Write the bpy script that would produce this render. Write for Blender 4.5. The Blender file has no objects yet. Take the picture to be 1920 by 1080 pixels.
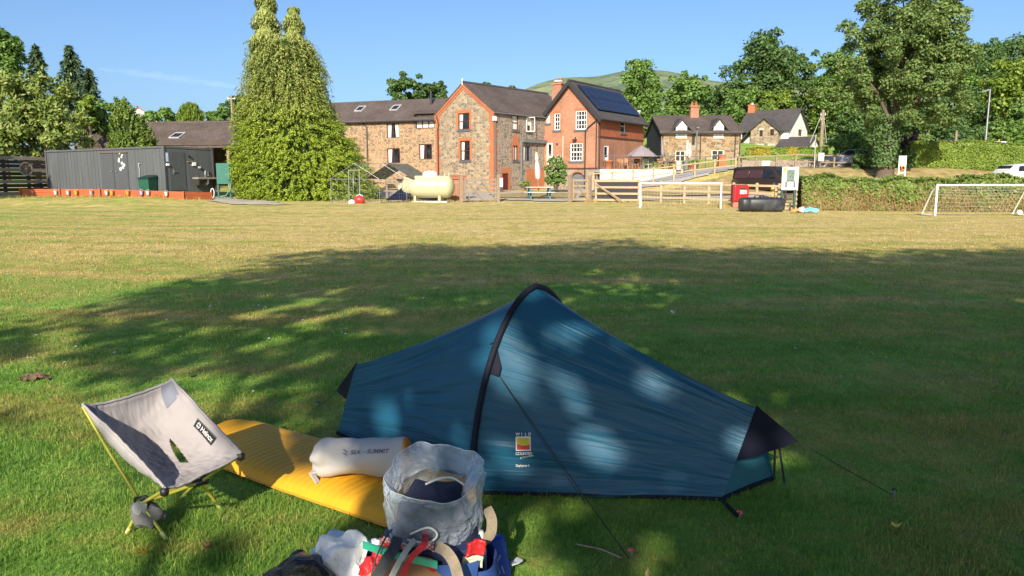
import bpy, math, random
import numpy as np
from mathutils import Vector, Matrix, noise
from mathutils.bvhtree import BVHTree

# ---------------------------------------------------------------- camera, sky, sun, exposure
SC = bpy.context.scene
COL = SC.collection
R = math.radians
EYE = 1.5
FPX = 1400.0                      # focal length in pixels of a 1920 px wide frame
PITCH = math.atan(205 / FPX)      # camera looks slightly down
cam = bpy.data.cameras.new('camera')
cam.sensor_width = 36
cam.lens = 36 * FPX / 1920
cam.clip_start = 0.05
cam.clip_end = 4000
cam_o = bpy.data.objects.new('camera', cam)
cam_o.location = (0, 0, EYE)
cam_o.rotation_euler = (math.pi / 2 - PITCH, 0, 0)
COL.objects.link(cam_o)
SC.camera = cam_o

SUN_EL, SUN_ROT = R(29), R(191)   # sun behind the viewpoint, a little to the left
world = bpy.data.worlds.new('World')
SC.world = world
world.use_nodes = True
wn = world.node_tree
sky = wn.nodes.new('ShaderNodeTexSky')
sky.sky_type = 'NISHITA'
sky.sun_disc = False
sky.sun_elevation = SUN_EL
sky.sun_rotation = SUN_ROT
sky.altitude = 900
sky.air_density = 1.0
sky.dust_density = 4.0
sky.ozone_density = 6.0
wn.links.new(sky.outputs[0], wn.nodes['Background'].inputs[0])
wn.nodes['Background'].inputs[1].default_value = 0.055
sun = bpy.data.lights.new('sun', 'SUN')
sun.energy = 2.35
sun.angle = R(0.55)
sun.color = (1.0, 0.90, 0.74)
sun_o = bpy.data.objects.new('sun', sun)
SUNV = Vector((math.sin(SUN_ROT) * math.cos(SUN_EL), math.cos(SUN_ROT) * math.cos(SUN_EL), math.sin(SUN_EL)))
sun_o.rotation_euler = SUNV.to_track_quat('Z', 'Y').to_euler()
sun_o.location = SUNV * 60
COL.objects.link(sun_o)
SC.view_settings.view_transform = 'Standard'
SC.view_settings.look = 'None'
SC.view_settings.exposure = 1.7
SC.view_settings.gamma = 1.0
SC.cycles.max_bounces = 6
SC.cycles.diffuse_bounces = 3
SC.cycles.glossy_bounces = 2
SC.cycles.transmission_bounces = 4
SC.cycles.transparent_max_bounces = 12
SC.cycles.sample_clamp_indirect = 6
SC.cycles.use_denoising = True

# ---------------------------------------------------------------- measuring helpers
def ray(px, py):
    xc = (px - 960) / FPX
    yc = (540 - py) / FPX
    return Vector((xc, math.cos(PITCH) + yc * math.sin(PITCH), -math.sin(PITCH) + yc * math.cos(PITCH)))

def W(px, py, D):
    d = ray(px, py)
    return Vector((0, 0, EYE)) + d * (D / d.y)

def G(px, py, z=0.0):
    d = ray(px, py)
    return Vector((0, 0, EYE)) + d * ((z - EYE) / d.z)

def WX(px, D):
    return W(px, 335, D).x

def sm(a, b, x):
    t = np.clip((np.asarray(x, float) - a) / (b - a), 0, 1)
    return t * t * (3 - 2 * t)

def zt(x, y):
    """height of the ground"""
    x = np.asarray(x, float)
    y = np.asarray(y, float)
    zc = np.interp(y, [34, 44, 52, 62, 80, 130, 260, 900], [0, .2, .35, .55, 1.2, 2.5, 4, 8])
    zr = np.interp(y, [38, 46, 53, 55.5, 60, 66, 75, 88, 130, 260, 900], [0, .25, .5, .8, 2.2, 2.5, 3.4, 5, 12, 18, 20])
    w = sm(4, 19, x)
    z = zc * (1 - w) + zr * w
    z = z + .32 * sm(-15, -21, x) * sm(37.5, 42.5, y)
    z = z + .05 * np.sin(x * .21 + 1.3) * np.sin(y * .27) * sm(9, 16, y) * sm(60, 40, y)
    return z

def zg(x, y):
    return float(zt(x, y))

# ---------------------------------------------------------------- object helpers
def tag(o, label=None, cat=None, group=None, kind=None):
    if label: o['label'] = label
    if cat: o['category'] = cat
    if group: o['group'] = group
    if kind: o['kind'] = kind
    return o

def empty(name, loc, rz=0, label=None, cat=None, group=None):
    o = bpy.data.objects.new(name, None)
    o.empty_display_size = .2
    o.location = loc
    o.rotation_euler = (0, 0, rz)
    COL.objects.link(o)
    return tag(o, label, cat, group)

def link_mesh(name, me, parent=None):
    o = bpy.data.objects.new(name, me)
    COL.objects.link(o)
    if parent: o.parent = parent
    return o

def copy_tree(o, parent=None):
    c = o.copy()
    COL.objects.link(c)
    c.parent = parent
    for ch in o.children:
        copy_tree(ch, c)
    return c

class Fr:
    """a wall's frame: u along, v up, d into the wall"""
    def __init__(s, o, d, n):
        s.o, s.d, s.n = Vector(o), Vector(d).normalized(), Vector(n).normalized()
    def p(s, u, v, d=0.0):
        return s.o + s.d * u + Vector((0, 0, v)) - s.n * d

class MB:
    def __init__(s):
        s.v, s.f, s.m = [], [], []
        s.cm = 0
        s.smooth = []
    def add(s, verts, faces, smooth=False):
        b = len(s.v)
        s.v += [tuple(p) for p in verts]
        for f in faces:
            s.f.append(tuple(b + i for i in f)); s.m.append(s.cm); s.smooth.append(smooth)
    def poly(s, pts):
        s.add(pts, [tuple(range(len(pts)))])
    def hexa(s, p):   # 0-3 bottom ring, 4-7 top ring
        s.add(p, [(3, 2, 1, 0), (4, 5, 6, 7), (0, 1, 5, 4), (1, 2, 6, 5), (2, 3, 7, 6), (3, 0, 4, 7)])
    def box(s, x0, x1, y0, y1, z0, z1):
        s.hexa([(x0, y0, z0), (x1, y0, z0), (x1, y1, z0), (x0, y1, z0), (x0, y0, z1), (x1, y0, z1), (x1, y1, z1), (x0, y1, z1)])
    def fbox(s, fr, u0, u1, v0, v1, d0, d1):
        s.hexa([fr.p(u0, v0, d0), fr.p(u1, v0, d0), fr.p(u1, v0, d1), fr.p(u0, v0, d1),
                fr.p(u0, v1, d0), fr.p(u1, v1, d0), fr.p(u1, v1, d1), fr.p(u0, v1, d1)])
    def bar(s, a, b, w, h, up=(0, 0, 1)):
        a, b = Vector(a), Vector(b)
        t = (b - a).normalized()
        sd = t.cross(Vector(up))
        if sd.length < 1e-4: sd = t.cross(Vector((1, 0, 0)))
        sd.normalize()
        u = sd.cross(t)
        sd *= w / 2; u *= h / 2
        s.hexa([a - sd - u, a + sd - u, b + sd - u, b - sd - u, a - sd + u, a + sd + u, b + sd + u, b - sd + u])
    def tube(s, pts, r, n=8, caps=True, smooth=True):
        pts = [Vector(p) for p in pts]
        rs = r if isinstance(r, (list, tuple)) else [r] * len(pts)
        ring = []
        prev = None
        for i, p in enumerate(pts):
            t = (pts[min(i + 1, len(pts) - 1)] - pts[max(i - 1, 0)]).normalized()
            if prev is None:
                a = t.orthogonal().normalized()
            else:
                a = prev - t * prev.dot(t)
                a = a.normalized() if a.length > 1e-5 else t.orthogonal().normalized()
            prev = a
            b = t.cross(a)
            ring.append([p + (a * math.cos(2 * math.pi * k / n) + b * math.sin(2 * math.pi * k / n)) * rs[i] for k in range(n)])
        vs = [q for rg in ring for q in rg]
        fs = []
        for i in range(len(pts) - 1):
            for k in range(n):
                k2 = (k + 1) % n
                fs.append((i * n + k, i * n + k2, (i + 1) * n + k2, (i + 1) * n + k))
        s.add(vs, fs, smooth)
        if caps:
            s.add(ring[0], [tuple(reversed(range(n)))]); s.add(ring[-1], [tuple(range(n))])
    def lathe(s, prof, n=16, o=(0, 0, 0), rot=None, smooth=True):
        o = Vector(o)
        vs = []
        for r, z in prof:
            for k in range(n):
                a = 2 * math.pi * k / n
                q = Vector((r * math.cos(a), r * math.sin(a), z))
                if rot is not None: q = rot @ q
                vs.append(o + q)
        fs = []
        for i in range(len(prof) - 1):
            for k in range(n):
                k2 = (k + 1) % n
                fs.append((i * n + k, i * n + k2, (i + 1) * n + k2, (i + 1) * n + k))
        s.add(vs, fs, smooth)
        for i, rev in ((0, True), (len(prof) - 1, False)):
            if prof[i][0] > 1e-4:
                idx = list(range(i * n, i * n + n))
                s.add([vs[j] for j in idx], [tuple(reversed(range(n))) if rev else tuple(range(n))])
    def prism(s, ring, ext):
        ring = [Vector(p) for p in ring]; ext = Vector(ext); n = len(ring)
        vs = ring + [p + ext for p in ring]
        fs = [tuple(reversed(range(n))), tuple(range(n, 2 * n))] + [(i, (i + 1) % n, n + (i + 1) % n, n + i) for i in range(n)]
        s.add(vs, fs)
    def grid(s, fn, nu, nv, smooth=True, skip=None):
        vs = [fn(i / nu, j / nv) for j in range(nv + 1) for i in range(nu + 1)]
        fs = []
        for j in range(nv):
            for i in range(nu):
                if skip and skip((i + .5) / nu, (j + .5) / nv): continue
                a = j * (nu + 1) + i
                fs.append((a, a + 1, a + nu + 2, a + nu + 1))
        s.add(vs, fs, smooth)
    def build(s, name, mats, parent=None, offset=None, bevel=0, recalc=False, seg=2):
        me = bpy.data.meshes.new(name)
        off = Vector(offset) if offset is not None else Vector((0, 0, 0))
        V = np.array(s.v, dtype=float).reshape(-1, 3) - np.array(off)
        me.from_pydata([tuple(p) for p in V], [], s.f)
        mats = mats if isinstance(mats, (list, tuple)) else [mats]
        for m in mats: me.materials.append(m)
        me.polygons.foreach_set('material_index', s.m)
        me.polygons.foreach_set('use_smooth', s.smooth)
        if recalc:
            import bmesh
            bm = bmesh.new(); bm.from_mesh(me)
            bmesh.ops.remove_doubles(bm, verts=bm.verts, dist=1e-5)
            bmesh.ops.recalc_face_normals(bm, faces=bm.faces)
            bm.to_mesh(me); bm.free()
        me.update()
        boxuv(me)
        o = link_mesh(name, me, parent)
        if bevel:
            md = o.modifiers.new('bevel', 'BEVEL'); md.width = bevel; md.segments = seg; md.limit_method = 'ANGLE'; md.angle_limit = R(40)
        return o

def boxuv(me):
    if not len(me.polygons): return
    nl = len(me.loops)
    uvl = me.uv_layers.new(name='metric')
    co = np.empty(len(me.vertices) * 3); me.vertices.foreach_get('co', co); co = co.reshape(-1, 3)
    vi = np.empty(nl, dtype=np.int32); me.loops.foreach_get('vertex_index', vi)
    nrm = np.empty(len(me.polygons) * 3); me.polygons.foreach_get('normal', nrm); nrm = nrm.reshape(-1, 3)
    tot = np.empty(len(me.polygons), dtype=np.int32); me.polygons.foreach_get('loop_total', tot)
    pn = np.repeat(nrm, tot, axis=0)
    c = co[vi]
    ax = np.abs(pn)
    horiz = (ax[:, 2] > .92)
    usex = (ax[:, 1] >= ax[:, 0])
    hl = np.sqrt(np.maximum(1e-9, 1 - pn[:, 2] ** 2))
    uv = np.empty((nl, 2))
    uv[:, 0] = np.where(horiz, c[:, 0], np.where(usex, c[:, 0], c[:, 1]))
    uv[:, 1] = np.where(horiz, c[:, 1], c[:, 2] / np.maximum(.35, hl))
    uvl.data.foreach_set('uv', uv.ravel())

# ---------------------------------------------------------------- materials
def N(nt, typ, **kw):
    n = nt.nodes.new(typ)
    for k, v in kw.items():
        if k.startswith('i_'):
            n.inputs[k[2:].replace('_', ' ')].default_value = v
        elif k.startswith('n_'):
            n.inputs[int(k[2:])].default_value = v
        else:
            setattr(n, k, v)
    return n

def c4(c): return (c[0], c[1], c[2], 1)

def base(name):
    m = bpy.data.materials.new(name)
    m.use_nodes = True
    nt = m.node_tree
    return m, nt, nt.nodes['Principled BSDF']

def ramp(nt, fac, stops, interp='LINEAR'):
    r = nt.nodes.new('ShaderNodeValToRGB')
    r.color_ramp.interpolation = interp
    while len(r.color_ramp.elements) < len(stops): r.color_ramp.elements.new(.5)
    for e, (p, c) in zip(r.color_ramp.elements, stops):
        e.position = p; e.color = c4(c)
    nt.links.new(fac, r.inputs[0])
    return r.outputs[0]

def mixc(nt, fac, a, b, mode='MIX'):
    n = nt.nodes.new('ShaderNodeMix'); n.data_type = 'RGBA'; n.blend_type = mode
    if isinstance(fac, (int, float)): n.inputs[0].default_value = fac
    else: nt.links.new(fac, n.inputs[0])
    for i, q in ((6, a), (7, b)):
        if isinstance(q, (tuple, list)): n.inputs[i].default_value = c4(q)
        else: nt.links.new(q, n.inputs[i])
    return n.outputs[2]

def math_(nt, op, a, b=None):
    n = nt.nodes.new('ShaderNodeMath'); n.operation = op
    for i, q in ((0, a), (1, b)):
        if q is None: continue
        if isinstance(q, (int, float)): n.inputs[i].default_value = q
        else: nt.links.new(q, n.inputs[i])
    return n.outputs[0]

def coords(nt, kind='Object', scale=(1, 1, 1), rot=(0, 0, 0)):
    t = nt.nodes.new('ShaderNodeTexCoord')
    mp = nt.nodes.new('ShaderNodeMapping')
    mp.inputs['Scale'].default_value = scale; mp.inputs['Rotation'].default_value = rot
    nt.links.new(t.outputs[kind], mp.inputs[0])
    return mp.outputs[0]

def noise_(nt, vec, scale, detail=4, rough=.55, dist=0):
    n = N(nt, 'ShaderNodeTexNoise')
    n.inputs['Scale'].default_value = scale; n.inputs['Detail'].default_value = detail
    n.inputs['Roughness'].default_value = rough; n.inputs['Distortion'].default_value = dist
    nt.links.new(vec, n.inputs['Vector'])
    return n.outputs[0]

def bump(nt, bs, h, strength=.3, dist=.02):
    b = nt.nodes.new('ShaderNodeBump'); b.inputs['Strength'].default_value = strength; b.inputs['Distance'].default_value = dist
    nt.links.new(h, b.inputs['Height']); nt.links.new(b.outputs[0], bs.inputs['Normal'])

def M(name, col, rough=.6, metal=0., var=.18, scale=4., spec=.5, bmp=0., bscale=None, stretch=(1, 1, 1), dirt=None, dirt_amt=.0):
    m, nt, bs = base(name)
    v = coords(nt, 'Object', stretch)
    n = noise_(nt, v, scale, 5)
    c = ramp(nt, n, [(.25, tuple(x * (1 - var) for x in col)), (.75, tuple(min(1, x * (1 + var)) for x in col))])
    if dirt:
        n2 = noise_(nt, v, scale * .6, 6, .7)
        f = ramp(nt, n2, [(.5, (0, 0, 0)), (.72, (dirt_amt,) * 3)])
        c = mixc(nt, f, c, dirt)
    nt.links.new(c, bs.inputs['Base Color'])
    bs.inputs['Roughness'].default_value = rough
    bs.inputs['Metallic'].default_value = metal
    bs.inputs['Specular IOR Level'].default_value = spec
    if bmp:
        bump(nt, bs, noise_(nt, v, bscale or scale * 6, 6), bmp, .01)
    return m

def stone_mat(name, cols, mortar, sx=.36, sy=.2, mw=.05):
    m, nt, bs = base(name)
    uv = coords(nt, 'UV', (1 / sx, 1 / sy, 1))
    nz = N(nt, 'ShaderNodeTexNoise'); nz.inputs['Scale'].default_value = 1.3; nt.links.new(uv, nz.inputs['Vector'])
    add = N(nt, 'ShaderNodeVectorMath', operation='MULTIPLY_ADD')
    nt.links.new(nz.outputs['Color'], add.inputs[0]); add.inputs[1].default_value = (.5, .5, 0); nt.links.new(uv, add.inputs[2])
    v1 = N(nt, 'ShaderNodeTexVoronoi', voronoi_dimensions='2D'); v1.inputs['Scale'].default_value = 1; v1.inputs['Randomness'].default_value = .8
    v2 = N(nt, 'ShaderNodeTexVoronoi', voronoi_dimensions='2D', feature='DISTANCE_TO_EDGE'); v2.inputs['Scale'].default_value = 1; v2.inputs['Randomness'].default_value = .8
    nt.links.new(add.outputs[0], v1.inputs['Vector']); nt.links.new(add.outputs[0], v2.inputs['Vector'])
    sep = N(nt, 'ShaderNodeSeparateColor'); nt.links.new(v1.outputs['Color'], sep.inputs[0])
    k = len(cols)
    stops = [(i / k, c) for i, c in enumerate(cols)]
    c = ramp(nt, sep.outputs[0], stops, 'CONSTANT')
    fine = noise_(nt, coords(nt, 'UV', (1, 1, 1)), 9, 6, .7)
    c = mixc(nt, .45, c, ramp(nt, fine, [(.3, (.3, .3, .3)), (.7, (1.0, 1.0, 1.0))]), 'MULTIPLY')
    big = noise_(nt, coords(nt, 'UV', (1, 1, 1)), .35, 4)
    c = mixc(nt, .5, c, ramp(nt, big, [(.3, (.62, .6, .58)), (.7, (1.0, .98, .95))]), 'MULTIPLY')
    ed = ramp(nt, v2.outputs['Distance'], [(mw * .6, (1, 1, 1)), (mw * 1.6, (0, 0, 0))])
    c = mixc(nt, ed, c, mortar)
    nt.links.new(c, bs.inputs['Base Color'])
    bs.inputs['Roughness'].default_value = .9; bs.inputs['Specular IOR Level'].default_value = .2
    bump(nt, bs, ramp(nt, v2.outputs['Distance'], [(0, (0, 0, 0)), (.15, (1, 1, 1))]), .8, .03)
    return m

def brick_mat(name, c1, c2, mortar, w=.225, h=.075, ms=.012, var=.5, bmp=.4, offset=.5, rough=.85, spec=.25):
    m, nt, bs = base(name)
    uv = coords(nt, 'UV')
    b = N(nt, 'ShaderNodeTexBrick'); b.offset = offset
    b.inputs['Scale'].default_value = 1
    b.inputs['Brick Width'].default_value = w; b.inputs['Row Height'].default_value = h
    b.inputs['Mortar Size'].default_value = ms; b.inputs['Mortar Smooth'].default_value = .2
    b.inputs['Color1'].default_value = c4(c1); b.inputs['Color2'].default_value = c4(c2); b.inputs['Mortar'].default_value = c4(mortar)
    nt.links.new(uv, b.inputs['Vector'])
    big = noise_(nt, uv, .5, 5, .65)
    c = mixc(nt, var, b.outputs['Color'], ramp(nt, big, [(.3, (.55, .5, .48)), (.7, (1.08, 1.03, 1.0))]), 'MULTIPLY')
    fine = noise_(nt, uv, 6, 4, .7)
    c = mixc(nt, .4, c, ramp(nt, fine, [(.3, (.6, .55, .5)), (.7, (1.1, 1.1, 1.1))]), 'MULTIPLY')
    nt.links.new(c, bs.inputs['Base Color'])
    bs.inputs['Roughness'].default_value = rough; bs.inputs['Specular IOR Level'].default_value = spec
    bump(nt, bs, b.outputs['Fac'], -bmp, .01)
    return m

def wood_mat(name, c1, c2, rough=.75):
    m, nt, bs = base(name)
    v = coords(nt, 'Object', (3, 3, 14), (0, 0, .3))
    n = noise_(nt, v, 2.2, 6, .6, .6)
    n2 = noise_(nt, coords(nt, 'Object'), .9, 3)
    c = ramp(nt, n, [(.3, c1), (.7, c2)])
    c = mixc(nt, .35, c, ramp(nt, n2, [(.3, (.6, .6, .6)), (.7, (1.15, 1.15, 1.1))]), 'MULTIPLY')
    nt.links.new(c, bs.inputs['Base Color']); bs.inputs['Roughness'].default_value = rough
    bs.inputs['Specular IOR Level'].default_value = .25
    bump(nt, bs, n, .25, .005)
    return m

def leaf_mat(name, dark, mid, light, trans=.3, tcol=None, rough=.55, nscale=.35, gloss=.35, tint=1.0):
    m, nt, bs = base(name)
    g = nt.nodes.new('ShaderNodeNewGeometry')
    dark, mid, light = [(min(.8, c[0] * 2.1 * tint), min(.8, c[1] * 1.8 * tint), min(.8, c[2] * 2.7 * tint)) for c in (dark, mid, light)]
    v = coords(nt, 'Object')
    n = noise_(nt, v, nscale, 3)
    f = math_(nt, 'ADD', math_(nt, 'MULTIPLY', g.outputs['Random Per Island'], .55), math_(nt, 'MULTIPLY', n, .6))
    c = ramp(nt, f, [(.12, dark), (.5, mid), (.92, light)])
    nt.links.new(c, bs.inputs['Base Color']); bs.inputs['Roughness'].default_value = rough
    bs.inputs['Specular IOR Level'].default_value = gloss
    tr = nt.nodes.new('ShaderNodeBsdfTranslucent')
    tc = mixc(nt, 1.0, c, tcol or (1.5, 1.5, .55), 'MULTIPLY')
    nt.links.new(tc, tr.inputs['Color'])
    mx = nt.nodes.new('ShaderNodeMixShader'); mx.inputs[0].default_value = trans
    nt.links.new(bs.outputs[0], mx.inputs[1]); nt.links.new(tr.outputs[0], mx.inputs[2])
    nt.links.new(mx.outputs[0], nt.nodes['Material Output'].inputs[0])
    return m

def grass_colour(nt, geom=False):
    """lawn colour by place: green near, drying to straw across the field, with mower lines"""
    t = nt.nodes.new('ShaderNodeNewGeometry')
    pos = t.outputs['Position']
    def mp(sc, rz=0):
        q = nt.nodes.new('ShaderNodeMapping'); q.inputs['Scale'].default_value = sc; q.inputs['Rotation'].default_value = (0, 0, rz)
        nt.links.new(pos, q.inputs[0]); return q.outputs[0]
    sep = nt.nodes.new('ShaderNodeSeparateXYZ'); nt.links.new(pos, sep.inputs[0])
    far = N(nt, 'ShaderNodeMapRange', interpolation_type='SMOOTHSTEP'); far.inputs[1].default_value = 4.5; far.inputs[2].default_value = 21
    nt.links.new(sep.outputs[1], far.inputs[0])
    lane = noise_(nt, mp((.10, .85, 1), .06), 1.0, 4, .6)
    patch = noise_(nt, mp((.35, .8, 1), -.15), 1.0, 5, .65)
    small = noise_(nt, mp((1, 1, 1)), 5.0, 4, .7)
    dry = math_(nt, 'ADD', math_(nt, 'SUBTRACT', math_(nt, 'MULTIPLY', lane, .55), .15), math_(nt, 'MULTIPLY', patch, .78))
    dry = math_(nt, 'ADD', dry, math_(nt, 'MULTIPLY', math_(nt, 'SUBTRACT', small, .5), .42))
    tuft = noise_(nt, mp((1, .8, 1), .3), 1.5, 4, .7)
    dry = math_(nt, 'ADD', dry, math_(nt, 'MULTIPLY', math_(nt, 'SUBTRACT', tuft, .5), .42))
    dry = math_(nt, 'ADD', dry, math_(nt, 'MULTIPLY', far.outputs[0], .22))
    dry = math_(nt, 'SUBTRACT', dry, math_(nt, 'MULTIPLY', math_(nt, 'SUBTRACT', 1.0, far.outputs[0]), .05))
    leftg = N(nt, 'ShaderNodeMapRange', interpolation_type='SMOOTHSTEP'); leftg.inputs[1].default_value = -5; leftg.inputs[2].default_value = -17
    nt.links.new(sep.outputs[0], leftg.inputs[0])
    dry = math_(nt, 'SUBTRACT', dry, math_(nt, 'MULTIPLY', leftg.outputs[0], .10))
    mead = N(nt, 'ShaderNodeMapRange', interpolation_type='SMOOTHSTEP'); mead.inputs[1].default_value = 62; mead.inputs[2].default_value = 76
    nt.links.new(sep.outputs[1], mead.inputs[0]); dry = math_(nt, 'SUBTRACT', dry, math_(nt, 'MULTIPLY', mead.outputs[0], .26))
    c = ramp(nt, dry, [(.30, (.138, .285, .052)), (.44, (.220, .355, .072)), (.56, (.33, .345, .100)), (.68, (.48, .395, .15)), (.84, (.56, .44, .22))])  # greens brightened: fill light for the shaded near lawn put into the colour
    return c, dry

def ground_mat():
    m, nt, bs = base('lawn_soil')
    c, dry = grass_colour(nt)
    v = coords(nt, 'Object')
    fine = noise_(nt, v, 28, 5, .75)
    mid = noise_(nt, coords(nt, 'Object', (1, .55, 1)), 2.4, 6, .78)
    c = mixc(nt, .75, c, ramp(nt, fine, [(.3, (.62, .62, .58)), (.7, (1.3, 1.3, 1.22))]), 'MULTIPLY')
    c = mixc(nt, .8, c, ramp(nt, mid, [(.34, (.58, .60, .52)), (.66, (1.3, 1.27, 1.16))]), 'MULTIPLY')
    nt.links.new(c, bs.inputs['Base Color']); bs.inputs['Roughness'].default_value = .95; bs.inputs['Specular IOR Level'].default_value = .1
    bump(nt, bs, fine, .7, .03)
    return m

def blade_mat():
    m, nt, bs = base('grass_blade')
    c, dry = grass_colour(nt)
    g = nt.nodes.new('ShaderNodeNewGeometry')
    c = mixc(nt, .85, c, ramp(nt, g.outputs['Random Per Island'], [(0, (.55, .6, .5)), (.6, (1.15, 1.15, 1.0)), (.9, (1.5, 1.35, 1.1)), (1, (2.2, 1.6, 1.5))]), 'MULTIPLY')
    nt.links.new(c, bs.inputs['Base Color']); bs.inputs['Roughness'].default_value = .5; bs.inputs['Specular IOR Level'].default_value = .3
    tr = nt.nodes.new('ShaderNodeBsdfTranslucent'); nt.links.new(c, tr.inputs['Color'])
    mx = nt.nodes.new('ShaderNodeMixShader'); mx.inputs[0].default_value = .5
    nt.links.new(bs.outputs[0], mx.inputs[1]); nt.links.new(tr.outputs[0], mx.inputs[2])
    nt.links.new(mx.outputs[0], nt.nodes['Material Output'].inputs[0])
    return m

MT = {}
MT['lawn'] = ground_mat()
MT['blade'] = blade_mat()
MT['stone'] = stone_mat('rubble_stone', [(.40, .31, .20), (.30, .235, .165), (.46, .365, .24), (.35, .27, .18), (.25, .195, .145), (.42, .29, .18), (.48, .41, .29)], (.46, .385, .28), .34, .19, .05)
MT['stone_warm'] = stone_mat('warm_coursed_stone', [(.42, .28, .16), (.34, .22, .13), (.48, .34, .20), (.40, .25, .15), (.27, .19, .12), (.46, .28, .17)], (.50, .38, .25), .42, .17, .06)
MT['stone_grey'] = stone_mat('grey_side_stone', [(.36, .29, .22), (.28, .225, .17), (.42, .345, .26), (.33, .265, .20), (.23, .19, .15), (.40, .31, .23)], (.42, .36, .285), .34, .19, .05)
MT['stone_cot'] = stone_mat('cottage_stone', [(.38, .25, .14), (.30, .20, .12), (.43, .31, .18), (.34, .23, .14), (.24, .17, .11), (.42, .36, .27)], (.42, .31, .20), .46, .25, .05)
MT['brick'] = brick_mat('red_brick', (.50, .175, .078), (.34, .110, .052), (.50, .36, .26), ms=.014, var=.75)
MT['brick_trim'] = brick_mat('orange_trim_brick', (.56, .16, .055), (.46, .12, .045), (.45, .25, .15))
MT['tilehung'] = brick_mat('hung_clay_tile', (.52, .17, .08), (.42, .13, .06), (.20, .08, .05), .18, .12, .012)
MT['slate'] = brick_mat('roof_slate', (.150, .122, .108), (.115, .096, .088), (.07, .06, .056), .30, .22, .012, .8, .3)
MT['slate2'] = brick_mat('dark_roof_slate', (.105, .098, .098), (.082, .078, .080), (.05, .05, .052), .30, .22, .012, .6, .3)
MT['slatehung'] = brick_mat('hung_slate', (.060, .066, .075), (.042, .047, .055), (.02, .022, .026), .28, .2, .014, .5, .4)
MT['barnroof'] = brick_mat('weathered_barn_slate', (.155, .125, .105), (.12, .098, .086), (.07, .06, .052), .32, .24, .012, .8, .3)
MT['render'] = M('white_render', (.80, .78, .73), .85, var=.07, scale=.8, spec=.2, dirt=(.5, .46, .38), dirt_amt=.25)
MT['white'] = M('white_paint', (.78, .77, .74), .5, var=.06, scale=3)
MT['cream'] = M('cream_paint', (.74, .68, .55), .55, var=.08)
MT['brownframe'] = M('brown_frame', (.10, .035, .022), .5, var=.2)
MT['darkmetal'] = M('dark_metal', (.03, .03, .032), .5, var=.2)
MT['greypaint'] = M('grey_paint', (.14, .15, .16), .5, var=.15)
MT['lightgrey'] = M('light_grey', (.45, .45, .44), .5, var=.1)
MT['steel'] = M('galvanised_steel', (.36, .37, .38), .42, .8, var=.12, scale=9)
MT['sill'] = M('slate_sill', (.10, .105, .115), .7, var=.2)
MT['stonesill'] = M('pale_stone_sill', (.52, .44, .33), .8, var=.15)
MT['curtain'] = M('curtain', (.68, .64, .58), .9, var=.12, scale=8, stretch=(3, 3, .3))
MT['wood'] = wood_mat('weathered_timber', (.22, .16, .11), (.36, .275, .195))
MT['wood_new'] = wood_mat('pale_new_timber', (.36, .255, .155), (.53, .395, .26))
MT['wood_grey'] = wood_mat('grey_timber', (.20, .165, .135), (.34, .29, .245))
MT['wood_dark'] = wood_mat('dark_timber', (.028, .024, .021), (.065, .053, .045))
MT['bark'] = wood_mat('bark', (.07, .052, .038), (.18, .14, .10), .95)
MT['bark_pale'] = wood_mat('pale_bark', (.22, .18, .13), (.42, .35, .26), .95)
def glass_mat():
    m, nt, bs = base('window_glass')
    v = coords(nt, 'Object')
    n = noise_(nt, v, 1.7, 3)
    nt.links.new(ramp(nt, n, [(.35, (.008, .009, .010)), (.7, (.035, .038, .04))]), bs.inputs['Base Color'])
    bs.inputs['Roughness'].default_value = .06; bs.inputs['Specular IOR Level'].default_value = .6
    return m
MT['glass'] = glass_mat()
def gravel_mat():
    m, nt, bs = base('gravel')
    v = coords(nt, 'Object')
    n = noise_(nt, v, 14, 6, .8); b = noise_(nt, v, .6, 4)
    c = ramp(nt, n, [(.3, (.30, .26, .20)), (.7, (.56, .50, .42))])
    c = mixc(nt, .6, c, ramp(nt, b, [(.35, (.62, .6, .55)), (.65, (1.1, 1.08, 1.05))]), 'MULTIPLY')
    nt.links.new(c, bs.inputs['Base Color']); bs.inputs['Roughness'].default_value = .95
    bump(nt, bs, n, .5, .02)
    return m
MT['gravel'] = gravel_mat()
MT['tarmac'] = M('pale_worn_tarmac', (.36, .34, .315), .9, var=.15, scale=2.2, bmp=.2)
MT['dryturf'] = M('dry_grass', (.34, .26, .115), .95, var=.45, scale=1.6, spec=.1, dirt=(.10, .14, .03), dirt_amt=.75, bmp=.6, bscale=20)
# foliage
MT['leaf_big'] = leaf_mat('sycamore_leaf', (.030, .060, .012), (.060, .110, .020), (.11, .165, .035), .22, nscale=.3)
MT['leaf_dark'] = leaf_mat('dark_leaf', (.018, .045, .010), (.036, .080, .014), (.075, .13, .025), .22)
MT['leaf_mid'] = leaf_mat('mid_leaf', (.030, .070, .010), (.060, .125, .016), (.11, .19, .03), .25)
MT['leaf_yel'] = leaf_mat('yellow_green_leaf', (.050, .105, .010), (.105, .185, .016), (.19, .275, .03), .28, tint=.72)
MT['leaf_pale'] = leaf_mat('pale_grey_leaf', (.050, .095, .010), (.11, .18, .022), (.24, .30, .07), .22, nscale=.8, tint=.72)
MT['leaf_conifer'] = leaf_mat('cypress_spray', (.055, .085, .008), (.108, .180, .012), (.21, .285, .026), .16, rough=.65, nscale=.5, gloss=.2, tint=.95)
MT['leaf_conifer2'] = leaf_mat('upper_cypress_spray', (.04, .068, .012), (.085, .125, .02), (.17, .20, .045), .16, rough=.65, nscale=.6, gloss=.2, tint=1.25)
MT['leaf_spruce'] = leaf_mat('spruce_needle', (.016, .038, .014), (.036, .070, .022), (.075, .120, .035), .1, rough=.6)
MT['leaf_cyp'] = leaf_mat('small_cypress_spray', (.035, .075, .008), (.07, .13, .014), (.13, .19, .025), .15)
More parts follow.
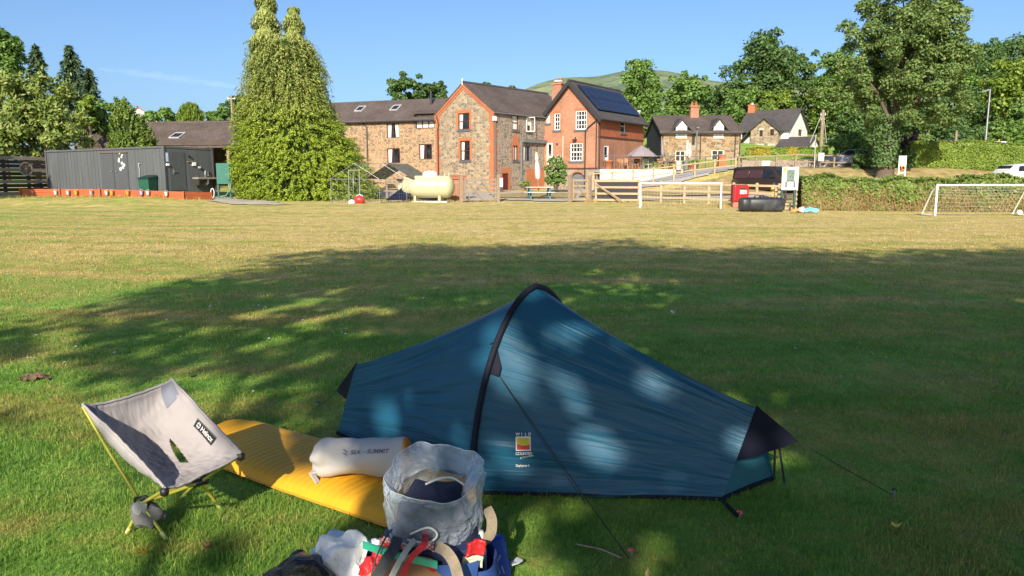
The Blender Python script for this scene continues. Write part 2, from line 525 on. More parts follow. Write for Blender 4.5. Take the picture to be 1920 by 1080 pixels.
MT['leaf_hedge'] = leaf_mat('hedge_leaf', (.030, .065, .008), (.065, .115, .014), (.13, .18, .03), .2, nscale=1.0)
MT['leaf_hedge_br'] = leaf_mat('bright_hedge_leaf', (.045, .095, .008), (.095, .165, .014), (.17, .25, .03), .22, nscale=.8, tint=.85)
MT['leaf_gold'] = leaf_mat('golden_hedge_leaf', (.14, .17, .010), (.27, .28, .015), (.42, .40, .04), .22, tint=.5)
MT['leaf_dry'] = leaf_mat('dry_twig', (.085, .068, .018), (.17, .135, .036), (.26, .215, .065), .12, nscale=1.2, tint=.8)
MT['leaf_purple'] = leaf_mat('purple_leaf', (.020, .012, .014), (.045, .024, .028), (.08, .045, .045), .15)
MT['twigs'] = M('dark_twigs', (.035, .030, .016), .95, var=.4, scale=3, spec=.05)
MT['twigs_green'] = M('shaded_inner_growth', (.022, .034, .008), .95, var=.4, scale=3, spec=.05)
# ---------------------------------------------------------------- ground
def sheet(name, xs, ys, zoff, mat, fn=None):
    X, Y = np.meshgrid(xs, ys)
    Z = (fn or zt)(X, Y) + zoff
    nx, ny = len(xs), len(ys)
    co = np.stack([X, Y, Z], -1).reshape(-1, 3)
    i = np.arange(nx - 1)[None, :] + nx * np.arange(ny - 1)[:, None]
    f = np.stack([i, i + 1, i + nx + 1, i + nx], -1).reshape(-1, 4)
    me = bpy.data.meshes.new(name)
    me.from_pydata(co.tolist(), [], f.tolist())
    me.materials.append(mat)
    me.polygons.foreach_set('use_smooth', [True] * len(me.polygons))
    o = link_mesh(name, me)
    o['kind'] = 'structure'
    return o

xs = np.concatenate([np.linspace(-500, -60, 40), np.arange(-58, 60, .8), np.linspace(62, 500, 40)])
ys = np.concatenate([np.linspace(-60, 8, 18), np.arange(9, 100, .8), np.linspace(102, 900, 60)])
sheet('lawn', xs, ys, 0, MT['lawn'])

def track(name, left, right, zoff, mat, n=60, m=8):
    """a strip of surfacing between two ground polylines given as (x, y)"""
    def at(pl, t):
        pl = np.array(pl, float); s = np.r_[0, np.cumsum(np.linalg.norm(np.diff(pl, axis=0), axis=1))]
        return np.array([np.interp(t * s[-1], s, pl[:, 0]), np.interp(t * s[-1], s, pl[:, 1])])
    V, F = [], []
    for i in range(n + 1):
        a, b = at(left, i / n), at(right, i / n)
        for j in range(m + 1):
            q = a + (b - a) * j / m
            if j in (0, m):
                q = q + np.array([.25 * math.sin(i * 1.7 + j), .18 * math.sin(i * 2.3 + j * 2)])
            V.append((q[0], q[1], zg(q[0], q[1]) + zoff))
    for i in range(n):
        for j in range(m):
            k = i * (m + 1) + j
            F.append((k, k + 1, k + m + 2, k + m + 1))
    me = bpy.data.meshes.new(name); me.from_pydata(V, [], F); me.materials.append(mat)
    me.polygons.foreach_set('use_smooth', [True] * len(me.polygons))
    o = link_mesh(name, me); o['kind'] = 'structure'
    return o

# gravel yard in front of the houses, ramp road up to the right, verges
track('gravel_yard', [(-14, 47.5), (-2, 46), (2.2, 43.6), (7, 44.2), (14, 46.5), (24, 51.5)],
      [(-15, 63), (-8, 62.5), (-1.5, 57.5), (5, 59.5), (9, 55.5), (24, 54.2)], .045, MT['gravel'], 80, 14)
track('ramp_road', [(2.6, 57.5), (7, 56.8), (12, 57.6), (17, 60), (24, 62.2), (40, 64)],
      [(2.8, 61.5), (7.2, 60.5), (12, 61.3), (17, 63.6), (24, 66), (40, 68)], .09, MT['tarmac'], 70, 8)
track('dry_verge', [(4.2, 47.6), (9, 48.3), (15, 50.2), (22, 54.6), (40, 56)],
      [(5.0, 53.5), (9, 54.2), (14, 57.0), (19, 60.2), (40, 62.5)], .12, MT['dryturf'], 70, 8)
track('picnic_lawn', [(-1.0, 47.2), (1.8, 46.6), (3.9, 46.8)], [(-1.6, 52.5), (1.5, 54.5), (4.6, 53.5)], .085, MT['dryturf'], 24, 6)
track('gravel_path', [(-18.2, 46.0), (-16.6, 41.5), (-14.4, 39.2), (-12.2, 38.7)], [(-15.2, 46.0), (-13.6, 42.3), (-12.4, 40.4), (-11.6, 39.4)], .035, MT['gravel'], 24, 5)

# ---------------------------------------------------------------- distant hill
def hill_z(X, Y):
    r = 90 * sm(-220, 90, X) * sm(230, 650, Y) * (1 - .6 * sm(700, 1100, Y))
    r += 4 * np.sin(X * .021 + Y * .011) * sm(230, 500, Y) + 2.5 * np.sin(X * .06 - Y * .03) * sm(230, 500, Y)
    return r - 6
m, nt, bs = base('hazed_moorland')
v = coords(nt, 'Object')
n1 = noise_(nt, v, .012, 6, .65); n2 = noise_(nt, v, .07, 6, .75)
c = ramp(nt, n1, [(.38, (.15, .20, .12)), (.52, (.21, .25, .14)), (.66, (.29, .30, .17))])  # moor tones paled to put distance haze into the colour
c = mixc(nt, ramp(nt, n2, [(.52, (0, 0, 0)), (.60, (1, 1, 1))]), c, (.10, .145, .10))
nt.links.new(c, bs.inputs['Base Color']); bs.inputs['Roughness'].default_value = 1; bs.inputs['Specular IOR Level'].default_value = 0
bump(nt, bs, n2, 1.0, 3)
hx, hy = np.linspace(-320, 620, 95), np.linspace(225, 1150, 80)
sheet('hill', hx, hy, 0, m, hill_z)

m, nt, bs = base('ice_trail'); bs.inputs['Base Color'].default_value = (.9, .92, .95, 1); bs.inputs['Roughness'].default_value = 1
lw = nt.nodes.new('ShaderNodeLayerWeight'); lw.inputs[0].default_value = .5
f = math_(nt, 'SUBTRACT', 1.0, lw.outputs['Facing']); f = math_(nt, 'MULTIPLY', math_(nt, 'POWER', f, 1.6), ramp(nt, noise_(nt, coords(nt, 'Object'), .012, 4, .7), [(.35, (0, 0, 0)), (.75, (.05, .05, .05))]))
tr = nt.nodes.new('ShaderNodeBsdfTransparent'); mx = nt.nodes.new('ShaderNodeMixShader'); nt.links.new(f, mx.inputs[0]); nt.links.new(tr.outputs[0], mx.inputs[1]); nt.links.new(bs.outputs[0], mx.inputs[2]); nt.links.new(mx.outputs[0], nt.nodes['Material Output'].inputs[0])
mb = MB(); pts = [W(185 + 270 * i / 14, 129 + 36 * (i / 14) ** 1.1 + .8 * math.sin(i * 1.9), 3000) for i in range(15)]
mb.tube(pts, [6 + 14 * math.sin(math.pi * (i + .5) / 15) * (1 + .3 * math.sin(i * 2.3)) for i in range(15)], 16, False); o = mb.build('contrail', m); o['kind'] = 'stuff'; tag(o, 'faint white vapour trail high above the barn roof', 'vapour trail')

# ---------------------------------------------------------------- grass (uncountable)
TENT_O = Vector((.12, 3.755, 0))
def blades(name, zones, seed=1, sink=.004):
    rng = np.random.default_rng(seed)
    P, H, WD = [], [], []
    for (d0, d1, dens, h, w) in zones:
        area = .74 * (d1 * d1 - d0 * d0) + 5.0 * (d1 - d0)
        n = int(area * dens)
        y = np.sqrt(rng.uniform(d0 * d0, d1 * d1, n))
        x = rng.uniform(-1, 1, n) * (.74 * y + 2.5)
        P.append(np.stack([x, y], 1)); H.append(np.full(n, h)); WD.append(np.full(n, w))
    P = np.concatenate(P); H = np.concatenate(H); WD = np.concatenate(WD)
    n = len(P)
    cl = (np.sin(P[:, 0] * 7.1 + 2 * np.sin(P[:, 1] * 3.3)) * np.sin(P[:, 1] * 8.3 + 1.7 * np.sin(P[:, 0] * 2.9)) + np.sin(P[:, 0] * 2.3 + 1) * np.sin(P[:, 1] * 1.9))
    H = H * (1 + .28 * cl) * rng.uniform(.45, 1.35, n)
    return mk_blades(name, np.column_stack([P, zt(P[:, 0], P[:, 1]) - sink]), H, WD, rng, .75)

def mk_blades(name, P, H, WD, rng, lean):
    n = len(P)
    a = rng.uniform(0, 2 * np.pi, n)
    tx, ty = np.cos(a), np.sin(a)
    la = rng.uniform(0, 2 * np.pi, n); ln = rng.uniform(.1, 1, n) * lean
    lx, ly = np.cos(la) * ln * H, np.sin(la) * ln * H
    z = np.zeros(n)
    v0 = P - np.stack([tx * WD, ty * WD, z], 1) / 2
    v1 = P + np.stack([tx * WD, ty * WD, z], 1) / 2
    mid = P + np.stack([lx * .35, ly * .35, H * .6], 1)
    v2 = mid + np.stack([tx * WD, ty * WD, z], 1) * .38
    v3 = mid - np.stack([tx * WD, ty * WD, z], 1) * .38
    v4 = P + np.stack([lx, ly, H * (1 - .35 * ln)], 1)
    co = np.stack([v0, v1, v2, v3, v4], 1).reshape(-1, 3)
    me = bpy.data.meshes.new(name)
    me.vertices.add(5 * n); me.vertices.foreach_set('co', co.ravel())
    b = 5 * np.arange(n)[:, None]
    loops = (b + np.array([0, 1, 2, 3, 3, 2, 4])).ravel()
    me.loops.add(7 * n); me.loops.foreach_set('vertex_index', loops.astype(np.int32))
    me.polygons.add(2 * n)
    ls = (7 * np.arange(n)[:, None] + np.array([0, 4])).ravel()
    me.polygons.foreach_set('loop_start', ls.astype(np.int32))
    me.update(calc_edges=True)
    me.materials.append(MT['blade'])
    o = link_mesh(name, me); o['kind'] = 'stuff'
    return o

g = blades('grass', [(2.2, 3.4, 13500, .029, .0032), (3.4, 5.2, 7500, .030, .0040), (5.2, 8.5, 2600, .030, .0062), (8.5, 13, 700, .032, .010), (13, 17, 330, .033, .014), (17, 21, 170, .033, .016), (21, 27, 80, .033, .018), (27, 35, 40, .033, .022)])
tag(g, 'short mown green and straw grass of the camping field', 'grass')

rng = np.random.default_rng(14)
n = 1100; y = rng.uniform(5, 24, n); x = rng.uniform(-.75, .75, n) * y
dz = np.sin(x * 1.3 + 2 * np.sin(y * .7)) * np.sin(y * 1.1 + x * .4) + rng.normal(size=n) * .35 > .25
x, y = x[dz], y[dz]; n = len(x); s = .008 + .0008 * y
P = np.stack([x, y, zt(x, y) + .036], 1); q = np.stack([np.array([[1, 0, .2], [0, 1, .5], [-1, 0, .2], [0, -1, -.1]])] * n) * s[:, None, None] * rng.uniform(.5, 1.1, n)[:, None, None] + P[:, None]
me = bpy.data.meshes.new('clover_flowers'); me.from_pydata(q.reshape(-1, 3).tolist(), [], [(4 * i, 4 * i + 1, 4 * i + 2, 4 * i + 3) for i in range(n)]); me.materials.append(M('clover_white', (.42, .41, .34), .8))
o = link_mesh('clover_flowers', me); o['kind'] = 'stuff'; tag(o, 'tiny white clover flowers dotted through the lawn', 'flowers')
# longer uncut grass along the feet of fences, hedge and sheds
def tuft_line(name, lines, label, seed, dens=110, h=.16, w=.02, spread=.45):
    rng = np.random.default_rng(seed)
    P = []
    for (x0, y0), (x1, y1) in lines:
        L = math.hypot(x1 - x0, y1 - y0); n = int(L * dens)
        t = rng.uniform(0, 1, n); q = rng.normal(0, spread, n)
        nx, ny = -(y1 - y0) / L, (x1 - x0) / L
        P.append(np.stack([x0 + (x1 - x0) * t + nx * q, y0 + (y1 - y0) * t + ny * q], 1))
    P = np.concatenate(P); n = len(P)
    H = h * rng.uniform(.3, 1.3, n) * (1 + .4 * np.sin(P[:, 0] * 3.1))
    o = mk_blades(name, np.column_stack([P, zt(P[:, 0], P[:, 1]) - .01]), H, np.full(n, w), rng, .6)
    return tag(o, label, 'grass')
tuft_line('long_grass', [((-29, 42.3), (-17.5, 42.3)), ((-10.2, 42), (-1, 44)), ((4.2, 43.6), (14.2, 38.0)), ((14.2, 36.9), (27, 34.6)), ((6.5, 38.9), (12.5, 38.2))],
          'longer uncut grass along the fences, hedge and shed fronts', 5)
# ---------------------------------------------------------------- buildings
def clip_poly(poly, hp):
    """clip a 2D convex polygon by half planes a*u+b*v<=c"""
    for a, b, c in hp:
        out = []
        for i in range(len(poly)):
            p, q = poly[i], poly[(i + 1) % len(poly)]
            fp, fq = a * p[0] + b * p[1] - c, a * q[0] + b * q[1] - c
            if fp <= 1e-9: out.append(p)
            if (fp < -1e-9 and fq > 1e-9) or (fp > 1e-9 and fq < -1e-9):
                t = fp / (fp - fq)
                out.append((p[0] + (q[0] - p[0]) * t, p[1] + (q[1] - p[1]) * t))
        poly = out
        if len(poly) < 3: return []
    return poly

def wall(mb, fr, w, v0, v1, ops=(), hp=(), depth=.16, u_start=0.):
    us = sorted({u_start, w, *[o[0] for o in ops], *[o[1] for o in ops]})
    vs = sorted({v0, v1, *[o[2] for o in ops], *[o[3] for o in ops]})
    us = [u for u in us if u_start - 1e-6 <= u <= w + 1e-6]
    vs = [v for v in vs if v0 - 1e-6 <= v <= v1 + 1e-6]
    for a, b in zip(us, us[1:]):
        for c, d in zip(vs, vs[1:]):
            mu, mv = (a + b) / 2, (c + d) / 2
            if any(o[0] < mu < o[1] and o[2] < mv < o[3] for o in ops): continue
            pl = clip_poly([(a, c), (b, c), (b, d), (a, d)], hp)
            if pl: mb.poly([fr.p(u, v) for u, v in pl])
    for (a, b, c, d) in [o[:4] for o in ops]:
        for e in (((a, c), (b, c)), ((b, c), (b, d)), ((b, d), (a, d)), ((a, d), (a, c))):
            (p, q), (r, s) = e
            mb.poly([fr.p(p, q), fr.p(p, q, depth), fr.p(r, s, depth), fr.p(r, s)])

class House:
    def __init__(s, name, A, rz, zb, label, cat='house'):
        s.root = empty(name, (A[0], A[1], zb), rz, label, cat)
        s.M = Matrix.Translation((A[0], A[1], zb)) @ Matrix.Rotation(rz, 4, 'Z')
    def uv(s, fr, px, py):
        o = s.M @ fr.o; n = s.M.to_3x3() @ fr.n; d = s.M.to_3x3() @ fr.d
        r = ray(px, py); c = Vector((0, 0, EYE))
        t = (o - c).dot(n) / r.dot(n)
        p = c + r * t - o
        return p.dot(d), p.z
    def rect(s, fr, x0, y0, x1, y1):
        xm, ym = (x0 + x1) / 2, (y0 + y1) / 2
        return (s.uv(fr, x0, ym)[0], s.uv(fr, x1, ym)[0], s.uv(fr, xm, y1)[1], s.uv(fr, xm, y0)[1])
    def part(s, mb, name, mat, **k):
        return mb.build(name, mat, s.root, **k)

def window(h, fr, r, frame='brownframe', cols=2, rows=1, sill=None, cur=0, bw=.07, bars=0, depth=.13, arch=None, surround=None, tail=None):
    """r=(u0,u1,v0,v1). frame part with pane, sill and curtain sub-parts"""
    u0, u1, v0, v1 = r
    f = MB()
    d0, d1 = depth - .07, depth
    f.fbox(fr, u0, u0 + bw, v0, v1, d0, d1); f.fbox(fr, u1 - bw, u1, v0, v1, d0, d1)
    f.fbox(fr, u0 + bw, u1 - bw, v0, v0 + bw, d0, d1); f.fbox(fr, u0 + bw, u1 - bw, v1 - bw, v1, d0, d1)
    for i in range(1, cols):
        u = u0 + (u1 - u0) * i / cols
        f.fbox(fr, u - bw * .4, u + bw * .4, v0 + bw, v1 - bw, d0 + .005, d1 - .005)
    for j in range(1, rows):
        v = v0 + (v1 - v0) * j / rows
        f.fbox(fr, u0 + bw, u1 - bw, v - bw * .45, v + bw * .45, d0 + .012, d1 - .002)
    if bars:
        nu, nv = bars
        for i in range(1, nu):
            u = u0 + (u1 - u0) * i / nu
            f.fbox(fr, u - .018, u + .018, v0 + bw, v1 - bw, d0 + .02, d1 - .01)
        for j in range(1, nv):
            v = v0 + (v1 - v0) * j / nv
            f.fbox(fr, u0 + bw, u1 - bw, v - .018, v + .018, d0 + .024, d1 - .012)
    w = f.build('window', MT[frame], h.root)
    p = MB(); p.poly([fr.p(u0, v0, depth - .004), fr.p(u1, v0, depth - .004), fr.p(u1, v1, depth - .004), fr.p(u0, v1, depth - .004)])
    p.build('pane', MT['glass'], w)
    if cur:
        c = MB()
        dd = depth - .012
        if cur == 3:
            c.poly([fr.p(u0 + bw, v0 + bw, dd), fr.p(u1 - bw, v0 + bw, dd), fr.p(u1 - bw, v1 - bw, dd), fr.p(u0 + bw, v1 - bw, dd)])
        if cur in (1, 2):
            g = (u1 - u0) * .30
            c.poly([fr.p(u0 + bw, v0 + bw, dd), fr.p(u0 + bw + g * .8, v0 + bw, dd), fr.p(u0 + bw + g, v1 - bw, dd), fr.p(u0 + bw, v1 - bw, dd)])
        if cur == 2:
            c.poly([fr.p(u1 - bw - g * .8, v0 + bw, dd), fr.p(u1 - bw, v0 + bw, dd), fr.p(u1 - bw, v1 - bw, dd), fr.p(u1 - bw - g, v1 - bw, dd)])
        if cur == 4:
            vm = v0 + (v1 - v0) * .45
            c.poly([fr.p(u0 + bw, vm, dd), fr.p(u1 - bw, vm, dd), fr.p(u1 - bw, v1 - bw, dd), fr.p(u0 + bw, v1 - bw, dd)])
        c.build('curtain', MT['curtain'], w)
    if sill:
        s = MB(); s.fbox(fr, u0 - .12, u1 + .12, v0 - .16, v0, -.07, depth)
        s.build('sill', MT[sill], w)
    if surround:
        s = MB(); q = .22
        s.fbox(fr, u0 - q, u0, v0, v1, -.012, depth * .5); s.fbox(fr, u1, u1 + q, v0, v1, -.012, depth * .5)
        s.fbox(fr, u0 - q, u1 + q, v1, v1 + .26, -.012, depth * .5)
        if arch:
            s.fbox(fr, u0 - q * .3, u1 + q * .3, v1 + .26, v1 + arch * .7, -.011, .05)
            s.fbox(fr, u0 + q * .6, u1 - q * .6, v1 + arch * .7, v1 + arch, -.010, .05)
        s.build('surround', MT[surround], w)
    if tail:
        s = MB(); s.fbox(fr, u0 - .1, u1 + .1, v1, v1 + .22, -.01, depth); s.build('lintel', MT[tail], w)
    return w

def gable_roof(h, w, L, ze, za, over=.25, front=.22, back=.1, th=.14, mat='slate', split=.5, name='roof', eave_drop=None, x0=0.):
    """ridge runs along local y; gables at y=0 and y=L"""
    mid = x0 + w * split
    sl = (za - ze) / (w * split); sr = (za - ze) / (w * (1 - split))
    roof = None
    mb = MB()
    y0, y1 = -front, L + back
    xl, xr = x0 - over, x0 + w + over
    zl, zr = ze - over * sl, ze - over * sr
    t = th
    mb.prism([(mid, y0, za + t), (xl, y0, zl + t), (xl, y0, zl), (mid, y0, za)], (0, y1 - y0, 0))
    mb.prism([(mid, y0, za), (xr, y0, zr), (xr, y0, zr + t), (mid, y0, za + t)], (0, y1 - y0, 0))
    r = mb.build(name, MT[mat], h.root, recalc=True)
    k = MB(); k.tube([(mid, y0 - .02, za + t), (mid, y1 + .02, za + t)], .11, 8)
    k.build('ridge_tiles', MT['slate2'], r)
    return r

def pipe(h, fr, pts, r=.05, mat='darkmetal', name='downpipe', off=.08):
    mb = MB()
    mb.tube([fr.p(u, v, -off) for u, v in pts], r, 8)
    return mb.build(name, MT[mat], h.root)

Z = Vector((0, 0, 1))
def frames(w, L):
    front = Fr((0, 0, 0), (1, 0, 0), (0, -1, 0))
    right = Fr((w, 0, 0), (0, 1, 0), (1, 0, 0))
    left = Fr((0, L, 0), (0, -1, 0), (-1, 0, 0))
    back = Fr((w, L, 0), (-1, 0, 0), (0, 1, 0))
    return front, right, left, back

# ---- stone house with red brick quoins (gable to the field)
def corner(px, py, D): return W(px, py, D)
B = corner(925, 208, 60); ZB = .2
dg = Vector((.76, -.65, 0)).normalized()
A = B - dg * 6.5
h = House('stone_house', (A.x, A.y), math.atan2(dg.y, dg.x), ZB, 'rubble stone house with red brick corners and gable end beside the cream gas tank')
w, L = 6.5, 11.0
fF, fR, fL, fB = frames(w, L)
ze = B.z - ZB; za = ze + 2.32
sl = (za - ze) / (w / 2)
ghp = [(-sl, 1, ze), (sl, 1, za + sl * w / 2)]
opsF = [h.rect(fF, 859, 212, 880, 243), h.rect(fF, 863, 264, 881, 301)]
opsR = [h.rect(fR, 961, 216, 972, 244), h.rect(fR, 987, 220, 997, 247), h.rect(fR, 962, 273, 971, 301), h.rect(fR, 981, 273, 995, 303)]
door = h.rect(fR, 942, 325, 954, 356)
mb = MB()
wall(mb, fF, w, -1, za, opsF, ghp)
h.part(mb, 'wall', MT['stone'])
mb = MB()
wall(mb, fR, L, -1, ze, opsR + [door]); wall(mb, fL, L, -1, ze); wall(mb, fB, w, -1, za, (), ghp)
h.part(mb, 'wall', MT['stone_grey'])['label'] = 'greyer stone side wall'
q = MB(); q2 = MB()
for k in range(12):       # toothed brick quoins
    v = -1 + k * .62
    if v > ze - .3: break
    e = min(v + .62, ze)
    lw = .50 if k % 2 else .36
    q.hexa([fF.p(w - lw, v, -.02), fF.p(w + .02, v, -.02), fF.p(w + .02, v, .34 + .1 * (k % 2)), fF.p(w - lw, v, .02),
            fF.p(w - lw, e, -.02), fF.p(w + .02, e, -.02), fF.p(w + .02, e, .34 + .1 * (k % 2)), fF.p(w - lw, e, .02)])
    q2.fbox(fF, -.02, lw, v, e, -.02, .03)
h.part(q, 'quoin', MT['brick_trim'])
h.part(q2, 'quoin', MT['brick_trim'])
q = MB()
for sgn in (0, 1):        # brick verge under the roof
    x0_, x1_ = (-.12, w / 2) if sgn == 0 else (w + .12, w / 2)
    z0_ = ze - .12 * sl
    q.prism([(x0_, -.05, z0_ - .42), (x1_, -.05, za - .42), (x1_, -.05, za - .01), (x0_, -.05, z0_ - .01)], (0, .05 - .003, 0))
    q.prism([(x0_, -.11, z0_ - .20), (x1_, -.11, za - .20), (x1_, -.11, za - .01), (x0_, -.11, z0_ - .01)], (0, .06, 0))
h.part(q, 'verge', MT['brick_trim'], recalc=True)
gable_roof(h, w, L, ze, za, .22, .13, .1)
q = MB(); q.bar((w / 2, -.12, za - .1), (w / 2, -.12, za + .42), .07, .07); h.part(q, 'finial', MT['white'])
window(h, fF, opsF[0], 'brownframe', 1, 2, 'sill', 1, surround='brick_trim')
window(h, fF, opsF[1], 'brownframe', 1, 2, 'sill', 1, surround='brick_trim')
window(h, fR, opsR[0], 'brownframe', 1, 2, 'sill', 3, surround=None)
wo = window(h, fR, opsR[1], 'cream', 1, 1, 'sill', 4)
u0, u1, v0, v1 = opsR[1]
q = MB()                   # casement standing open
fr2 = Fr(fR.p(u0, 0, 0), Vector((.8, .55, 0)), Vector((.55, -.8, 0)))
for a in ((0, .05, v0, v1), (u1 - u0 - .05, u1 - u0, v0, v1), (.05, u1 - u0 - .05, v0, v0 + .05), (.05, u1 - u0 - .05, v1 - .05, v1)):
    q.fbox(fr2, *a, 0, .04)
ca = q.build('casement', MT['white'], wo)
window(h, fR, opsR[2], 'brownframe', 2, 1, 'sill', 3, surround='brick_trim', arch=1.0)
window(h, fR, opsR[3], 'greypaint', 2, 1, None, 1)
q = MB(); q.fbox(fR, opsR[3][0] + .9, opsR[3][1] + .05, opsR[3][2] - .1, opsR[3][3] + .05, -.05, .02); h.part(q, 'shutter_board', MT['greypaint'])
q = MB(); q.fbox(fR, door[0], door[1], door[2], door[3], .09, .14); d = h.part(q, 'door', M('oxblood_door', (.09, .012, .012), .5))
q = MB(); q.fbox(fR, door[0] + .08, door[0] + .16, door[2] + .9, door[2] + 1.0, .04, .09); q.build('handle', MT['steel'], d)
q = MB(); q.fbox(fR, door[0] - .18, door[0], door[2], door[3] + .05, -.012, .08); q.fbox(fR, door[1], door[1] + .18, door[2], door[3] + .05, -.012, .08)
q.fbox(fR, door[0] - .18, door[1] + .18, door[3] + .05, door[3] + .42, -.014, .08); q.build('surround', MT['brick_trim'], d)
r = h.rect(fR, 987, 317, 1022, 347)
q = MB(); q.fbox(fR, r[0], min(r[1], L - 4.2), r[2] - .8, r[3], -.015, .02); h.part(q, 'brick_infill', MT['brick_trim'])
r = h.rect(fR, 978, 262, 1021, 268)
q = MB(); q.fbox(fR, r[0], r[1], r[2], r[3], -.28, .02); h.part(q, 'canopy_beam', MT['greypaint'])
u, v = h.uv(fR, 977, 268); u2, v2 = h.uv(fR, 978, 338)
pipe(h, fR, [(u, v), (u, v2 + .5), (u + .05, v2 + .1), (u + .4, v2 - .5)], .07, 'greypaint')
pipe(h, fR, [(.12, ze - .15), (.12, -.5)], .045, 'greypaint')
pipe(h, fF, [(.10, ze + .1), (.42, ze - .8), (.30, ze - 1.2), (.30, -.5)], .055, 'darkmetal')
q = MB(); q.tube([fR.p(-.1, ze - .14, -.2), fR.p(L, ze - .14, -.2)], .06, 8); h.part(q, 'gutter', MT['greypaint'])
q = MB(); q.fbox(fR, -.12, .25, ze - .75, ze - .42, -.16, -.01); h.part(q, 'alarm_box', MT['white'])
STONE = h

# ---- long stone range behind, running left behind the conifer
Rp = A + Vector((.65, .76, 0)).normalized() * .55
Lp = Vector((-20.6, 70.3, 0)); dl = Vector((Rp.x - Lp.x, Rp.y - Lp.y, 0)); wl = dl.length
h = House('stone_barn', (Lp.x, Lp.y), math.atan2(dl.y, dl.x), .2, 'long stone range with slate roof joined to the left of the gabled house', 'barn')
fF, fR, fL, fB = frames(wl, 6.5)
e0 = W(750, 226, 66.6); ze = e0.z - .2; zr = W(750, 191, 70).z - .2
ops = [h.rect(fF, 725, 231, 748, 259), h.rect(fF, 726, 278, 750, 306), h.rect(fF, 786, 270, 810, 299)]
dorm = h.rect(fF, 779, 214, 815, 241)
mb = MB(); wall(mb, fF, wl, -1, ze, ops + [(dorm[0], dorm[1], dorm[2], ze)])
wall(mb, fL, 6.5, -1, ze); wall(mb, fR, 6.5, -1, ze)
h.part(mb, 'wall', MT['stone_warm'])
mb = MB()
mb.prism([(-.2, -.3, ze - .13), (-.2, 3.25, zr), (-.2, 3.25, zr + .16), (-.2, -.3, ze + .03)], (wl + .2, 0, 0))
mb.prism([(-.2, 3.25, zr), (-.2, 6.8, ze - .13), (-.2, 6.8, ze + .03), (-.2, 3.25, zr + .16)], (wl + .2, 0, 0))
rf = h.part(mb, 'roof', MT['slate'], recalc=True)
slope = (zr - ze) / 3.25
frS = None
def skylight(h, rf, px, py, D, zeave, slope, sw=.8, sh=1.0):
    # plane of front slope in local coords: z = ze + slope*y
    Mi = h.M.inverted(); c = Mi @ Vector((0, 0, EYE)); r = Mi.to_3x3() @ ray(px, py)
    t = (zeave + .16 + slope * c.y - c.z) / (r.z - slope * r.y)
    p = c + r * t
    k = MB()
    dv = Vector((0, 1, slope)).normalized(); nv = Vector((0, -slope, 1)).normalized()
    a = p - Vector((sw / 2, 0, 0)) - dv * sh / 2 + nv * .02
    def q(x0, x1, y0, y1, z1): 
        b = [a + Vector((x, 0, 0)) + dv * y for x, y in ((x0, y0), (x1, y0), (x1, y1), (x0, y1))]
        k.hexa(b + [i + nv * z1 for i in b])
    q(0, sw, 0, .09, .09); q(0, sw, sh - .09, sh, .09); q(0, .09, .09, sh - .09, .09); q(sw - .09, sw, .09, sh - .09, .09)
    fo = k.build('skylight', MT['lightgrey'], rf)
    k = MB(); b = [a + Vector((x, 0, 0)) + dv * y + nv * .05 for x, y in ((.08, .08), (sw - .08, .08), (sw - .08, sh - .08), (.08, sh - .08))]
    k.poly(b); k.build('pane', MT['skyglass'], fo) if False else k.build('pane', MT['glass'], h.root)
skylight(h, h.root, 676, 205, 70, ze, slope)
skylight(h, h.root, 742, 203, 70, ze, slope)
window(h, fF, ops[0], 'brownframe', 2, 1, None, 2); window(h, fF, ops[1], 'brownframe', 2, 1, None, 1); window(h, fF, ops[2], 'brownframe', 2, 1, None, 1)
# dormer
u0, u1, v0, v1 = dorm
q = MB()
q.fbox(fF, u0 - .08, u0, ze - .1, v1, -.03, 2.2); q.fbox(fF, u1, u1 + .08, ze - .1, v1, -.03, 2.2)
dm = h.part(q, 'dormer', MT['darkmetal'])
q = MB(); q.prism([fF.p(u0 - .25, v1 + .02, -.3), fF.p(u0 - .25, v1 + .62, 2.6), fF.p(u0 - .25, v1 + .74, 2.6), fF.p(u0 - .25, v1 + .14, -.3)], (u1 - u0 + .5, 0, 0))
q.build('dormer_roof', MT['slate'], dm, recalc=True)
window(h, fF, dorm, 'brownframe', 3, 1, None, 3, bw=.09)
u, v = h.uv(fF, 688, 229)
pipe(h, fF, [(u - .4, ze - .15), (u, ze - .5), (u, -.5)], .05)
q = MB(); q.tube([fF.p(.1, ze - .12, -.34), fF.p(wl - .3, ze - .12, -.34)], .06, 8); h.part(q, 'gutter', MT['darkmetal'])
q = MB(); pf = h.uv(fF, 765, 203); q.tube([(pf[0] + 1.1, 2.2, ze + 1.4), (pf[0] + 1.1, 2.2, ze + 2.6)], .12, 10); h.part(q, 'flue', MT['darkmetal'])

# ---- brick house
F_ = corner(1122, 216, 62); db = Vector((.82, -.573, 0)).normalized()
wb, Lb = 5.25, 8.6
E_ = F_ - db * wb
h = House('brick_house', (E_.x, E_.y), math.atan2(db.y, db.x), .4, 'orange red brick house with black bargeboards and dark solar panels on its roof')
fF, fR, fL, fB = frames(wb, Lb)
ze = F_.z - .4; za = W(1070, 155, 63.5).z - .4
sl = (za - ze) / (wb / 2); ghp = [(-sl, 1, ze), (sl, 1, za + sl * wb / 2)]
w1 = h.rect(fF, 1079, 207, 1100, 243); w2 = h.rect(fF, 1039, 212, 1050, 244); w0 = h.rect(fF, 1024.5, 213, 1031, 231)
w3 = h.rect(fF, 1069, 268, 1092, 302); dr = h.rect(fF, 1025, 268, 1036, 308)
w0 = (max(w0[0], .06),) + w0[1:]; dr = (max(dr[0], .08),) + dr[1:]
gar = h.rect(fF, 1073, 323, 1095, 350)
vband = h.uv(fF, 1080, 316)[1]
mb = MB(); wall(mb, fF, wb, vband, za, [w1, w2, w0, w3, dr], ghp)
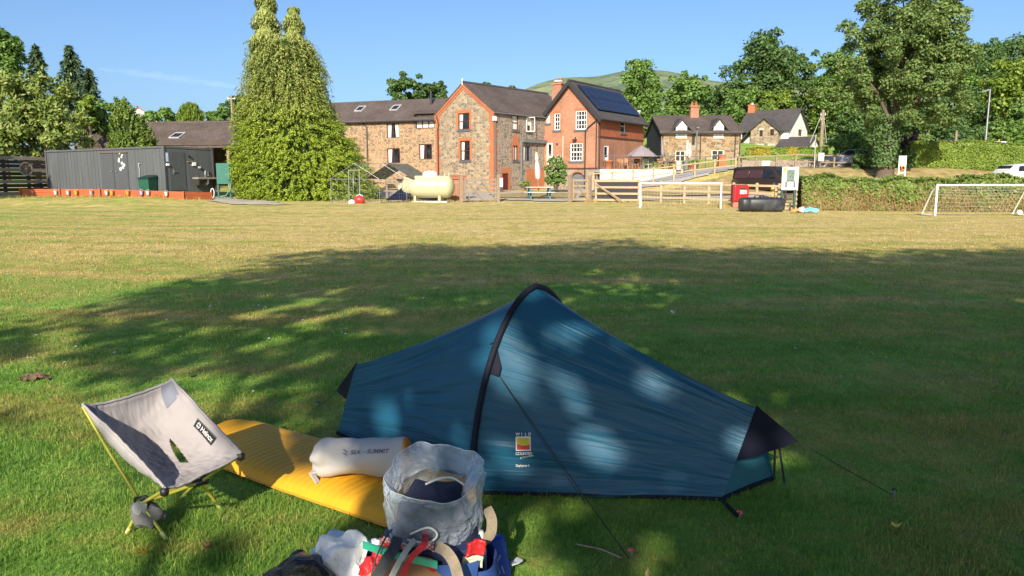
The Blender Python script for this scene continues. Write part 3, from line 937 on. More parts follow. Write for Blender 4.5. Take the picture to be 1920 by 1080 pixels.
wall(mb, fB, wb, vband, za, (), ghp); wall(mb, fL, Lb, vband, ze)
h.part(mb, 'wall', MT['brick'])
mb = MB(); wall(mb, fF, wb, -1.2, vband, [(gar[0], gar[1], gar[2] - .3, gar[3])]); wall(mb, fL, Lb, -1.2, vband); wall(mb, fR, Lb, -1.2, vband)
h.part(mb, 'plinth', MT['stone_grey'])
vt = h.uv(fR, 1165, 259)[1]
w4 = h.rect(fR, 1164, 224, 1173, 249); d2 = h.rect(fR, 1132, 273, 1141, 316)
mb = MB(); wall(mb, fR, Lb, vband, vt, [d2]); h.part(mb, 'wall', MT['brick'])
mb = MB(); wall(mb, fR, Lb, vt, ze, [w4]); h.part(mb, 'wall', MT['tilehung'])['label'] = 'tile hung upper side wall'
mb = MB(); mb.fbox(fR, -.02, Lb, vt - .1, vt + .02, -.07, .01); mb.fbox(fF, 0, wb, vband - .06, vband + .06, -.05, .02); h.part(mb, 'string_course', MT['brownframe'])
rf = gable_roof(h, wb, Lb, ze, za, .42, .40, .25, .16, 'slate2')
# bargeboards
q = MB(); y = -.44
for x0_, x1_ in ((-.42, wb / 2), (wb + .42, wb / 2)):
    z0_ = ze - .42 * sl
    q.prism([(x0_, y, z0_ - .22), (x1_, y, za - .22), (x1_, y, za + .20), (x0_, y, z0_ + .20)], (0, .045, 0))
h.part(q, 'bargeboard', MT['darkmetal'], recalc=True)
# solar panels: two rows of five on the right slope
dv = Vector((wb / 2, 0, ze - za)); sln = dv.length; dv.normalize(); nv = Vector((sl, 0, 1)).normalized()
o0 = Vector((wb / 2, 0, za)) + nv * .17
pm, nt, bs = base('solar_cells')
b_ = N(nt, 'ShaderNodeTexBrick'); b_.offset = 0
b_.inputs['Scale'].default_value = 1; b_.inputs['Brick Width'].default_value = .5; b_.inputs['Row Height'].default_value = .8; b_.inputs['Mortar Size'].default_value = .012
b_.inputs['Color1'].default_value = (.010, .014, .034, 1); b_.inputs['Color2'].default_value = (.012, .018, .040, 1); b_.inputs['Mortar'].default_value = (.05, .06, .08, 1)
nt.links.new(coords(nt, 'UV'), b_.inputs['Vector']); nt.links.new(b_.outputs[0], bs.inputs['Base Color']); bs.inputs['Roughness'].default_value = .32; bs.inputs['Specular IOR Level'].default_value = .3
MT['solar'] = pm
for i in range(2):
    for j in range(7):
        a0, a1 = .45 + i * 1.47, .45 + i * 1.47 + 1.43
        y0, y1 = .25 + j * 1.12, .25 + j * 1.12 + 1.08
        k = MB(); b4 = [o0 + dv * a + Vector((0, yy, 0)) for a, yy in ((a0, y0), (a1, y0), (a1, y1), (a0, y1))]
        b4 = [p + nv * .05 for p in b4]
        k.hexa(b4 + [p + nv * .04 for p in b4]); k.build('solar_panel', MT['solar'], h.root)
window(h, fF, w1, 'white', 1, 2, 'sill', 0, .09, (4, 4), tail='brick_trim'); window(h, fF, w2, 'white', 1, 2, 'sill', 0, .08, (2, 4), tail='brick_trim')
window(h, fF, w0, 'white', 1, 2, 'sill', 0, .08, (2, 3)); window(h, fF, w3, 'white', 1, 2, 'sill', 0, .09, (4, 4), tail='brick_trim')
window(h, fR, w4, 'cream', 1, 2, 'sill', 0, .08)
def door_part(h, fr, r, mat, glassy=None):
    q = MB(); u0, u1, v0, v1 = r
    q.fbox(fr, u0, u0 + .1, v0, v1, .02, .13); q.fbox(fr, u1 - .1, u1, v0, v1, .02, .13); q.fbox(fr, u0 + .1, u1 - .1, v1 - .1, v1, .02, .13)
    q.fbox(fr, u0 + .1, u1 - .1, v0, v1 - .1, .07, .12)
    d = h.part(q, 'door', MT[mat])
    if glassy:
        k = MB(); g0, g1 = glassy
        um = (u0 + u1) / 2; gw = (u1 - u0) * .26
        k.fbox(fr, um - gw, um + gw, v0 + (v1 - v0) * g0, v0 + (v1 - v0) * g1, .062, .072); k.build('pane', MT['glass'], d)
    k = MB(); k.fbox(fr, u1 - .26, u1 - .18, v0 + 1.0, v0 + 1.06, .0, .07); k.build('handle', MT['steel'], d)
    return d
door_part(h, fF, dr, 'white', (.4, .93)); door_part(h, fR, d2, 'white', (.5, .93))
q = MB(); n = 10; pts = []
for k in range(n + 1):
    a = math.pi * k / n
    pts.append(fF.p((gar[0] + gar[1]) / 2 - math.cos(a) * (gar[1] - gar[0]) / 2, gar[3] - .25 + .3 * math.sin(a), -.02))
q.prism(pts + [fF.p(gar[1] + .1, gar[3] - .3, -.02), fF.p(gar[1] + .1, gar[3] + .35, -.02), fF.p(gar[0] - .1, gar[3] + .35, -.02), fF.p(gar[0] - .1, gar[3] - .3, -.02)][::1], -fF.n * .03) if False else None
q.tube([p + fF.n * .03 for p in pts], .09, 6)
h.part(q, 'arch', MT['brick'])
q = MB(); q.fbox(fF, gar[0], gar[1], gar[2] - .3, gar[3], .1, .16)
for k in range(6): q.fbox(fF, gar[0] + .02, gar[1] - .02, gar[2] - .28 + k * .26, gar[2] - .28 + k * .26 + .22, .08, .1)
h.part(q, 'garage_door', MT['greypaint'])
pipe(h, fF, [(wb + .1, ze - .25), (wb - .9, ze - .95), (wb - 1.15, ze - 1.2), (wb - 1.15, 0)], .055)
pipe(h, fF, [(wb - .12, ze - .45), (wb - .12, 0)], .05); pipe(h, fR, [(.12, ze - .5), (.12, 0)], .05)
q = MB(); q.tube([fR.p(-.4, ze - .36, -.46), fR.p(Lb + .2, ze - .36, -.46)], .06, 8); h.part(q, 'gutter', MT['darkmetal'])
u, v = h.uv(fF, 1079, 264); q = MB(); q.fbox(fF, u - .15, u + .15, v, v + .12, -.3, 0); q.fbox(fF, u - .05, u + .05, v + .12, v + .3, -.05, 0); h.part(q, 'wall_lamp', MT['darkmetal'])
u, v = h.uv(fF, 1045, 270); q = MB(); q.fbox(fF, u - .06, u + .06, v - .06, v + .06, -.1, 0); h.part(q, 'vent', MT['darkmetal'])
u, v = h.uv(fF, 1056, 255); pipe(h, fF, [(u, v), (u, v - 2.2)], .025, 'cream', 'cable_trunk', .03)
# chimney
c = h.M.inverted() @ W(1048, 172, 65.5)
q = MB(); q.box(c.x - .45, c.x + .45, c.y - .4, c.y + .4, za - 2.6, za + .05); q.box(c.x - .52, c.x + .52, c.y - .47, c.y + .47, za + .05, za + .2)
ch = h.part(q, 'chimney', MT['brick'])
for k in (-.22, .22):
    q = MB(); q.lathe([(.15, za + .2), (.13, za + .6), (.15, za + .62), (.10, za + .63)], 10, (c.x + k, c.y, 0)); q.build('chimney_pot', MT['brick_trim'], ch)
q = MB(); q.lathe([(.03, za + .2), (.38, za + .3), (.45, za + .34), (.35, za + .42)], 12, (c.x - .05, c.y - .0, 0)); q.build('aerial_dish', MT['white'], ch)
# flue behind
q = MB(); p = h.M.inverted() @ W(1198, 210, 71); q.tube([(p.x, p.y, p.z - 2.2), (p.x, p.y, p.z)], .13, 10); q.tube([(p.x, p.y, p.z), (p.x, p.y, p.z + .15)], .2, 10); h.part(q, 'flue', MT['lightgrey'])
BRICK = h

# ---- low slate roof linking between (seen over the stone house's ridge)
h = House('rear_wing', (3.2, 74), 0, 1, 'slate roofed rear wing glimpsed between the stone and brick houses', 'house wing')
mb = MB(); fF, fR, fL, fB = frames(8, 6); wall(mb, fF, 8, -1, 6.6); wall(mb, fL, 6, -1, 6.6); wall(mb, fR, 6, -1, 6.6); h.part(mb, 'wall', MT['brick'])
mb = MB(); mb.prism([(-.2, -.3, 6.45), (-.2, 3, 8.4), (-.2, 3, 8.55), (-.2, -.3, 6.6)], (8.4, 0, 0)); mb.prism([(-.2, 3, 8.4), (-.2, 6.3, 6.45), (-.2, 6.3, 6.6), (-.2, 3, 8.55)], (8.4, 0, 0))
h.part(mb, 'roof', MT['slate2'], recalc=True)

# ---- stone cottage with two dormers
Hc = W(1240, 247, 75); Hr = W(1390, 245, 75); zb = 2.4
wc = Hr.x - Hc.x
h = House('stone_cottage', (Hc.x, Hc.y), 0, zb, 'sandstone cottage with two white dormers, slate hung end and brick chimney', 'cottage')
fF, fR, fL, fB = frames(wc, 8); ze = Hc.z - zb; zr = W(1300, 221, 79).z - zb; sl = (zr - ze) / 4
wa = h.rect(fF, 1266, 282, 1285, 311); wbn = h.rect(fF, 1334, 281, 1357, 309); wn_ = h.rect(fF, 1297, 252, 1303, 272)
d1 = h.rect(fF, 1269, 237, 1286, 257); d2_ = h.rect(fF, 1340, 236, 1355, 257)
mb = MB(); wall(mb, fF, wc, -1, ze, [wa, wbn, wn_, (d1[0], d1[1], d1[2], ze), (d2_[0], d2_[1], d2_[2], ze)])
h.part(mb, 'wall', MT['stone_cot'])
mb = MB(); ghp = [(-sl, 1, ze), (sl, 1, zr + sl * 4)]
wall(mb, fL, 8, -1, zr, (), ghp); h.part(mb, 'wall', MT['slatehung'])['label'] = 'dark slate hung end wall'
mb = MB(); wall(mb, fR, 8, -1, zr, (), ghp); wall(mb, fB, wc, -1, ze); h.part(mb, 'wall', MT['stone_cot'])
mb = MB(); o = .3
mb.prism([(-.2, -o, ze - o * sl), (-.2, 4, zr), (-.2, 4, zr + .15), (-.2, -o, ze - o * sl + .15)], (wc + .3, 0, 0)); mb.prism([(-.2, 4, zr), (-.2, 8 + o, ze - o * sl), (-.2, 8 + o, ze - o * sl + .15), (-.2, 4, zr + .15)], (wc + .3, 0, 0))
h.part(mb, 'roof', MT['slate'], recalc=True)
q = MB(); q.tube([(-.25, 4, zr + .15), (wc + .2, 4, zr + .15)], .11, 8); h.part(q, 'ridge_tiles', MT['slate2'])
for (u0, u1, v0, v1) in (d1, d2_):
    um = (u0 + u1) / 2
    q = MB(); q.fbox(fF, u0 - .1, u0, v0, v1 + .05, -.03, 1.8); q.fbox(fF, u1, u1 + .1, v0, v1 + .05, -.03, 1.8)
    q.prism([fF.p(u0 - .1, v1 + .05, -.02), fF.p(u1 + .1, v1 + .05, -.02), fF.p(um, v1 + .68, -.02)], (0, .1, 0))
    dm = h.part(q, 'dormer', MT['white'])
    q = MB(); s2 = .63 / (um - u0 + .1)
    for sg in (-1, 1):
        e = um + sg * (um - u0 + .62); ev = v1 + .68 - (um - u0 + .62) * s2
        q.prism([fF.p(um, v1 + .66, -.3), fF.p(e, ev, -.3), fF.p(e, ev + .13, -.3), fF.p(um, v1 + .82, -.3)], (0, 3.0, 0))
    q.build('dormer_roof', MT['slate2'], dm, recalc=True)
    window(h, fF, (u0, u1, v0, v1), 'white', 2, 1, 'stonesill', 3, .09, depth=.05)
window(h, fF, wa, 'cream', 2, 1, None, 0, .09, (1, 3)); window(h, fF, wbn, 'cream', 2, 1, 'stonesill', 0, .09, (1, 3)); window(h, fF, wn_, 'darkmetal', 1, 1)
for px_ in (1242, 1313, 1378, 1387):
    u, v = h.uv(fF, px_, 270); pipe(h, fF, [(u, ze - .3), (u, -.2)], .05)
q = MB(); q.tube([fF.p(-.2, ze - .18, -.36), fF.p(wc, ze - .18, -.36)], .07, 8); q.fbox(fF, 0, wc, ze - .22, ze - .02, -.05, .0); h.part(q, 'gutter', MT['darkmetal'])
c = h.M.inverted() @ W(1301, 214, 79)
q = MB(); q.box(c.x - .42, c.x + .42, 3.6, 4.4, zr - .3, zr + 1.05); q.box(c.x - .5, c.x + .5, 3.52, 4.48, zr + 1.05, zr + 1.2); ch = h.part(q, 'chimney', MT['brick'])
for k in (-.2, .2):
    q = MB(); q.lathe([(.14, zr + 1.2), (.12, zr + 1.6), (.14, zr + 1.62), (.09, zr + 1.63)], 8, (c.x + k, 4, 0)); q.build('chimney_pot', MT['brick_trim'], ch)

# ---- white house behind the hedge
P0 = W(1405, 255, 92); zb = 3.6
dw = Vector((.785, -.62, 0)).normalized(); ww = 8.2
O = W(1384, 255, 93.6)
h = House('white_house', (O.x, O.y), math.atan2(dw.y, dw.x), zb, 'white rendered house with rubble stone gable and slate roof behind the trimmed hedge')
fF, fR, fL, fB = frames(ww, 7)
Dl = 93
ze = W(1490, 243, 91).z - zb; zr = W(1498, 208, 94.5).z - zb; sl = (zr - ze) / 3.5
Ow = 9.0
u_c = h.uv(fF, 1478, 260)[0]; ww = u_c
fF, fR, fL, fB = frames(ww, 7)
ghp = [(-sl, 1, ze), (sl, 1, zr + sl * 3.5)]
wl_ = h.rect(fF, 1391, 247, 1399, 259); wr_ = h.rect(fR, 1497, 243, 1504, 255)
mb = MB(); wall(mb, fF, ww, -1, ze, [wl_]); wall(mb, fR, 7, -1, zr, [wr_], ghp); wall(mb, fL, 7, -1, zr, (), ghp); wall(mb, fB, ww, -1, ze)
h.part(mb, 'wall', MT['render'])
window(h, fF, wl_, 'brownframe', 2, 1); window(h, fR, wr_, 'brownframe', 2, 1)
mb = MB(); o = .35; x0_, x1_ = -.3, ww + .3
mb.prism([(x0_, -o, ze - o * sl), (x0_, 3.5, zr), (x0_, 3.5, zr + .15), (x0_, -o, ze - o * sl + .15)], (x1_ - x0_, 0, 0)); mb.prism([(x0_, 3.5, zr), (x0_, 7 + o, ze - o * sl), (x0_, 7 + o, ze - o * sl + .15), (x0_, 3.5, zr + .15)], (x1_ - x0_, 0, 0))
h.part(mb, 'roof', MT['slate2'], recalc=True)
# stone front gable
ga = h.uv(fF, 1413, 260)[0]; gb = h.uv(fF, 1464, 260)[0]; gw = gb - ga
fg = Fr((ga, -1.0, 0), (1, 0, 0), (0, -1, 0))
zg_ = h.uv(fg, 1438, 222)[1]; zge = h.uv(fg, 1463, 243)[1]; s2 = (zg_ - zge) / (gw / 2)
g1 = h.rect(fg, 1424, 244, 1430, 256); g2 = h.rect(fg, 1444, 242, 1451, 254); g3 = h.rect(fg, 1422, 274, 1431, 284); g4 = h.rect(fg, 1441, 273, 1451, 284)
mb = MB(); wall(mb, fg, gw, -1, zg_, [g1, g2, g3, g4], [(-s2, 1, zge), (s2, 1, zg_ + s2 * gw / 2)])
wall(mb, Fr((gb, -1, 0), (0, 1, 0), (1, 0, 0)), 1.0, -1, zge); wall(mb, Fr((ga, 0, 0), (0, -1, 0), (-1, 0, 0)), 1.0, -1, zge)
h.part(mb, 'wall', MT['stone'])
for r in (g1, g2, g3, g4): window(h, fg, r, 'brownframe', 2, 1, tail='stonesill')
mb = MB(); um = ga + gw / 2
for sg in (-1, 1):
    e = um + sg * (gw / 2 + .35); ev = zge - .35 * s2
    mb.prism([(um, -1.3, zg_), (e, -1.3, ev), (e, -1.3, ev + .14), (um, -1.3, zg_ + .14)], (0, 4.2, 0))
h.part(mb, 'gable_roof', MT['slate2'], recalc=True)
# low left lean-to and right porch wing
mb = MB(); mb.prism([(ga - 1.7, -1.1, 1.9), (ga, -1.1, 3.6), (ga, -1.1, 3.75), (ga - 1.7, -1.1, 2.05)], (0, 1.1, 0)); h.part(mb, 'lean_to_roof', MT['slate2'], recalc=True)
mb = MB(); mb.box(ga - 1.5, ga, -.95, 0, -1, 2.0); h.part(mb, 'lean_to', MT['stone'])
pr = h.M.inverted() @ W(1525, 282, 88.5); pl = h.M.inverted() @ W(1462, 282, 91)
pw = 2.3; x0_ = gb + .05; x1_ = gb + 3.7; py0, py1 = -1.9, 2.7
zpe = h.uv(Fr((0, py0, 0), (1, 0, 0), (0, -1, 0)), 1480, 276)[1]; zpr = zpe + 1.15
mb = MB(); fp = Fr((x0_, py0, 0), (1, 0, 0), (0, -1, 0)); fpr = Fr((x1_, py0, 0), (0, 1, 0), (1, 0, 0))
wp = [(.4, 1.3, zpe - 1.3, zpe - .25), (2.2, 3.1, zpe - 1.3, zpe - .25)]
wall(mb, fp, x1_ - x0_, -1, zpe, wp); h.part(mb, 'wall', MT['stone'])
sp = (zpr - zpe) / ((py1 - py0) / 2); D_ = py1 - py0
wq = (D_ / 2 - .45, D_ / 2 + .45, zpe - 1.2, zpe - .1)
mb = MB(); wall(mb, fpr, D_, -1, zpr, [wq], [(-sp, 1, zpe), (sp, 1, zpr + sp * D_ / 2)]); h.part(mb, 'wall', MT['render'])
for r in wp: window(h, fp, r, 'brownframe', 2, 1)
window(h, fpr, wq, 'brownframe', 2, 1)
mb = MB(); o = .3; ym = (py0 + py1) / 2
mb.prism([(x0_, py0 - o, zpe - o * sp), (x0_, ym, zpr), (x0_, ym, zpr + .13), (x0_, py0 - o, zpe - o * sp + .13)], (x1_ - x0_ + .25, 0, 0)); mb.prism([(x0_, ym, zpr), (x0_, py1 + o, zpe - o * sp), (x0_, py1 + o, zpe - o * sp + .13), (x0_, ym, zpr + .13)], (x1_ - x0_ + .25, 0, 0))
h.part(mb, 'porch_roof', MT['slate2'], recalc=True)
q = MB(); q.box(-.1, .75, 3.1, 3.9, zr - .6, zr + .75); q.box(-.15, .8, 3.05, 3.95, zr + .75, zr + .9); ch = h.part(q, 'chimney', MT['brick_trim'])
q = MB(); q.lathe([(.15, zr + .9), (.12, zr + 1.25), (.05, zr + 1.26)], 8, (.3, 3.5, 0)); q.build('chimney_pot', MT['white'], ch)

# ---- low open barn at the left
L0 = W(150, 268, 60); R0 = W(470, 268, 57.5)
dl = Vector((R0.x - L0.x, R0.y - L0.y, 0)); wl = dl.length
h = House('open_barn', (L0.x, L0.y), math.atan2(dl.y, dl.x), .3, 'low slate roofed barn with dark open front behind the grey cabin', 'barn')
ze = W(400, 267, 58).z - .3; zr = W(400, 232, 61.5).z - .3
mb = MB()
mb.prism([(-.1, -.4, ze - .2), (-.1, 3.6, zr), (-.1, 3.6, zr + .15), (-.1, -.4, ze - .05)], (wl + .2, 0, 0)); mb.prism([(-.1, 3.6, zr), (-.1, 7.4, ze - .2), (-.1, 7.4, ze - .05), (-.1, 3.6, zr + .15)], (wl + .2, 0, 0))
h.part(mb, 'roof', MT['barnroof'], recalc=True)
q = MB(); q.tube([(-.1, 3.6, zr + .15), (wl + .1, 3.6, zr + .15)], .12, 8); q.box(0, wl, -.32, -.2, ze - .42, ze - .2); h.part(q, 'ridge_tiles', MT['slate'])
mb = MB(); mb.box(0, wl, 6.8, 7.0, -1, ze); mb.box(0, .2, 0, 6.8, -1, ze); mb.box(wl - .2, wl, 0, 6.8, -1, ze); mb.box(.2, wl * .62, .0, .2, -1, ze - .42); h.part(mb, 'wall', MT['stone_grey'])
for k in range(4):
    x = wl * (.64 + .11 * k); q = MB(); q.box(x, x + .22, 0, .22, -1, ze - .3); h.part(q, 'post', MT['wood'])
slope = (zr - ze) / 3.6
for px_ in (333, 208): skylight(h, h.root, px_, 255 if px_ == 333 else 258, 60, ze - .05, slope, .9, 1.1)
# red roofed white gable glimpsed beyond
p = W(262, 222, 110); h = House('red_roofed_house', (p.x - 3, p.y), R(25), 2, 'white house with red tiled roof glimpsed above the small cypress')
mb = MB(); fF, fR, fL, fB = frames(5, 7); z1 = W(262, 222, 110).z - 2; z2 = z1 + 1.6; ghp = [(-.64, 1, z1), (.64, 1, z2 + .64 * 2.5)]
wall(mb, fF, 5, -1, z2, (), ghp); wall(mb, fR, 7, -1, z1); wall(mb, fL, 7, -1, z1); h.part(mb, 'wall', MT['render'])
gable_roof(h, 5, 7, z1, z2, .3, .2, .1, .14, 'brick_trim')
# ---------------------------------------------------------------- foliage tools
def quads_mesh(name, C, mats, parent=None, idx=None):
    """C: (n,4,3) leaf corners"""
    n = len(C)
    me = bpy.data.meshes.new(name)
    me.vertices.add(4 * n); me.vertices.foreach_set('co', np.ascontiguousarray(C, dtype=np.float32).ravel())
    me.loops.add(4 * n); me.loops.foreach_set('vertex_index', np.arange(4 * n, dtype=np.int32))
    me.polygons.add(n); me.polygons.foreach_set('loop_start', (4 * np.arange(n)).astype(np.int32))
    mats = mats if isinstance(mats, (list, tuple)) else [mats]
    for m in mats: me.materials.append(m)
    if idx is not None: me.polygons.foreach_set('material_index', idx.astype(np.int32))
    me.update(calc_edges=True)
    return link_mesh(name, me, parent)

def unit(a): return a / np.maximum(1e-9, np.linalg.norm(a, axis=-1, keepdims=True))

def leaf_corners(P, Nn, L, Wd, rng, T=None, fold=.18):
    n = len(P)
    if T is None:
        T = rng.normal(size=(n, 3))
    T = unit(T - Nn * np.sum(T * Nn, -1, keepdims=True))
    B = np.cross(Nn, T)
    L = L[:, None] / 2; Wd = Wd[:, None] / 2
    return np.stack([P + T * L, P + B * Wd + Nn * Wd * fold, P - T * L, P - B * Wd + Nn * Wd * fold], 1)

def clump_leaves(clumps, n, size, rng, up=.45, flat=.75, inner=.35):
    c = np.array([k[0] for k in clumps]); r = np.array([k[1] for k in clumps])
    p = r ** 2; p /= p.sum()
    k = rng.choice(len(clumps), n, p=p)
    d = unit(rng.normal(size=(n, 3)))
    d[:, 2] = np.where((d[:, 2] < -.35) & (rng.random(n) < .65), -d[:, 2], d[:, 2])
    rad = 1 - inner * rng.random(n) ** 2 + .10 * rng.normal(size=n)
    bumpy = 1 + .20 * np.sin(d[:, 0] * 5 + k) * np.sin(d[:, 1] * 5.3 + 2 * k) + .12 * np.sin(d[:, 2] * 9 + 3 * k)
    P = c[k] + d * (r[k] * rad * bumpy)[:, None] * np.array([1, 1, flat])
    Nn = unit(d * .7 + rng.normal(size=(n, 3)) * .55 + np.array([0, 0, up]))
    s = size * rng.uniform(.6, 1.35, n)
    return leaf_corners(P, Nn, s, s * rng.uniform(.5, .8, n), rng)

def env_clumps(rng, lobes, k, rr=(.22, .34)):
    """clump centres near the skin of ellipsoid lobes [(cx,cy,cz,rx,ry,rz)]"""
    out = []
    tot = sum((l[3] * l[4] + l[3] * l[5] + l[4] * l[5]) for l in lobes)
    for l in lobes:
        m = max(3, int(round(k * (l[3] * l[4] + l[3] * l[5] + l[4] * l[5]) / tot)))
        mean = (l[3] + l[4] + l[5]) / 3
        for i in range(m):
            z = 1 - 2 * (i + .5) / m
            a = i * 2.39996 + rng.uniform(-.5, .5)
            q = math.sqrt(max(0, 1 - z * z))
            f = rng.uniform(.55, .92)
            cr = mean * rng.uniform(*rr)
            out.append((np.array([l[0] + l[3] * q * math.cos(a) * f, l[1] + l[4] * q * math.sin(a) * f, l[2] + l[5] * (z + rng.uniform(-.12, .12)) * f]), cr))
    return out

def limbs(mb, rng, clumps, z0, r0, ztop, k=9, lean=(0, 0)):
    pts = []
    for i in range(7):
        t = i / 6
        pts.append((lean[0] * t + .10 * r0 * math.sin(3 * t + 1) * 3 * t, lean[1] * t, z0 + (ztop - z0) * t))
    mb.tube(pts, [r0 * (1.35 if i == 0 else 1.0) * (1 - .75 * i / 6) for i in range(7)], 10)
    idx = rng.permutation(len(clumps))[:k]
    for j in idx:
        c = clumps[j][0]
        t = min(.9, max(.22, (c[2] - z0) / (ztop - z0) * .62))
        b = Vector(pts[int(t * 6)])
        e = Vector(c)
        m1 = b.lerp(e, .45) + Vector((0, 0, .10 * (e - b).length))
        rb = r0 * (1 - .75 * t) * .5
        mb.tube([b, m1, e], [rb, rb * .6, rb * .2], 6)

def broadleaf(name, loc, lobes, label, cat='tree', mat='leaf_mid', n=14000, size=.3, k=40, trunk=(.35, 6), seed=1, group=None, rr=(.28, .42), bark='bark', klimb=9, flat=.75, z0=-.3, up=.45, mats=None):
    rng = np.random.default_rng(seed)
    t = empty(name, loc, 0, label, cat, group)
    cl = env_clumps(rng, lobes, k, rr)
    mb = MB(); limbs(mb, rng, cl, z0, trunk[0], trunk[1], klimb)
    mb.build('trunk', MT[bark], t)
    quads_mesh('crown', clump_leaves(cl, n, size, rng, up, flat), MT[mat], t)
    return t

def px_tree(px, ytop, ybot, hw, D, **k):
    """tree whose crown spans these pixel rows; returns loc and a default lobe set"""
    x = WX(px, D); zt_ = W(px, ytop, D).z; zb_ = W(px, ybot, D).z; r = hw / FPX * D
    g = zg(x, D)
    return (x, D, g), (zt_ - g), (zb_ - g), r

def simple_tree(px, ytop, ybot, hw, D, seed, label, mat, n=9000, size=.34, k=34, name='broadleaf_tree', group=None, skew=0., **kw):
    loc, T, Bt, r = px_tree(px, ytop, ybot, hw, D)
    rng = random.Random(seed)
    h = T - Bt; c = (T + Bt) / 2
    lobes = [(0, 0, c, r * .80, r * .8, h * .46)]
    for i in range(5):
        a = rng.uniform(0, 6.28); q = rng.uniform(.35, .6) * r
        lobes.append((q * math.cos(a) + skew * r * .2, q * math.sin(a), Bt + h * rng.uniform(.22, .82), r * rng.uniform(.32, .5), r * rng.uniform(.32, .5), h * rng.uniform(.16, .26)))
    return broadleaf(name, loc, lobes, label, 'tree', mat, n, size, k, (max(.18, r * .07), max(1.5, Bt + h * .7)), seed, group, **kw)

# ---------------------------------------------------------------- the tall cypress
def cypress(name, loc, prof, Hh, label, n, seed, mats, size=(.34, .15, 1.), plume=26, tops=None, core=True, droop=.5, split=.55, bulge=None, cat='tree', trunk_r=.3):
    """prof: [(height fraction, radius left, radius right)] of the outline"""
    rng = np.random.default_rng(seed)
    t = empty(name, loc, 0, label, cat)
    hs = np.array([p[0] for p in prof]) * Hh; rl = np.array([p[1] for p in prof]); rr_ = np.array([p[2] for p in prof])
    # sample heights by circumference
    zz = np.linspace(hs[0], hs[-1], 400)
    wgt = np.interp(zz, hs, (rl + rr_) / 2) + .15
    cum = np.cumsum(wgt); cum /= cum[-1]
    z = np.interp(rng.random(n), cum, zz)
    a = rng.uniform(0, 2 * np.pi, n)
    L, Rr = np.interp(z, hs, rl), np.interp(z, hs, rr_)
    cx = (Rr - L) / 2; rad = (Rr + L) / 2
    depthf = .80
    # drooping plumes: each a little curved axis clothed in fine sprays
    per = plume
    m = n // per; z, a, cx, rad = z[:m], a[:m], cx[:m], rad[:m]
    q = np.sin(a * 6 + 2.0 * np.sin(z * 2.1) + z * .9) * np.sin(z * 3.7 + 1.7 * np.sin(a * 3))
    hf0 = z / Hh; hi = sm(split - .08, split + .1, hf0)
    base_f = np.clip(.88 + .08 * q - .16 * rng.random(m) ** 2, .3, 1.02)
    out = np.stack([np.cos(a), np.sin(a) * depthf, np.zeros(m)], 1)
    PL = (np.minimum(rad * .32, .62) + .22) * rng.uniform(.7, 1.25, m) * (1 + .35 * hi) * size[2]
    rb = np.maximum(rad * base_f - .62 * PL, .12 * rad)
    B0 = np.stack([cx + np.cos(a) * rb, np.sin(a) * rb * depthf, z], 1)
    dr = (droop + .75 * hi)[:, None]
    ax_ = unit(out * 1.0 - np.array([0, 0, 1.0]) * dr * .55 + rng.normal(size=(m, 3)) * .30)
    k = np.repeat(np.arange(m), per); nn = len(k)
    u = rng.random(nn)
    bend = np.array([0, 0, -1.0]) * (dr[k] * .55)
    P = B0[k] + ax_[k] * (PL[k] * u)[:, None] + bend * (PL[k] * u * u)[:, None] + rng.normal(size=(nn, 3)) * (.10 * (1.15 - u) * size[2])[:, None]
    Nn = unit(out[k] * .55 + np.array([0, 0, .75]) + rng.normal(size=(nn, 3)) * .5)
    T = unit(ax_[k] * .9 + bend * 1.1 * u[:, None] + rng.normal(size=(nn, 3)) * .42)
    C = leaf_corners(P, Nn, size[0] * rng.uniform(.6, 1.4, nn), size[1] * rng.uniform(.6, 1.3, nn), rng, T)
    hf = hf0[k]; n = nn
    idx = (hf + .12 * rng.normal(size=n) > split).astype(int) if len(mats) > 1 else np.zeros(n, int)
    mb = MB()
    mb.tube([(0, 0, -.3), (0, 0, Hh * .5), (0, 0, Hh * .98)], [trunk_r, trunk_r * .6, .03], 8)
    mb.build('trunk', MT['bark'], t)
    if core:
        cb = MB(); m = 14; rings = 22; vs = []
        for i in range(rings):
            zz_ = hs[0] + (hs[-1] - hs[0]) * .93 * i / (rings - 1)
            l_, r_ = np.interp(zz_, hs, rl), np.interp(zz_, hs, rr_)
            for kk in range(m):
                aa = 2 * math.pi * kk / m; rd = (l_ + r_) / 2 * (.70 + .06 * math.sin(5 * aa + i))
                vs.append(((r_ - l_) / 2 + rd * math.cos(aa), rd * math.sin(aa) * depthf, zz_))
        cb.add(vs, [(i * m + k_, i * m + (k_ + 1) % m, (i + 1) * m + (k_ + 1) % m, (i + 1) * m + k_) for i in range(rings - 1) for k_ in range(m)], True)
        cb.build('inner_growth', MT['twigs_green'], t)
    quads_mesh('crown', C, [MT[q_] for q_ in mats], t, idx)
    return t

D = 46.5; X0 = WX(545, D); g0 = zg(X0, D)
S = D / FPX
def pr(y, xl, xr): return ((W(545, y, D).z - g0), max(.02, (545 - xl) * S), max(.02, (xr - 545) * S))
rows = [(379, 448, 712), (360, 430, 716), (335, 424, 712), (310, 424, 704), (285, 428, 690), (262, 432, 674), (240, 437, 660), (220, 441, 648), (200, 446, 640), (185, 450, 636), (165, 456, 632), (140, 460, 630), (115, 464, 624), (97, 468, 616), (78, 474, 604), (60, 486, 588)]
pf = [pr(*r) for r in rows]; Hc_ = pf[-1][0]
cy = cypress('tall_cypress', (X0, D, g0), [(a / Hc_, b, c) for a, b, c in pf], Hc_, 'tall broad bright green cypress standing between the grey cabin and the stone houses', 150000, 3, ['leaf_conifer', 'leaf_conifer2'], (.155, .052, 1.), plume=34, droop=.25)
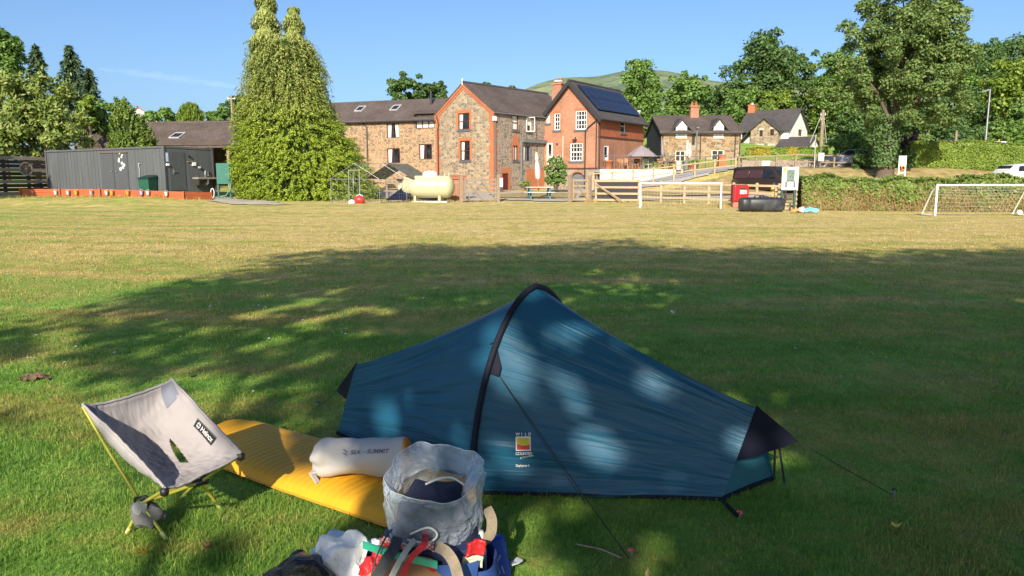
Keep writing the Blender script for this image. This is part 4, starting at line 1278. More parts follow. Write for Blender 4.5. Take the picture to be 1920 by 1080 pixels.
# its two leaders
rng = np.random.default_rng(8)
for (px, y0, y1, hw, nn) in ((513, 135, -10, 34, 10000), (562, 128, 16, 27, 6500)):
    za_, zb_ = W(px, y0, D).z - g0, W(px, y1, D).z - g0
    z = za_ + (zb_ - za_) * rng.random(nn) ** .9; f = (z - za_) / (zb_ - za_)
    a = rng.uniform(0, 6.283, nn); rad = hw * S * (1 - f * .72) ** .8 * np.sqrt(rng.random(nn)) * (1 + .34 * np.sin(z * 5 + 2 * np.sin(a)))
    P = np.stack([(px - 545) * S + rad * np.cos(a), rad * np.sin(a), z], 1)
    out = np.stack([np.cos(a), np.sin(a), np.zeros(nn)], 1)
    C = leaf_corners(P, unit(out + rng.normal(size=(nn, 3)) * .5 + np.array([0, 0, .4])), .24 * rng.uniform(.6, 1.4, nn), .085 * rng.uniform(.6, 1.3, nn), rng, unit(out * .4 - np.array([0, 0, 1.]) + rng.normal(size=(nn, 3)) * .35))
    lead = quads_mesh('leader', C, MT['leaf_conifer2'], cy)
    mb = MB(); mb.tube([((px - 545) * S, 0, za_ - 2), ((px - 545) * S, 0, zb_)], [.12, .03], 6); mb.build('stem', MT['bark_pale'], lead)

# ---------------------------------------------------------------- left side
# small cypress behind the cabin
D_ = 50; X1 = WX(245, D_); g1 = zg(X1, D_); s_ = D_ / FPX
p2 = [(W(245, y, D_).z - g1, (245 - a) * s_, (b - 245) * s_) for y, a, b in ((330, 200, 305), (300, 205, 303), (272, 208, 300), (250, 212, 290), (225, 216, 275), (205, 219, 258), (190, 224, 245))]
cypress('small_cypress', (X1, D_, g1), [(a / p2[-1][0], b, c) for a, b, c in p2], p2[-1][0], 'small pointed cypress rising behind the grey cabin roof', 20000, 5, ['leaf_cyp'], (.22, .07, .6), droop=-1.3, split=2, trunk_r=.15)
# big pale leaved shrub tree
def shrub_big():
    rng = np.random.default_rng(21)
    D_ = 49; x = WX(70, D_); g = zg(x, D_); s_ = D_ / FPX
    t = empty('pale_leaved_tree', (x, D_, g), 0, 'large spreading pale green leafy tree behind the dark timber fence', 'tree')
    z = lambda y: W(70, y, D_).z - g
    lobes = [((px - 70) * s_, dy, z(y), hw * s_, hw * s_ * .8, hh * s_) for px, y, hw, hh, dy in
             ((20, 200, 62, 70, 0), (75, 190, 60, 62, .3), (120, 225, 52, 55, -.2), (150, 255, 44, 40, -.6), (40, 250, 75, 50, -.8), (100, 265, 70, 36, -1), (-40, 210, 70, 80, 0))]
    cl = env_clumps(rng, lobes, 75, (.22, .36))
    mb = MB(); limbs(mb, rng, cl, -.3, .3, z(240), 10); mb.build('trunk', MT['bark'], t)
    C = clump_leaves(cl, 20000, .26, rng, .5)
    # upright pale shoots at the outside
    nS = 1100
    k = rng.integers(0, len(cl), nS); P = np.array([c[0] for c in cl])[k] + rng.normal(size=(nS, 3)) * .5 * np.array([c[1] for c in cl])[k][:, None]
    P[:, 2] += np.array([c[1] for c in cl])[k] * .75; P[:, 1] -= .2
    C2 = leaf_corners(P, unit(rng.normal(size=(nS, 3)) * .6 + np.array([0, -1, .2])), .36 * rng.uniform(.6, 1.3, nS), .11 * rng.uniform(.7, 1.3, nS), rng, unit(np.array([0, 0, 1.]) + rng.normal(size=(nS, 3)) * .45))
    quads_mesh('crown', np.concatenate([C, C2]), MT['leaf_pale'], t)
shrub_big()
simple_tree(15, 32, 190, 58, 70, 31, 'tall dark green tree at the left edge above the pale shrub', 'leaf_mid', 9000, .36, 40)
def spruce(px, ytop, ybot, hw, D, seed, label, n=7000):
    x = WX(px, D); g = zg(x, D); s_ = D / FPX; rng = np.random.default_rng(seed)
    T = W(px, ytop, D).z - g; Bz = W(px, ybot, D).z - g
    t = empty('spruce', (x, D, g), 0, label, 'tree')
    mb = MB(); mb.tube([(0, 0, -.2), (0, 0, T * .6), (0, 0, T)], [.28, .16, .02], 8); mb.build('trunk', MT['bark'], t)
    nb = 120; P = []; TT = []; NN = []
    for i in range(nb):
        f = (i + rng.random()) / nb; z = Bz + (T - Bz) * f; a = i * 2.4 + rng.uniform(-.4, .4)
        L = hw * s_ * (1 - f) ** .8 * rng.uniform(.45, 1.4) + .2
        m = max(6, int(n / nb * (.3 + 1.2 * (1 - f))))
        u = rng.random(m) ** .7
        d = np.array([math.cos(a), math.sin(a), 0])
        zz = z + .22 * L * u - .50 * L * u * u
        side = rng.normal(size=m) * .16 * L * (1.1 - u)
        p = d[None] * (u * L)[:, None] + np.stack([-d[1] * side, d[0] * side, zz + rng.normal(size=m) * .06 - .12 * np.abs(rng.normal(size=m))], 1)
        P.append(p); TT.append(unit(d[None] * .8 + rng.normal(size=(m, 3)) * .4 - np.array([0, 0, .5]))); NN.append(unit(rng.normal(size=(m, 3)) * .4 + np.array([0, 0, 1.]) + d * .3))
    P = np.concatenate(P); TT = np.concatenate(TT); NN = np.concatenate(NN); k = len(P)
    quads_mesh('crown', leaf_corners(P, NN, .50 * rng.uniform(.6, 1.3, k), .16 * rng.uniform(.6, 1.4, k), rng, TT), MT['leaf_spruce'], t)
spruce(88, 84, 240, 40, 66, 41, 'narrow dark spruce between the left edge tree and the taller spruce', 6000)
spruce(150, 86, 262, 58, 64, 42, 'taller dark spruce nearer the small cypress, with drooping boughs', 9000)
spruce(182, 128, 260, 34, 62, 43, 'shorter spruce on the right flank of the taller dark spruce', 5000)
simple_tree(176, 170, 250, 26, 58, 44, 'yellowish young tree at the foot of the spruces', 'leaf_yel', 2600, .3, 16)
simple_tree(205, 185, 262, 24, 60, 47, 'small green tree between the spruces and the small cypress', 'leaf_mid', 2600, .3, 16)
# trees over the barn roof
simple_tree(305, 203, 262, 46, 100, 45, 'low round green tree above the barn roof beside the red tiled house', 'leaf_mid', 3600, .45, 18)
def willow(px, ytop, ybot, hw, D, seed, label):
    rng = np.random.default_rng(seed); x = WX(px, D); g = zg(x, D); s_ = D / FPX
    t = empty('weeping_willow', (x, D, g), 0, label, 'tree'); T = W(px, ytop, D).z - g; Bz = W(px, ybot, D).z - g; r = hw * s_
    mb = MB(); mb.tube([(0, 0, -.2), (.1, 0, T * .5), (0, 0, T * .9)], [.3, .2, .05], 8); mb.build('trunk', MT['bark'], t)
    n = 4200; a = rng.uniform(0, 6.28, n); st = rng.integers(0, 160, n); rs = np.random.default_rng(9); sa = rs.uniform(0, 6.28, 160); sr = np.sqrt(rs.random(160))
    u = rng.random(n); rad = r * sr[st]
    z = T - (1 - np.sqrt(1 - .8 * sr[st] ** 2)) * (T - Bz) * .8 - u * (T - Bz) * .6 * sr[st]
    P = np.stack([rad * np.cos(sa[st]), rad * np.sin(sa[st]), z], 1) + rng.normal(size=(n, 3)) * .10
    C = leaf_corners(P, unit(rng.normal(size=(n, 3))), .5 * rng.uniform(.6, 1.3, n), .13 * rng.uniform(.6, 1.3, n), rng, unit(np.array([0, 0, -1.]) + rng.normal(size=(n, 3)) * .2))
    quads_mesh('crown', C, MT['leaf_yel'], t)
willow(365, 194, 250, 24, 95, 46, 'small rounded weeping willow above the barn roof')
simple_tree(415, 200, 258, 32, 98, 48, 'bushy tree between the willow and the tall cypress', 'leaf_mid', 3000, .42, 16)
simple_tree(450, 170, 250, 30, 110, 49, 'green tree tucked behind the left shoulder of the tall cypress', 'leaf_dark', 2600, .42, 16)

# ---------------------------------------------------------------- behind the houses
simple_tree(765, 138, 215, 40, 108, 51, 'dark round oak above the slate roof of the long stone range', 'leaf_dark', 6500, .42, 26)
simple_tree(812, 150, 215, 34, 112, 52, 'dark oak just right of the round oak, close to the gable', 'leaf_dark', 4500, .42, 22)
simple_tree(905, 156, 205, 30, 112, 53, 'low dark tree top over the ridge of the stone house', 'leaf_dark', 3600, .42, 18)
simple_tree(952, 158, 205, 28, 114, 54, 'low dark tree top against the hill, right of its neighbour over the stone house ridge', 'leaf_dark', 3600, .42, 18)
simple_tree(1198, 102, 240, 42, 96, 55, 'tall airy green tree behind the brick house roof in front of the hill', 'leaf_mid', 9000, .36, 44)
simple_tree(1228, 200, 262, 30, 88, 56, 'small green tree between the brick house and the slate hung cottage end', 'leaf_mid', 3600, .34, 18)
simple_tree(1282, 132, 260, 46, 104, 57, 'rounded green tree behind the left end of the cottage', 'leaf_mid', 8500, .42, 40)
simple_tree(1342, 150, 262, 44, 108, 58, 'darker tree behind the cottage chimney', 'leaf_dark', 7500, .42, 36)
simple_tree(1416, 56, 250, 70, 106, 59, 'largest dark round topped tree behind the white house', 'leaf_dark', 13000, .46, 56)
simple_tree(1478, 74, 250, 50, 110, 60, 'tall dark tree just right of the round topped tree', 'leaf_dark', 9000, .46, 42)
simple_tree(1392, 165, 262, 40, 98, 61, 'lighter green tree low behind the white house roof', 'leaf_mid', 6000, .36, 28)
simple_tree(1452, 165, 245, 38, 99, 62, 'bright low tree over the ridge of the white house', 'leaf_yel', 5000, .36, 26)
simple_tree(1552, 100, 290, 44, 100, 63, 'drooping green tree between the white house and the big sycamore', 'leaf_yel', 9500, .32, 50)
simple_tree(1566, 60, 260, 46, 98, 64, 'tall tree showing behind the left side of the big sycamore', 'leaf_mid', 8500, .36, 42)
simple_tree(1536, 170, 300, 34, 104, 65, 'dark tree behind the utility pole with stay wires', 'leaf_dark', 5000, .32, 26)
# right hand wood
for i, (px, yt, yb, hw, D_, mt, lb) in enumerate([
        (1812, 58, 200, 62, 140, 'leaf_dark', 'dark wooded tree on the skyline right of the sycamore'),
        (1872, 52, 200, 60, 146, 'leaf_dark', 'dark tree on the skyline near the right edge'),
        (1935, 64, 210, 58, 138, 'leaf_dark', 'dark skyline tree cut by the right edge'),
        (1790, 120, 270, 52, 112, 'leaf_mid', 'mid green tree behind the right flank of the sycamore'),
        (1842, 140, 290, 46, 100, 'leaf_dark', 'shadowy tree behind the lamp post'),
        (1880, 100, 235, 48, 86, 'leaf_yel', 'yellow green tree to the right of the lamp post'),
        (1930, 180, 290, 50, 80, 'leaf_mid', 'leafy tree above the trimmed hedge at the right edge'),
        (1768, 200, 300, 46, 84, 'leaf_dark', 'dark undergrowth tree behind the sycamore trunk on the right'),
        (1715, 190, 300, 50, 88, 'leaf_dark', 'dark tree directly behind the sycamore trunk'),
        (1880, 225, 300, 46, 76, 'leaf_mid', 'low leafy tree just above the trimmed hedge right of the lamp post'),
        (1815, 235, 300, 40, 77, 'leaf_dark', 'low dark tree just above the trimmed hedge left of the lamp post'),
        (1650, 150, 300, 60, 95, 'leaf_dark', 'dark tree closing the gap under the sycamore crown'),
        (1590, 190, 300, 44, 90, 'leaf_dark', 'dark tree low behind the left side of the sycamore')]):
    simple_tree(px, yt, yb, hw, D_, 80 + i, lb, mt, int(3500 + hw * 85), .36 if D_ < 110 else .5, 36)

# the big sycamore
def sycamore():
    rng = np.random.default_rng(77)
    D_ = 57; x = WX(1656, D_); g = zg(x, D_); s_ = D_ / FPX
    t = empty('sycamore', (x, D_, g), 0, 'very large sycamore with dense clumped crown beside the hedge on the right', 'tree')
    z = lambda y: W(1656, y, D_).z - g
    blobs = [(1690, -25, 62, 42, 0), (1640, 20, 58, 40, -.3), (1740, 10, 50, 38, .3), (1600, 70, 50, 38, 0), (1690, 60, 72, 46, -1.2), (1762, 85, 42, 40, 0), (1655, 100, 60, 40, -1.6),
             (1725, 118, 66, 42, -1.4), (1585, 130, 44, 34, -.4), (1775, 150, 34, 40, .2), (1690, 165, 62, 38, -2.0), (1752, 188, 48, 36, -1.0), (1630, 165, 46, 36, -.6), (1578, 185, 38, 28, .2),
             (1700, 215, 50, 32, -1.6), (1760, 225, 36, 26, -.4), (1612, 215, 34, 26, -.4), (1690, 90, 70, 60, 2.2), (1650, 160, 60, 50, 2.4), (1730, 170, 50, 50, 2.2), (1655, 240, 36, 26, .6), (1708, 252, 34, 18, -.4), (1545, 165, 26, 24, 1.0)]
    lobes = [((px - 1656) * s_, dy * 1.2, z(y), hw * s_ * .86, hw * s_ * .8, hh * s_ * .86) for px, y, hw, hh, dy in blobs]
    cl = env_clumps(rng, lobes, 190, (.30, .46))
    mb = MB(); limbs(mb, rng, [c for c in cl if c[0][2] > z(150)], -.3, .55, z(30), 9, ((1690 - 1656) * s_, 0)); mb.build('trunk', MT['bark'], t)
    quads_mesh('crown', clump_leaves(cl, 85000, .205, rng, .55, .72, .3), MT['leaf_big'], t)
    # ivy round the trunk
    n = 2600; zz = rng.random(n) * z(245); a = rng.uniform(0, 6.28, n); rd = .62 + .25 * rng.random(n) + .5 * sm(1.0, 2.6, zz) * rng.random(n)
    zz = zz + 1.1
    P = np.stack([rd * np.cos(a), rd * np.sin(a), zz], 1)
    quads_mesh('ivy', leaf_corners(P, unit(np.stack([np.cos(a), np.sin(a), np.full(n, .4)], 1) + rng.normal(size=(n, 3)) * .4), .2 * rng.uniform(.6, 1.3, n), .15 * rng.uniform(.6, 1.3, n), rng), MT['leaf_dark'], t)
sycamore()

# ---------------------------------------------------------------- bushes
def bush(name, px, ytop, ybot, hw, D, seed, label, mat, n=3000, size=.22, k=18, dy=.8, zb=None, cat='bush'):
    rng = np.random.default_rng(seed); x = WX(px, D); g = W(px, ybot, D).z if zb is None else zb; s_ = D / FPX
    t = empty(name, (x, D, g), 0, label, cat); T = W(px, ytop, D).z - g; r = hw * s_
    lobes = [(0, 0, T * .45, r * .8, r * dy * .8, T * .5), (r * .4, -.1, T * .35, r * .55, r * dy * .5, T * .36), (-r * .4, 0, T * .35, r * .55, r * dy * .5, T * .36), (0, 0, T * .75, r * .45, r * dy * .4, T * .24)]
    cl = env_clumps(rng, lobes, k, (.25, .42))
    mb = MB()
    for j in range(7):
        c = cl[j * len(cl) // 7][0]; mb.tube([(c[0] * .15, c[1] * .15, -.2), (c[0] * .5, c[1] * .5, c[2] * .5), tuple(c)], [.05, .035, .015], 6)
    mb.build('stems', MT['bark'], t)
    quads_mesh('foliage', clump_leaves(cl, n, size, rng, .4, .85), MT[mat], t)
    return t
b = bush('flowering_bush', 1043, 288, 350, 23, 57, 101, 'tall leafy bush with pale flowers against the brick house corner', 'leaf_mid', 4200, .2, 26)
rng = np.random.default_rng(5); n = 80; a = rng.uniform(0, 6.28, n); zz = rng.uniform(.5, 2.5, n); rd = .55 + .3 * rng.random(n)
P = np.stack([rd * np.cos(a), -np.abs(rd * np.sin(a)) , zz], 1)
quads_mesh('flowers', leaf_corners(P, unit(np.stack([np.cos(a), -np.abs(np.sin(a)), np.full(n, .6)], 1)), np.full(n, .09), np.full(n, .08), rng), M('pale_petals', (.50, .36, .36), .7), b)
bush('green_bush', 1588, 248, 292, 38, 70, 102, 'bright round bush between the white house hedge and the sycamore', 'leaf_mid', 4500, .24, 26)
bush('green_bush', 1632, 262, 300, 30, 68, 103, 'yellowish bush left of the sycamore trunk', 'leaf_yel', 3000, .24, 20)
bush('dark_bush', 1622, 276, 320, 30, 60, 104, 'dark clipped bush against the left side of the sycamore trunk', 'leaf_dark', 4200, .2, 26)
bush('purple_bush', 1700, 246, 290, 28, 64, 105, 'purple leaved bush behind the sycamore trunk', 'leaf_purple', 3000, .24, 20)
bush('dark_bush', 1690, 270, 322, 24, 60.5, 106, 'dark bush just right of the sycamore trunk', 'leaf_dark', 2600, .2, 18)
bush('garden_shrub', 1388, 288, 316, 12, 73, 107, 'small olive shrub beside the right corner of the cottage', 'leaf_pale', 1300, .2, 12)
bush('garden_shrub', 1212, 276, 305, 8, 74, 108, 'small bright shrub at the foot of the slate hung cottage end', 'leaf_hedge_br', 900, .2, 10)
bush('garden_shrub', 985, 338, 352, 12, 60, 109, 'low weeds at the foot of the stone house side wall', 'leaf_hedge', 700, .16, 8)
for i, (px, D_, yb, yt) in enumerate([(560, 41.5, 384, 372)]):
    pass

# ---------------------------------------------------------------- hedges
def hedge(name, p0, p1, thick, h0, h1, label, mats, n, size, seed, wob=.12, low_dry=0., zb=None, cat='hedge', stripes=None, gap=.0):
    """clipped hedge between two ground points"""
    rng = np.random.default_rng(seed)
    p0, p1 = Vector((p0[0], p0[1], 0)), Vector((p1[0], p1[1], 0)); d = p1 - p0; L = d.length; ang = math.atan2(d.y, d.x)
    g = zg(p0.x, p0.y) if zb is None else zb
    t = empty(name, (p0.x, p0.y, g), ang, label, cat)
    def gz(u):
        return np.array([zg(p0.x + d.x * a, p0.y + d.y * a) for a in u]) - g if zb is None else np.zeros(len(u))
    u = rng.random(n); side = rng.random(n)
    uu = np.linspace(0, 1, 60); gl = gz(uu); gzz = np.interp(u, uu, gl)
    H = h0 + (h1 - h0) * u
    per = 2 * ((h0 + h1) / 2) + thick; ft = thick / per
    top = side < ft; front = (side >= ft) & (rng.random(n) < .78)
    vt = rng.random(n)
    y = np.where(top, (rng.random(n) - .5) * thick, np.where(front, -thick / 2, thick / 2))
    z = np.where(top, H, H * vt ** .9)
    wv = .5 * np.sin(u * L * 1.7) + .5 * np.sin(u * L * 4.1 + 2 * z) + .4 * np.sin(z * 5 + u * L * .8)
    rnd = np.minimum(1, (H - z) / .35) 
    y = y * (1 - .22 * (1 - np.clip(rnd, 0, 1)) * (~top)) + np.sign(y) * wob * wv * (~top) + rng.normal(size=n) * .06
    z = z + wob * wv * top + rng.normal(size=n) * .04
    nn = np.stack([np.zeros(n), np.where(top, 0, np.sign(y)), np.where(top, 1., .25)], 1)
    P = np.stack([u * L, y, z + gzz], 1)
    s = size * rng.uniform(.6, 1.4, n)
    idx = np.zeros(n, int)
    if stripes is not None:
        for (a, b_, mi) in stripes: idx[(u > a) & (u < b_)] = mi
    if low_dry:
        lo = z / H + .20 * wv + .20 * rng.normal(size=n)
        idx[(lo < low_dry) & (~top) & (rng.random(n) < .86)] = len(mats) - 1
    dry = (idx == len(mats) - 1) & (low_dry > 0)
    wd = s * rng.uniform(.45, .8, n); s = np.where(dry, s * 1.9, s); wd = np.where(dry, .018 * rng.uniform(.6, 1.6, n), wd)
    T = rng.normal(size=(n, 3)); T = np.where(dry[:, None], unit(T * .45 + np.array([0, 0, 1.])), T)
    C = leaf_corners(P, unit(nn + rng.normal(size=(n, 3)) * .55), s, wd, rng, T)
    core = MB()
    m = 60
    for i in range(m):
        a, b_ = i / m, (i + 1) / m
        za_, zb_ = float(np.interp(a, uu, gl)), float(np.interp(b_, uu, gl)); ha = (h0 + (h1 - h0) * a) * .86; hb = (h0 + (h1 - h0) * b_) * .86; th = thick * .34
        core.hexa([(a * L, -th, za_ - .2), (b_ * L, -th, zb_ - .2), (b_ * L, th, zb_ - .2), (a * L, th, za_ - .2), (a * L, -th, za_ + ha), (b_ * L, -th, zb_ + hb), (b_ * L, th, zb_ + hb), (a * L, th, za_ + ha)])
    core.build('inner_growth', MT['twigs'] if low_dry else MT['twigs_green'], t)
    quads_mesh('foliage', C, [MT[q] for q in mats], t, idx)
    return t
a, b_ = G(1497, 396), G(1990, 400)
hedge('field_hedge', (WX(1499, 36.3), 36.3), (WX(2080, 34.2), 34.2), 1.5, 1.45, 1.5, 'long scruffy field hedge with dry brown lower stems behind the right goal', ['leaf_hedge', 'leaf_dry'], 60000, .13, 201, .14, .62)
hedge('trimmed_hedge', (WX(1700, 62), 62), (WX(2000, 58), 58), 1.6, 2.15, 2.2, 'long bright trimmed hedge behind the dry bank on the right', ['leaf_hedge_br'], 34000, .12, 202, .06)
hz = W(1395, 303, 80).z
hedge('garden_hedge', (WX(1397, 80), 80), (WX(1548, 78), 78), 1.2, W(1470, 279, 79).z - hz, W(1545, 277, 78).z - hz, 'trimmed two tone golden and green hedge in front of the white house', ['leaf_hedge_br', 'leaf_gold', 'leaf_dark'], 11000, .2, 203, .08, 0, hz, stripes=[(.03, .30, 1), (.50, .64, 1)])
for i in range(6):
    px = 1440 + i * 17
    bush('purple_shrub', px, 296, 309, 10, 77, 210 + i, ['low purple shrub at the left end of the row below the garden hedge', 'low purple shrub second from the left below the garden hedge', 'low purple shrub third from the left below the garden hedge', 'low purple shrub third from the right below the garden hedge', 'low purple shrub second from the right below the garden hedge', 'low purple shrub at the right end of the row below the garden hedge'][i], 'leaf_purple' if i % 2 else 'leaf_dark', 500, .2, 8, cat='shrub')


# ---------------------------------------------------------------- trees out of frame behind the viewpoint, whose shade lies on the field
def shade_tree(name, sx, sy, zc, rx, ry, rz, n, seed, label, k=60, size=.26, rr=(.18, .30), trunk=.24, gaps=1.):
    rng = np.random.default_rng(seed)
    kx, ky = -SUNV.x / SUNV.z, -SUNV.y / SUNV.z      # ground shift of a shadow per metre of height
    x, y = sx - kx * zc, sy - ky * zc
    t = empty(name, (x, y, 0), 0, label, 'tree')
    lobes = [(0, 0, zc, rx, ry, rz)]
    cl = env_clumps(rng, lobes, k, rr)
    cl += env_clumps(rng, [(0, 0, zc, rx * .55, ry * .55, rz * .55)], k // 3, rr)
    mb = MB(); limbs(mb, rng, cl, -.3, trunk * .7, zc + rz * .2, 7); mb.build('trunk', MT['bark'], t)
    C = clump_leaves(cl, n, size, rng, .4, .8, .5)
    c = C.mean(1); lx = x + c[:, 0] + kx * c[:, 2]; ly = y + c[:, 1] + ky * c[:, 2]
    gap = np.sin(lx * 2.9 + 1.3 * np.sin(ly * 1.1)) * np.sin(ly * 1.15 + 1.9 * np.sin(lx * 1.7 + 1)) + .6 * np.sin(lx * 6.1 + ly * 1.9) * np.sin(ly * 3.7 - lx * 2.2) + .45 * np.sin(lx * 12.3) * np.sin(ly * 7.1)
    thin = sm(.6, -1.2, lx) * sm(12, 8, ly)        # crown thinned to let sun onto the left grass, by shadow landing point
    near = sm(6.5, 5.0, ly) * sm(3.0, 3.6, ly) * sm(2.4, 1.5, lx)
    ci, cj = np.floor(lx / .33), np.floor(ly / .52)
    h1, h2, h3 = [np.modf(np.abs(np.sin(ci * a_ + cj * b_) * 4375.85))[0] for a_, b_ in ((12.99, 78.23), (39.35, 11.13), (73.16, 52.24))]
    hole = ((lx / .33 - ci - .5 - (h1 - .5) * .5) ** 2 + (ly / .52 - cj - .5 - (h2 - .5) * .5) ** 2 < .24) & (h3 < .72) & (lx > .05) & (lx < 1.75) & (ly > 3.55) & (ly < 5.6)  # round leaf holes shaped to drop sun spots on the tent
    keep = (gaps < .5) | (gap < 1.7 - .6 * near - .98 * thin) & (rng.random(n) > .08 * thin) & ~hole
    quads_mesh('crown', C[keep], MT['leaf_big'], t)
shade_tree('shade_tree', .8, 10.4, 8.0, 6.4, 5.2, 3.9, 24000, 301, 'leafy tree just out of view behind the tent pitch, casting the dappled shade over it')
shade_tree('shade_tree', 9.0, 7.5, 7.2, 6.4, 5.0, 4.2, 22000, 302, 'leafy tree out of view behind the right side, shading the right of the field')
shade_tree('shade_tree', 3.7, 3.4, 6.0, 4.2, 3.2, 3.0, 26000, 304, 'smaller leafy tree out of view shading the grass right of the tent', 50, .24)
shade_tree('shade_tree', -31.2, 43.5, 6.0, 3.8, 3.0, 4.0, 16000, 303, 'tree out of view at the left whose shadow darkens the dark board fence', 40, .32, gaps=0)

# ---------------------------------------------------------------- text on surfaces
def text_shape(s, size, bold=0., space=1.0, shear=0.):
    cu = bpy.data.curves.new('lettering', 'FONT'); cu.body = s; cu.size = size; cu.offset = bold; cu.space_character = space; cu.shear = shear
    o = bpy.data.objects.new('lettering', cu); COL.objects.link(o)
    dg_ = bpy.context.evaluated_depsgraph_get(); dg_.update()
    me = o.evaluated_get(dg_).to_mesh()
    V = [tuple(v.co) for v in me.vertices]; F = [tuple(p.vertices) for p in me.polygons]
    o.evaluated_get(dg_).to_mesh_clear()
    bpy.data.objects.remove(o); bpy.data.curves.remove(cu)
    return V, F

def put_text(mb, s, size, org, ux, uy, n, off=.004, bvh=None, **k):
    V, F = text_shape(s, size, **k)
    out = []
    for v in V:
        p = Vector(org) + Vector(ux) * v[0] + Vector(uy) * v[1]
        if bvh:
            hit = bvh.ray_cast(p + Vector(n) * .3, -Vector(n))
            if hit[0] is not None: p = hit[0]
        out.append(p + Vector(n) * off)
    mb.add(out, F)

# ---------------------------------------------------------------- posts and rails
def post_rail(name, pts, label, rails, ph=1.15, pw=.12, rh=.09, mat='wood', rmat=None, cat='fence', every=None, group=None, zs=None, panel=None):
    """fence through (x, y) points, one post at each"""
    P = [Vector((p[0], p[1], zg(p[0], p[1]) if len(p) < 3 else p[2])) for p in pts]
    t = empty(name, P[0], 0, label, cat, group); o = P[0]
    for p in P:
        mb = MB(); mb.box(p.x - o.x - pw / 2, p.x - o.x + pw / 2, p.y - o.y - pw / 2, p.y - o.y + pw / 2, p.z - o.z - .3, p.z - o.z + ph)
        mb.build('post', MT[mat], t, bevel=.012, seg=1)
    for r in rails:
        for a, b in zip(P, P[1:]):
            mb = MB(); f = Vector((0, -pw / 2 - .022, r)); mb.bar(a - o + f, b - o + f, .04, rh); mb.build('rail', MT[rmat or mat], t)
    return t

# upper ramp fence
D0 = 57.2
fp = []
for px, py in ((1112, 347), (1148, 345), (1187, 342), (1225, 337), (1263, 332), (1302, 327), (1339, 322), (1378, 318)):
    # foot of each post along the lower edge of the ramp
    D_ = 56.6 + (px - 1112) * .013
    fp.append((WX(px, D_), D_, W(px, py + 2, D_).z))
post_rail('ramp_fence', fp, 'pale post and rail fence climbing beside the ramp up to the cottage', (.42, .92), 1.05, .13, .09, 'wood_new')
fp = []
for px, py in ((1384, 318), (1416, 316), (1454, 315), (1490, 313), (1527, 314), (1562, 315), (1596, 315)):
    D_ = 62.5; fp.append((WX(px, D_), D_, W(px, py, D_).z))
post_rail('lane_fence', fp, 'post and rail fence with two rails in front of the garden hedge beyond the van', (.45, 1.0), 1.1, .14, .10, 'wood')
g_ = MB(); p = W(1436, 306, 62.3); g_.box(-.34, .34, -.02, .02, -.2, .2)
sg = g_.build('fence_sign', M('pale_green_board', (.42, .55, .42), .6)); sg.location = p; tag(sg, 'small pale green sign board fixed on the fence above the van', 'sign')
# low stone wall/bank behind the lane fence
mb = MB(); mb.box(WX(1390, 64.2), WX(1610, 64.2), 64.2, 64.6, zg(26, 64) - .8, zg(26, 64) + .65); o = mb.build('garden_wall', MT['stone_grey']); tag(o, 'low stone garden wall behind the lane fence', 'wall')

# lower field fence behind the left goal, towards the sign
fp = [(WX(px, D_), D_) for px, D_ in ((1192, 44.2), (1240, 42.8), (1284, 41.6), (1330, 40.6), (1376, 39.6), (1420, 38.8), (1462, 38.2))]
post_rail('field_fence', fp, 'timber field fence with three rails running behind the left goal', (.28, .68, 1.06), 1.2, .13, .11, 'wood_new')

# terrace: white retaining wall, floor, balustrade
tz = W(1200, 317, 60).z
X0_, X1_ = WX(1128, 61.6), WX(1300, 66)
T0, T1 = Vector((WX(1128, 60.9), 60.9, 0)), Vector((WX(1392, 66.5), 66.5, 0))
dt = (T1 - T0); lt = dt.length; at = math.atan2(dt.y, dt.x)
t = empty('terrace', (T0.x, T0.y, 0), at, 'raised terrace with white rendered wall and metal post balustrade beside the brick house', 'terrace')
mb = MB(); mb.box(0, lt, 0, .3, 0, tz); mb.build('wall', MT['render'], t)
mb = MB(); mb.box(0, lt, .3, 8.5, tz - .25, tz - .02); mb.build('paving', MT['tarmac'], t)
for i in range(16):
    mb = MB(); x = .3 + i * (lt - .6) / 15; mb.box(x - .025, x + .025, .10, .15, tz, tz + 1.12); mb.build('baluster', MT['steel'], t)
mb = MB(); mb.bar((.3, .125, tz + 1.12), (lt - .3, .125, tz + 1.12), .05, .05); mb.build('handrail', MT['steel'], t)
def tp(px, D):  # a point standing on the terrace
    return Vector((WX(px, D), D, tz - .02))

wtk = M('teak', (.34, .17, .075), .6, var=.3, scale=6, stretch=(3, 3, 12))
def patio_chair(loc, rz, mat, label, slat=True):
    t = empty('patio_chair', loc, rz, label, 'chair', 'chairs on the terrace')
    mb = MB(); mb.box(-.25, .25, -.25, .25, .42, .46); mb.build('seat', mat, t)
    mb = MB(); mb.box(-.25, .25, .21, .25, .56, .92); mb.build('backrest', mat, t)
    for x in (-.23, .23):
        for y in (-.23, .23):
            mb = MB(); mb.box(x - .025, x + .025, y - .025, y + .025, 0, .42 if y < 0 else .92); mb.build('leg', mat, t)
        mb = MB(); mb.box(x - .03, x + .03, -.25, .2, .62, .66); mb.build('armrest', mat, t)
    return t
for px, D_, rz, mt, lb in ((1163, 63, .3, wtk, 'wooden armchair on the terrace nearest the white door'), (1172, 62.4, 2.8, wtk, 'pale topped wooden chair on the terrace in front of the dining table'),
                           (1192, 63.2, -.4, wtk, 'brown chair on the terrace under the left side of the grey parasol'), (1238, 63.6, .2, wtk, 'bright teak chair between the grey parasol and the closed parasols'),
                           (1258, 64.2, -.5, wtk, 'dark brown teak chair left of the closed pink parasols'), (1214, 63, .8, MT['lightgrey'], 'pale grey metal chair under the grey parasol'), (1224, 63.8, 2.2, MT['steel'], 'shiny metal chair at the right edge of the grey parasol')):
    patio_chair(tp(px, D_), rz, mt, lb)
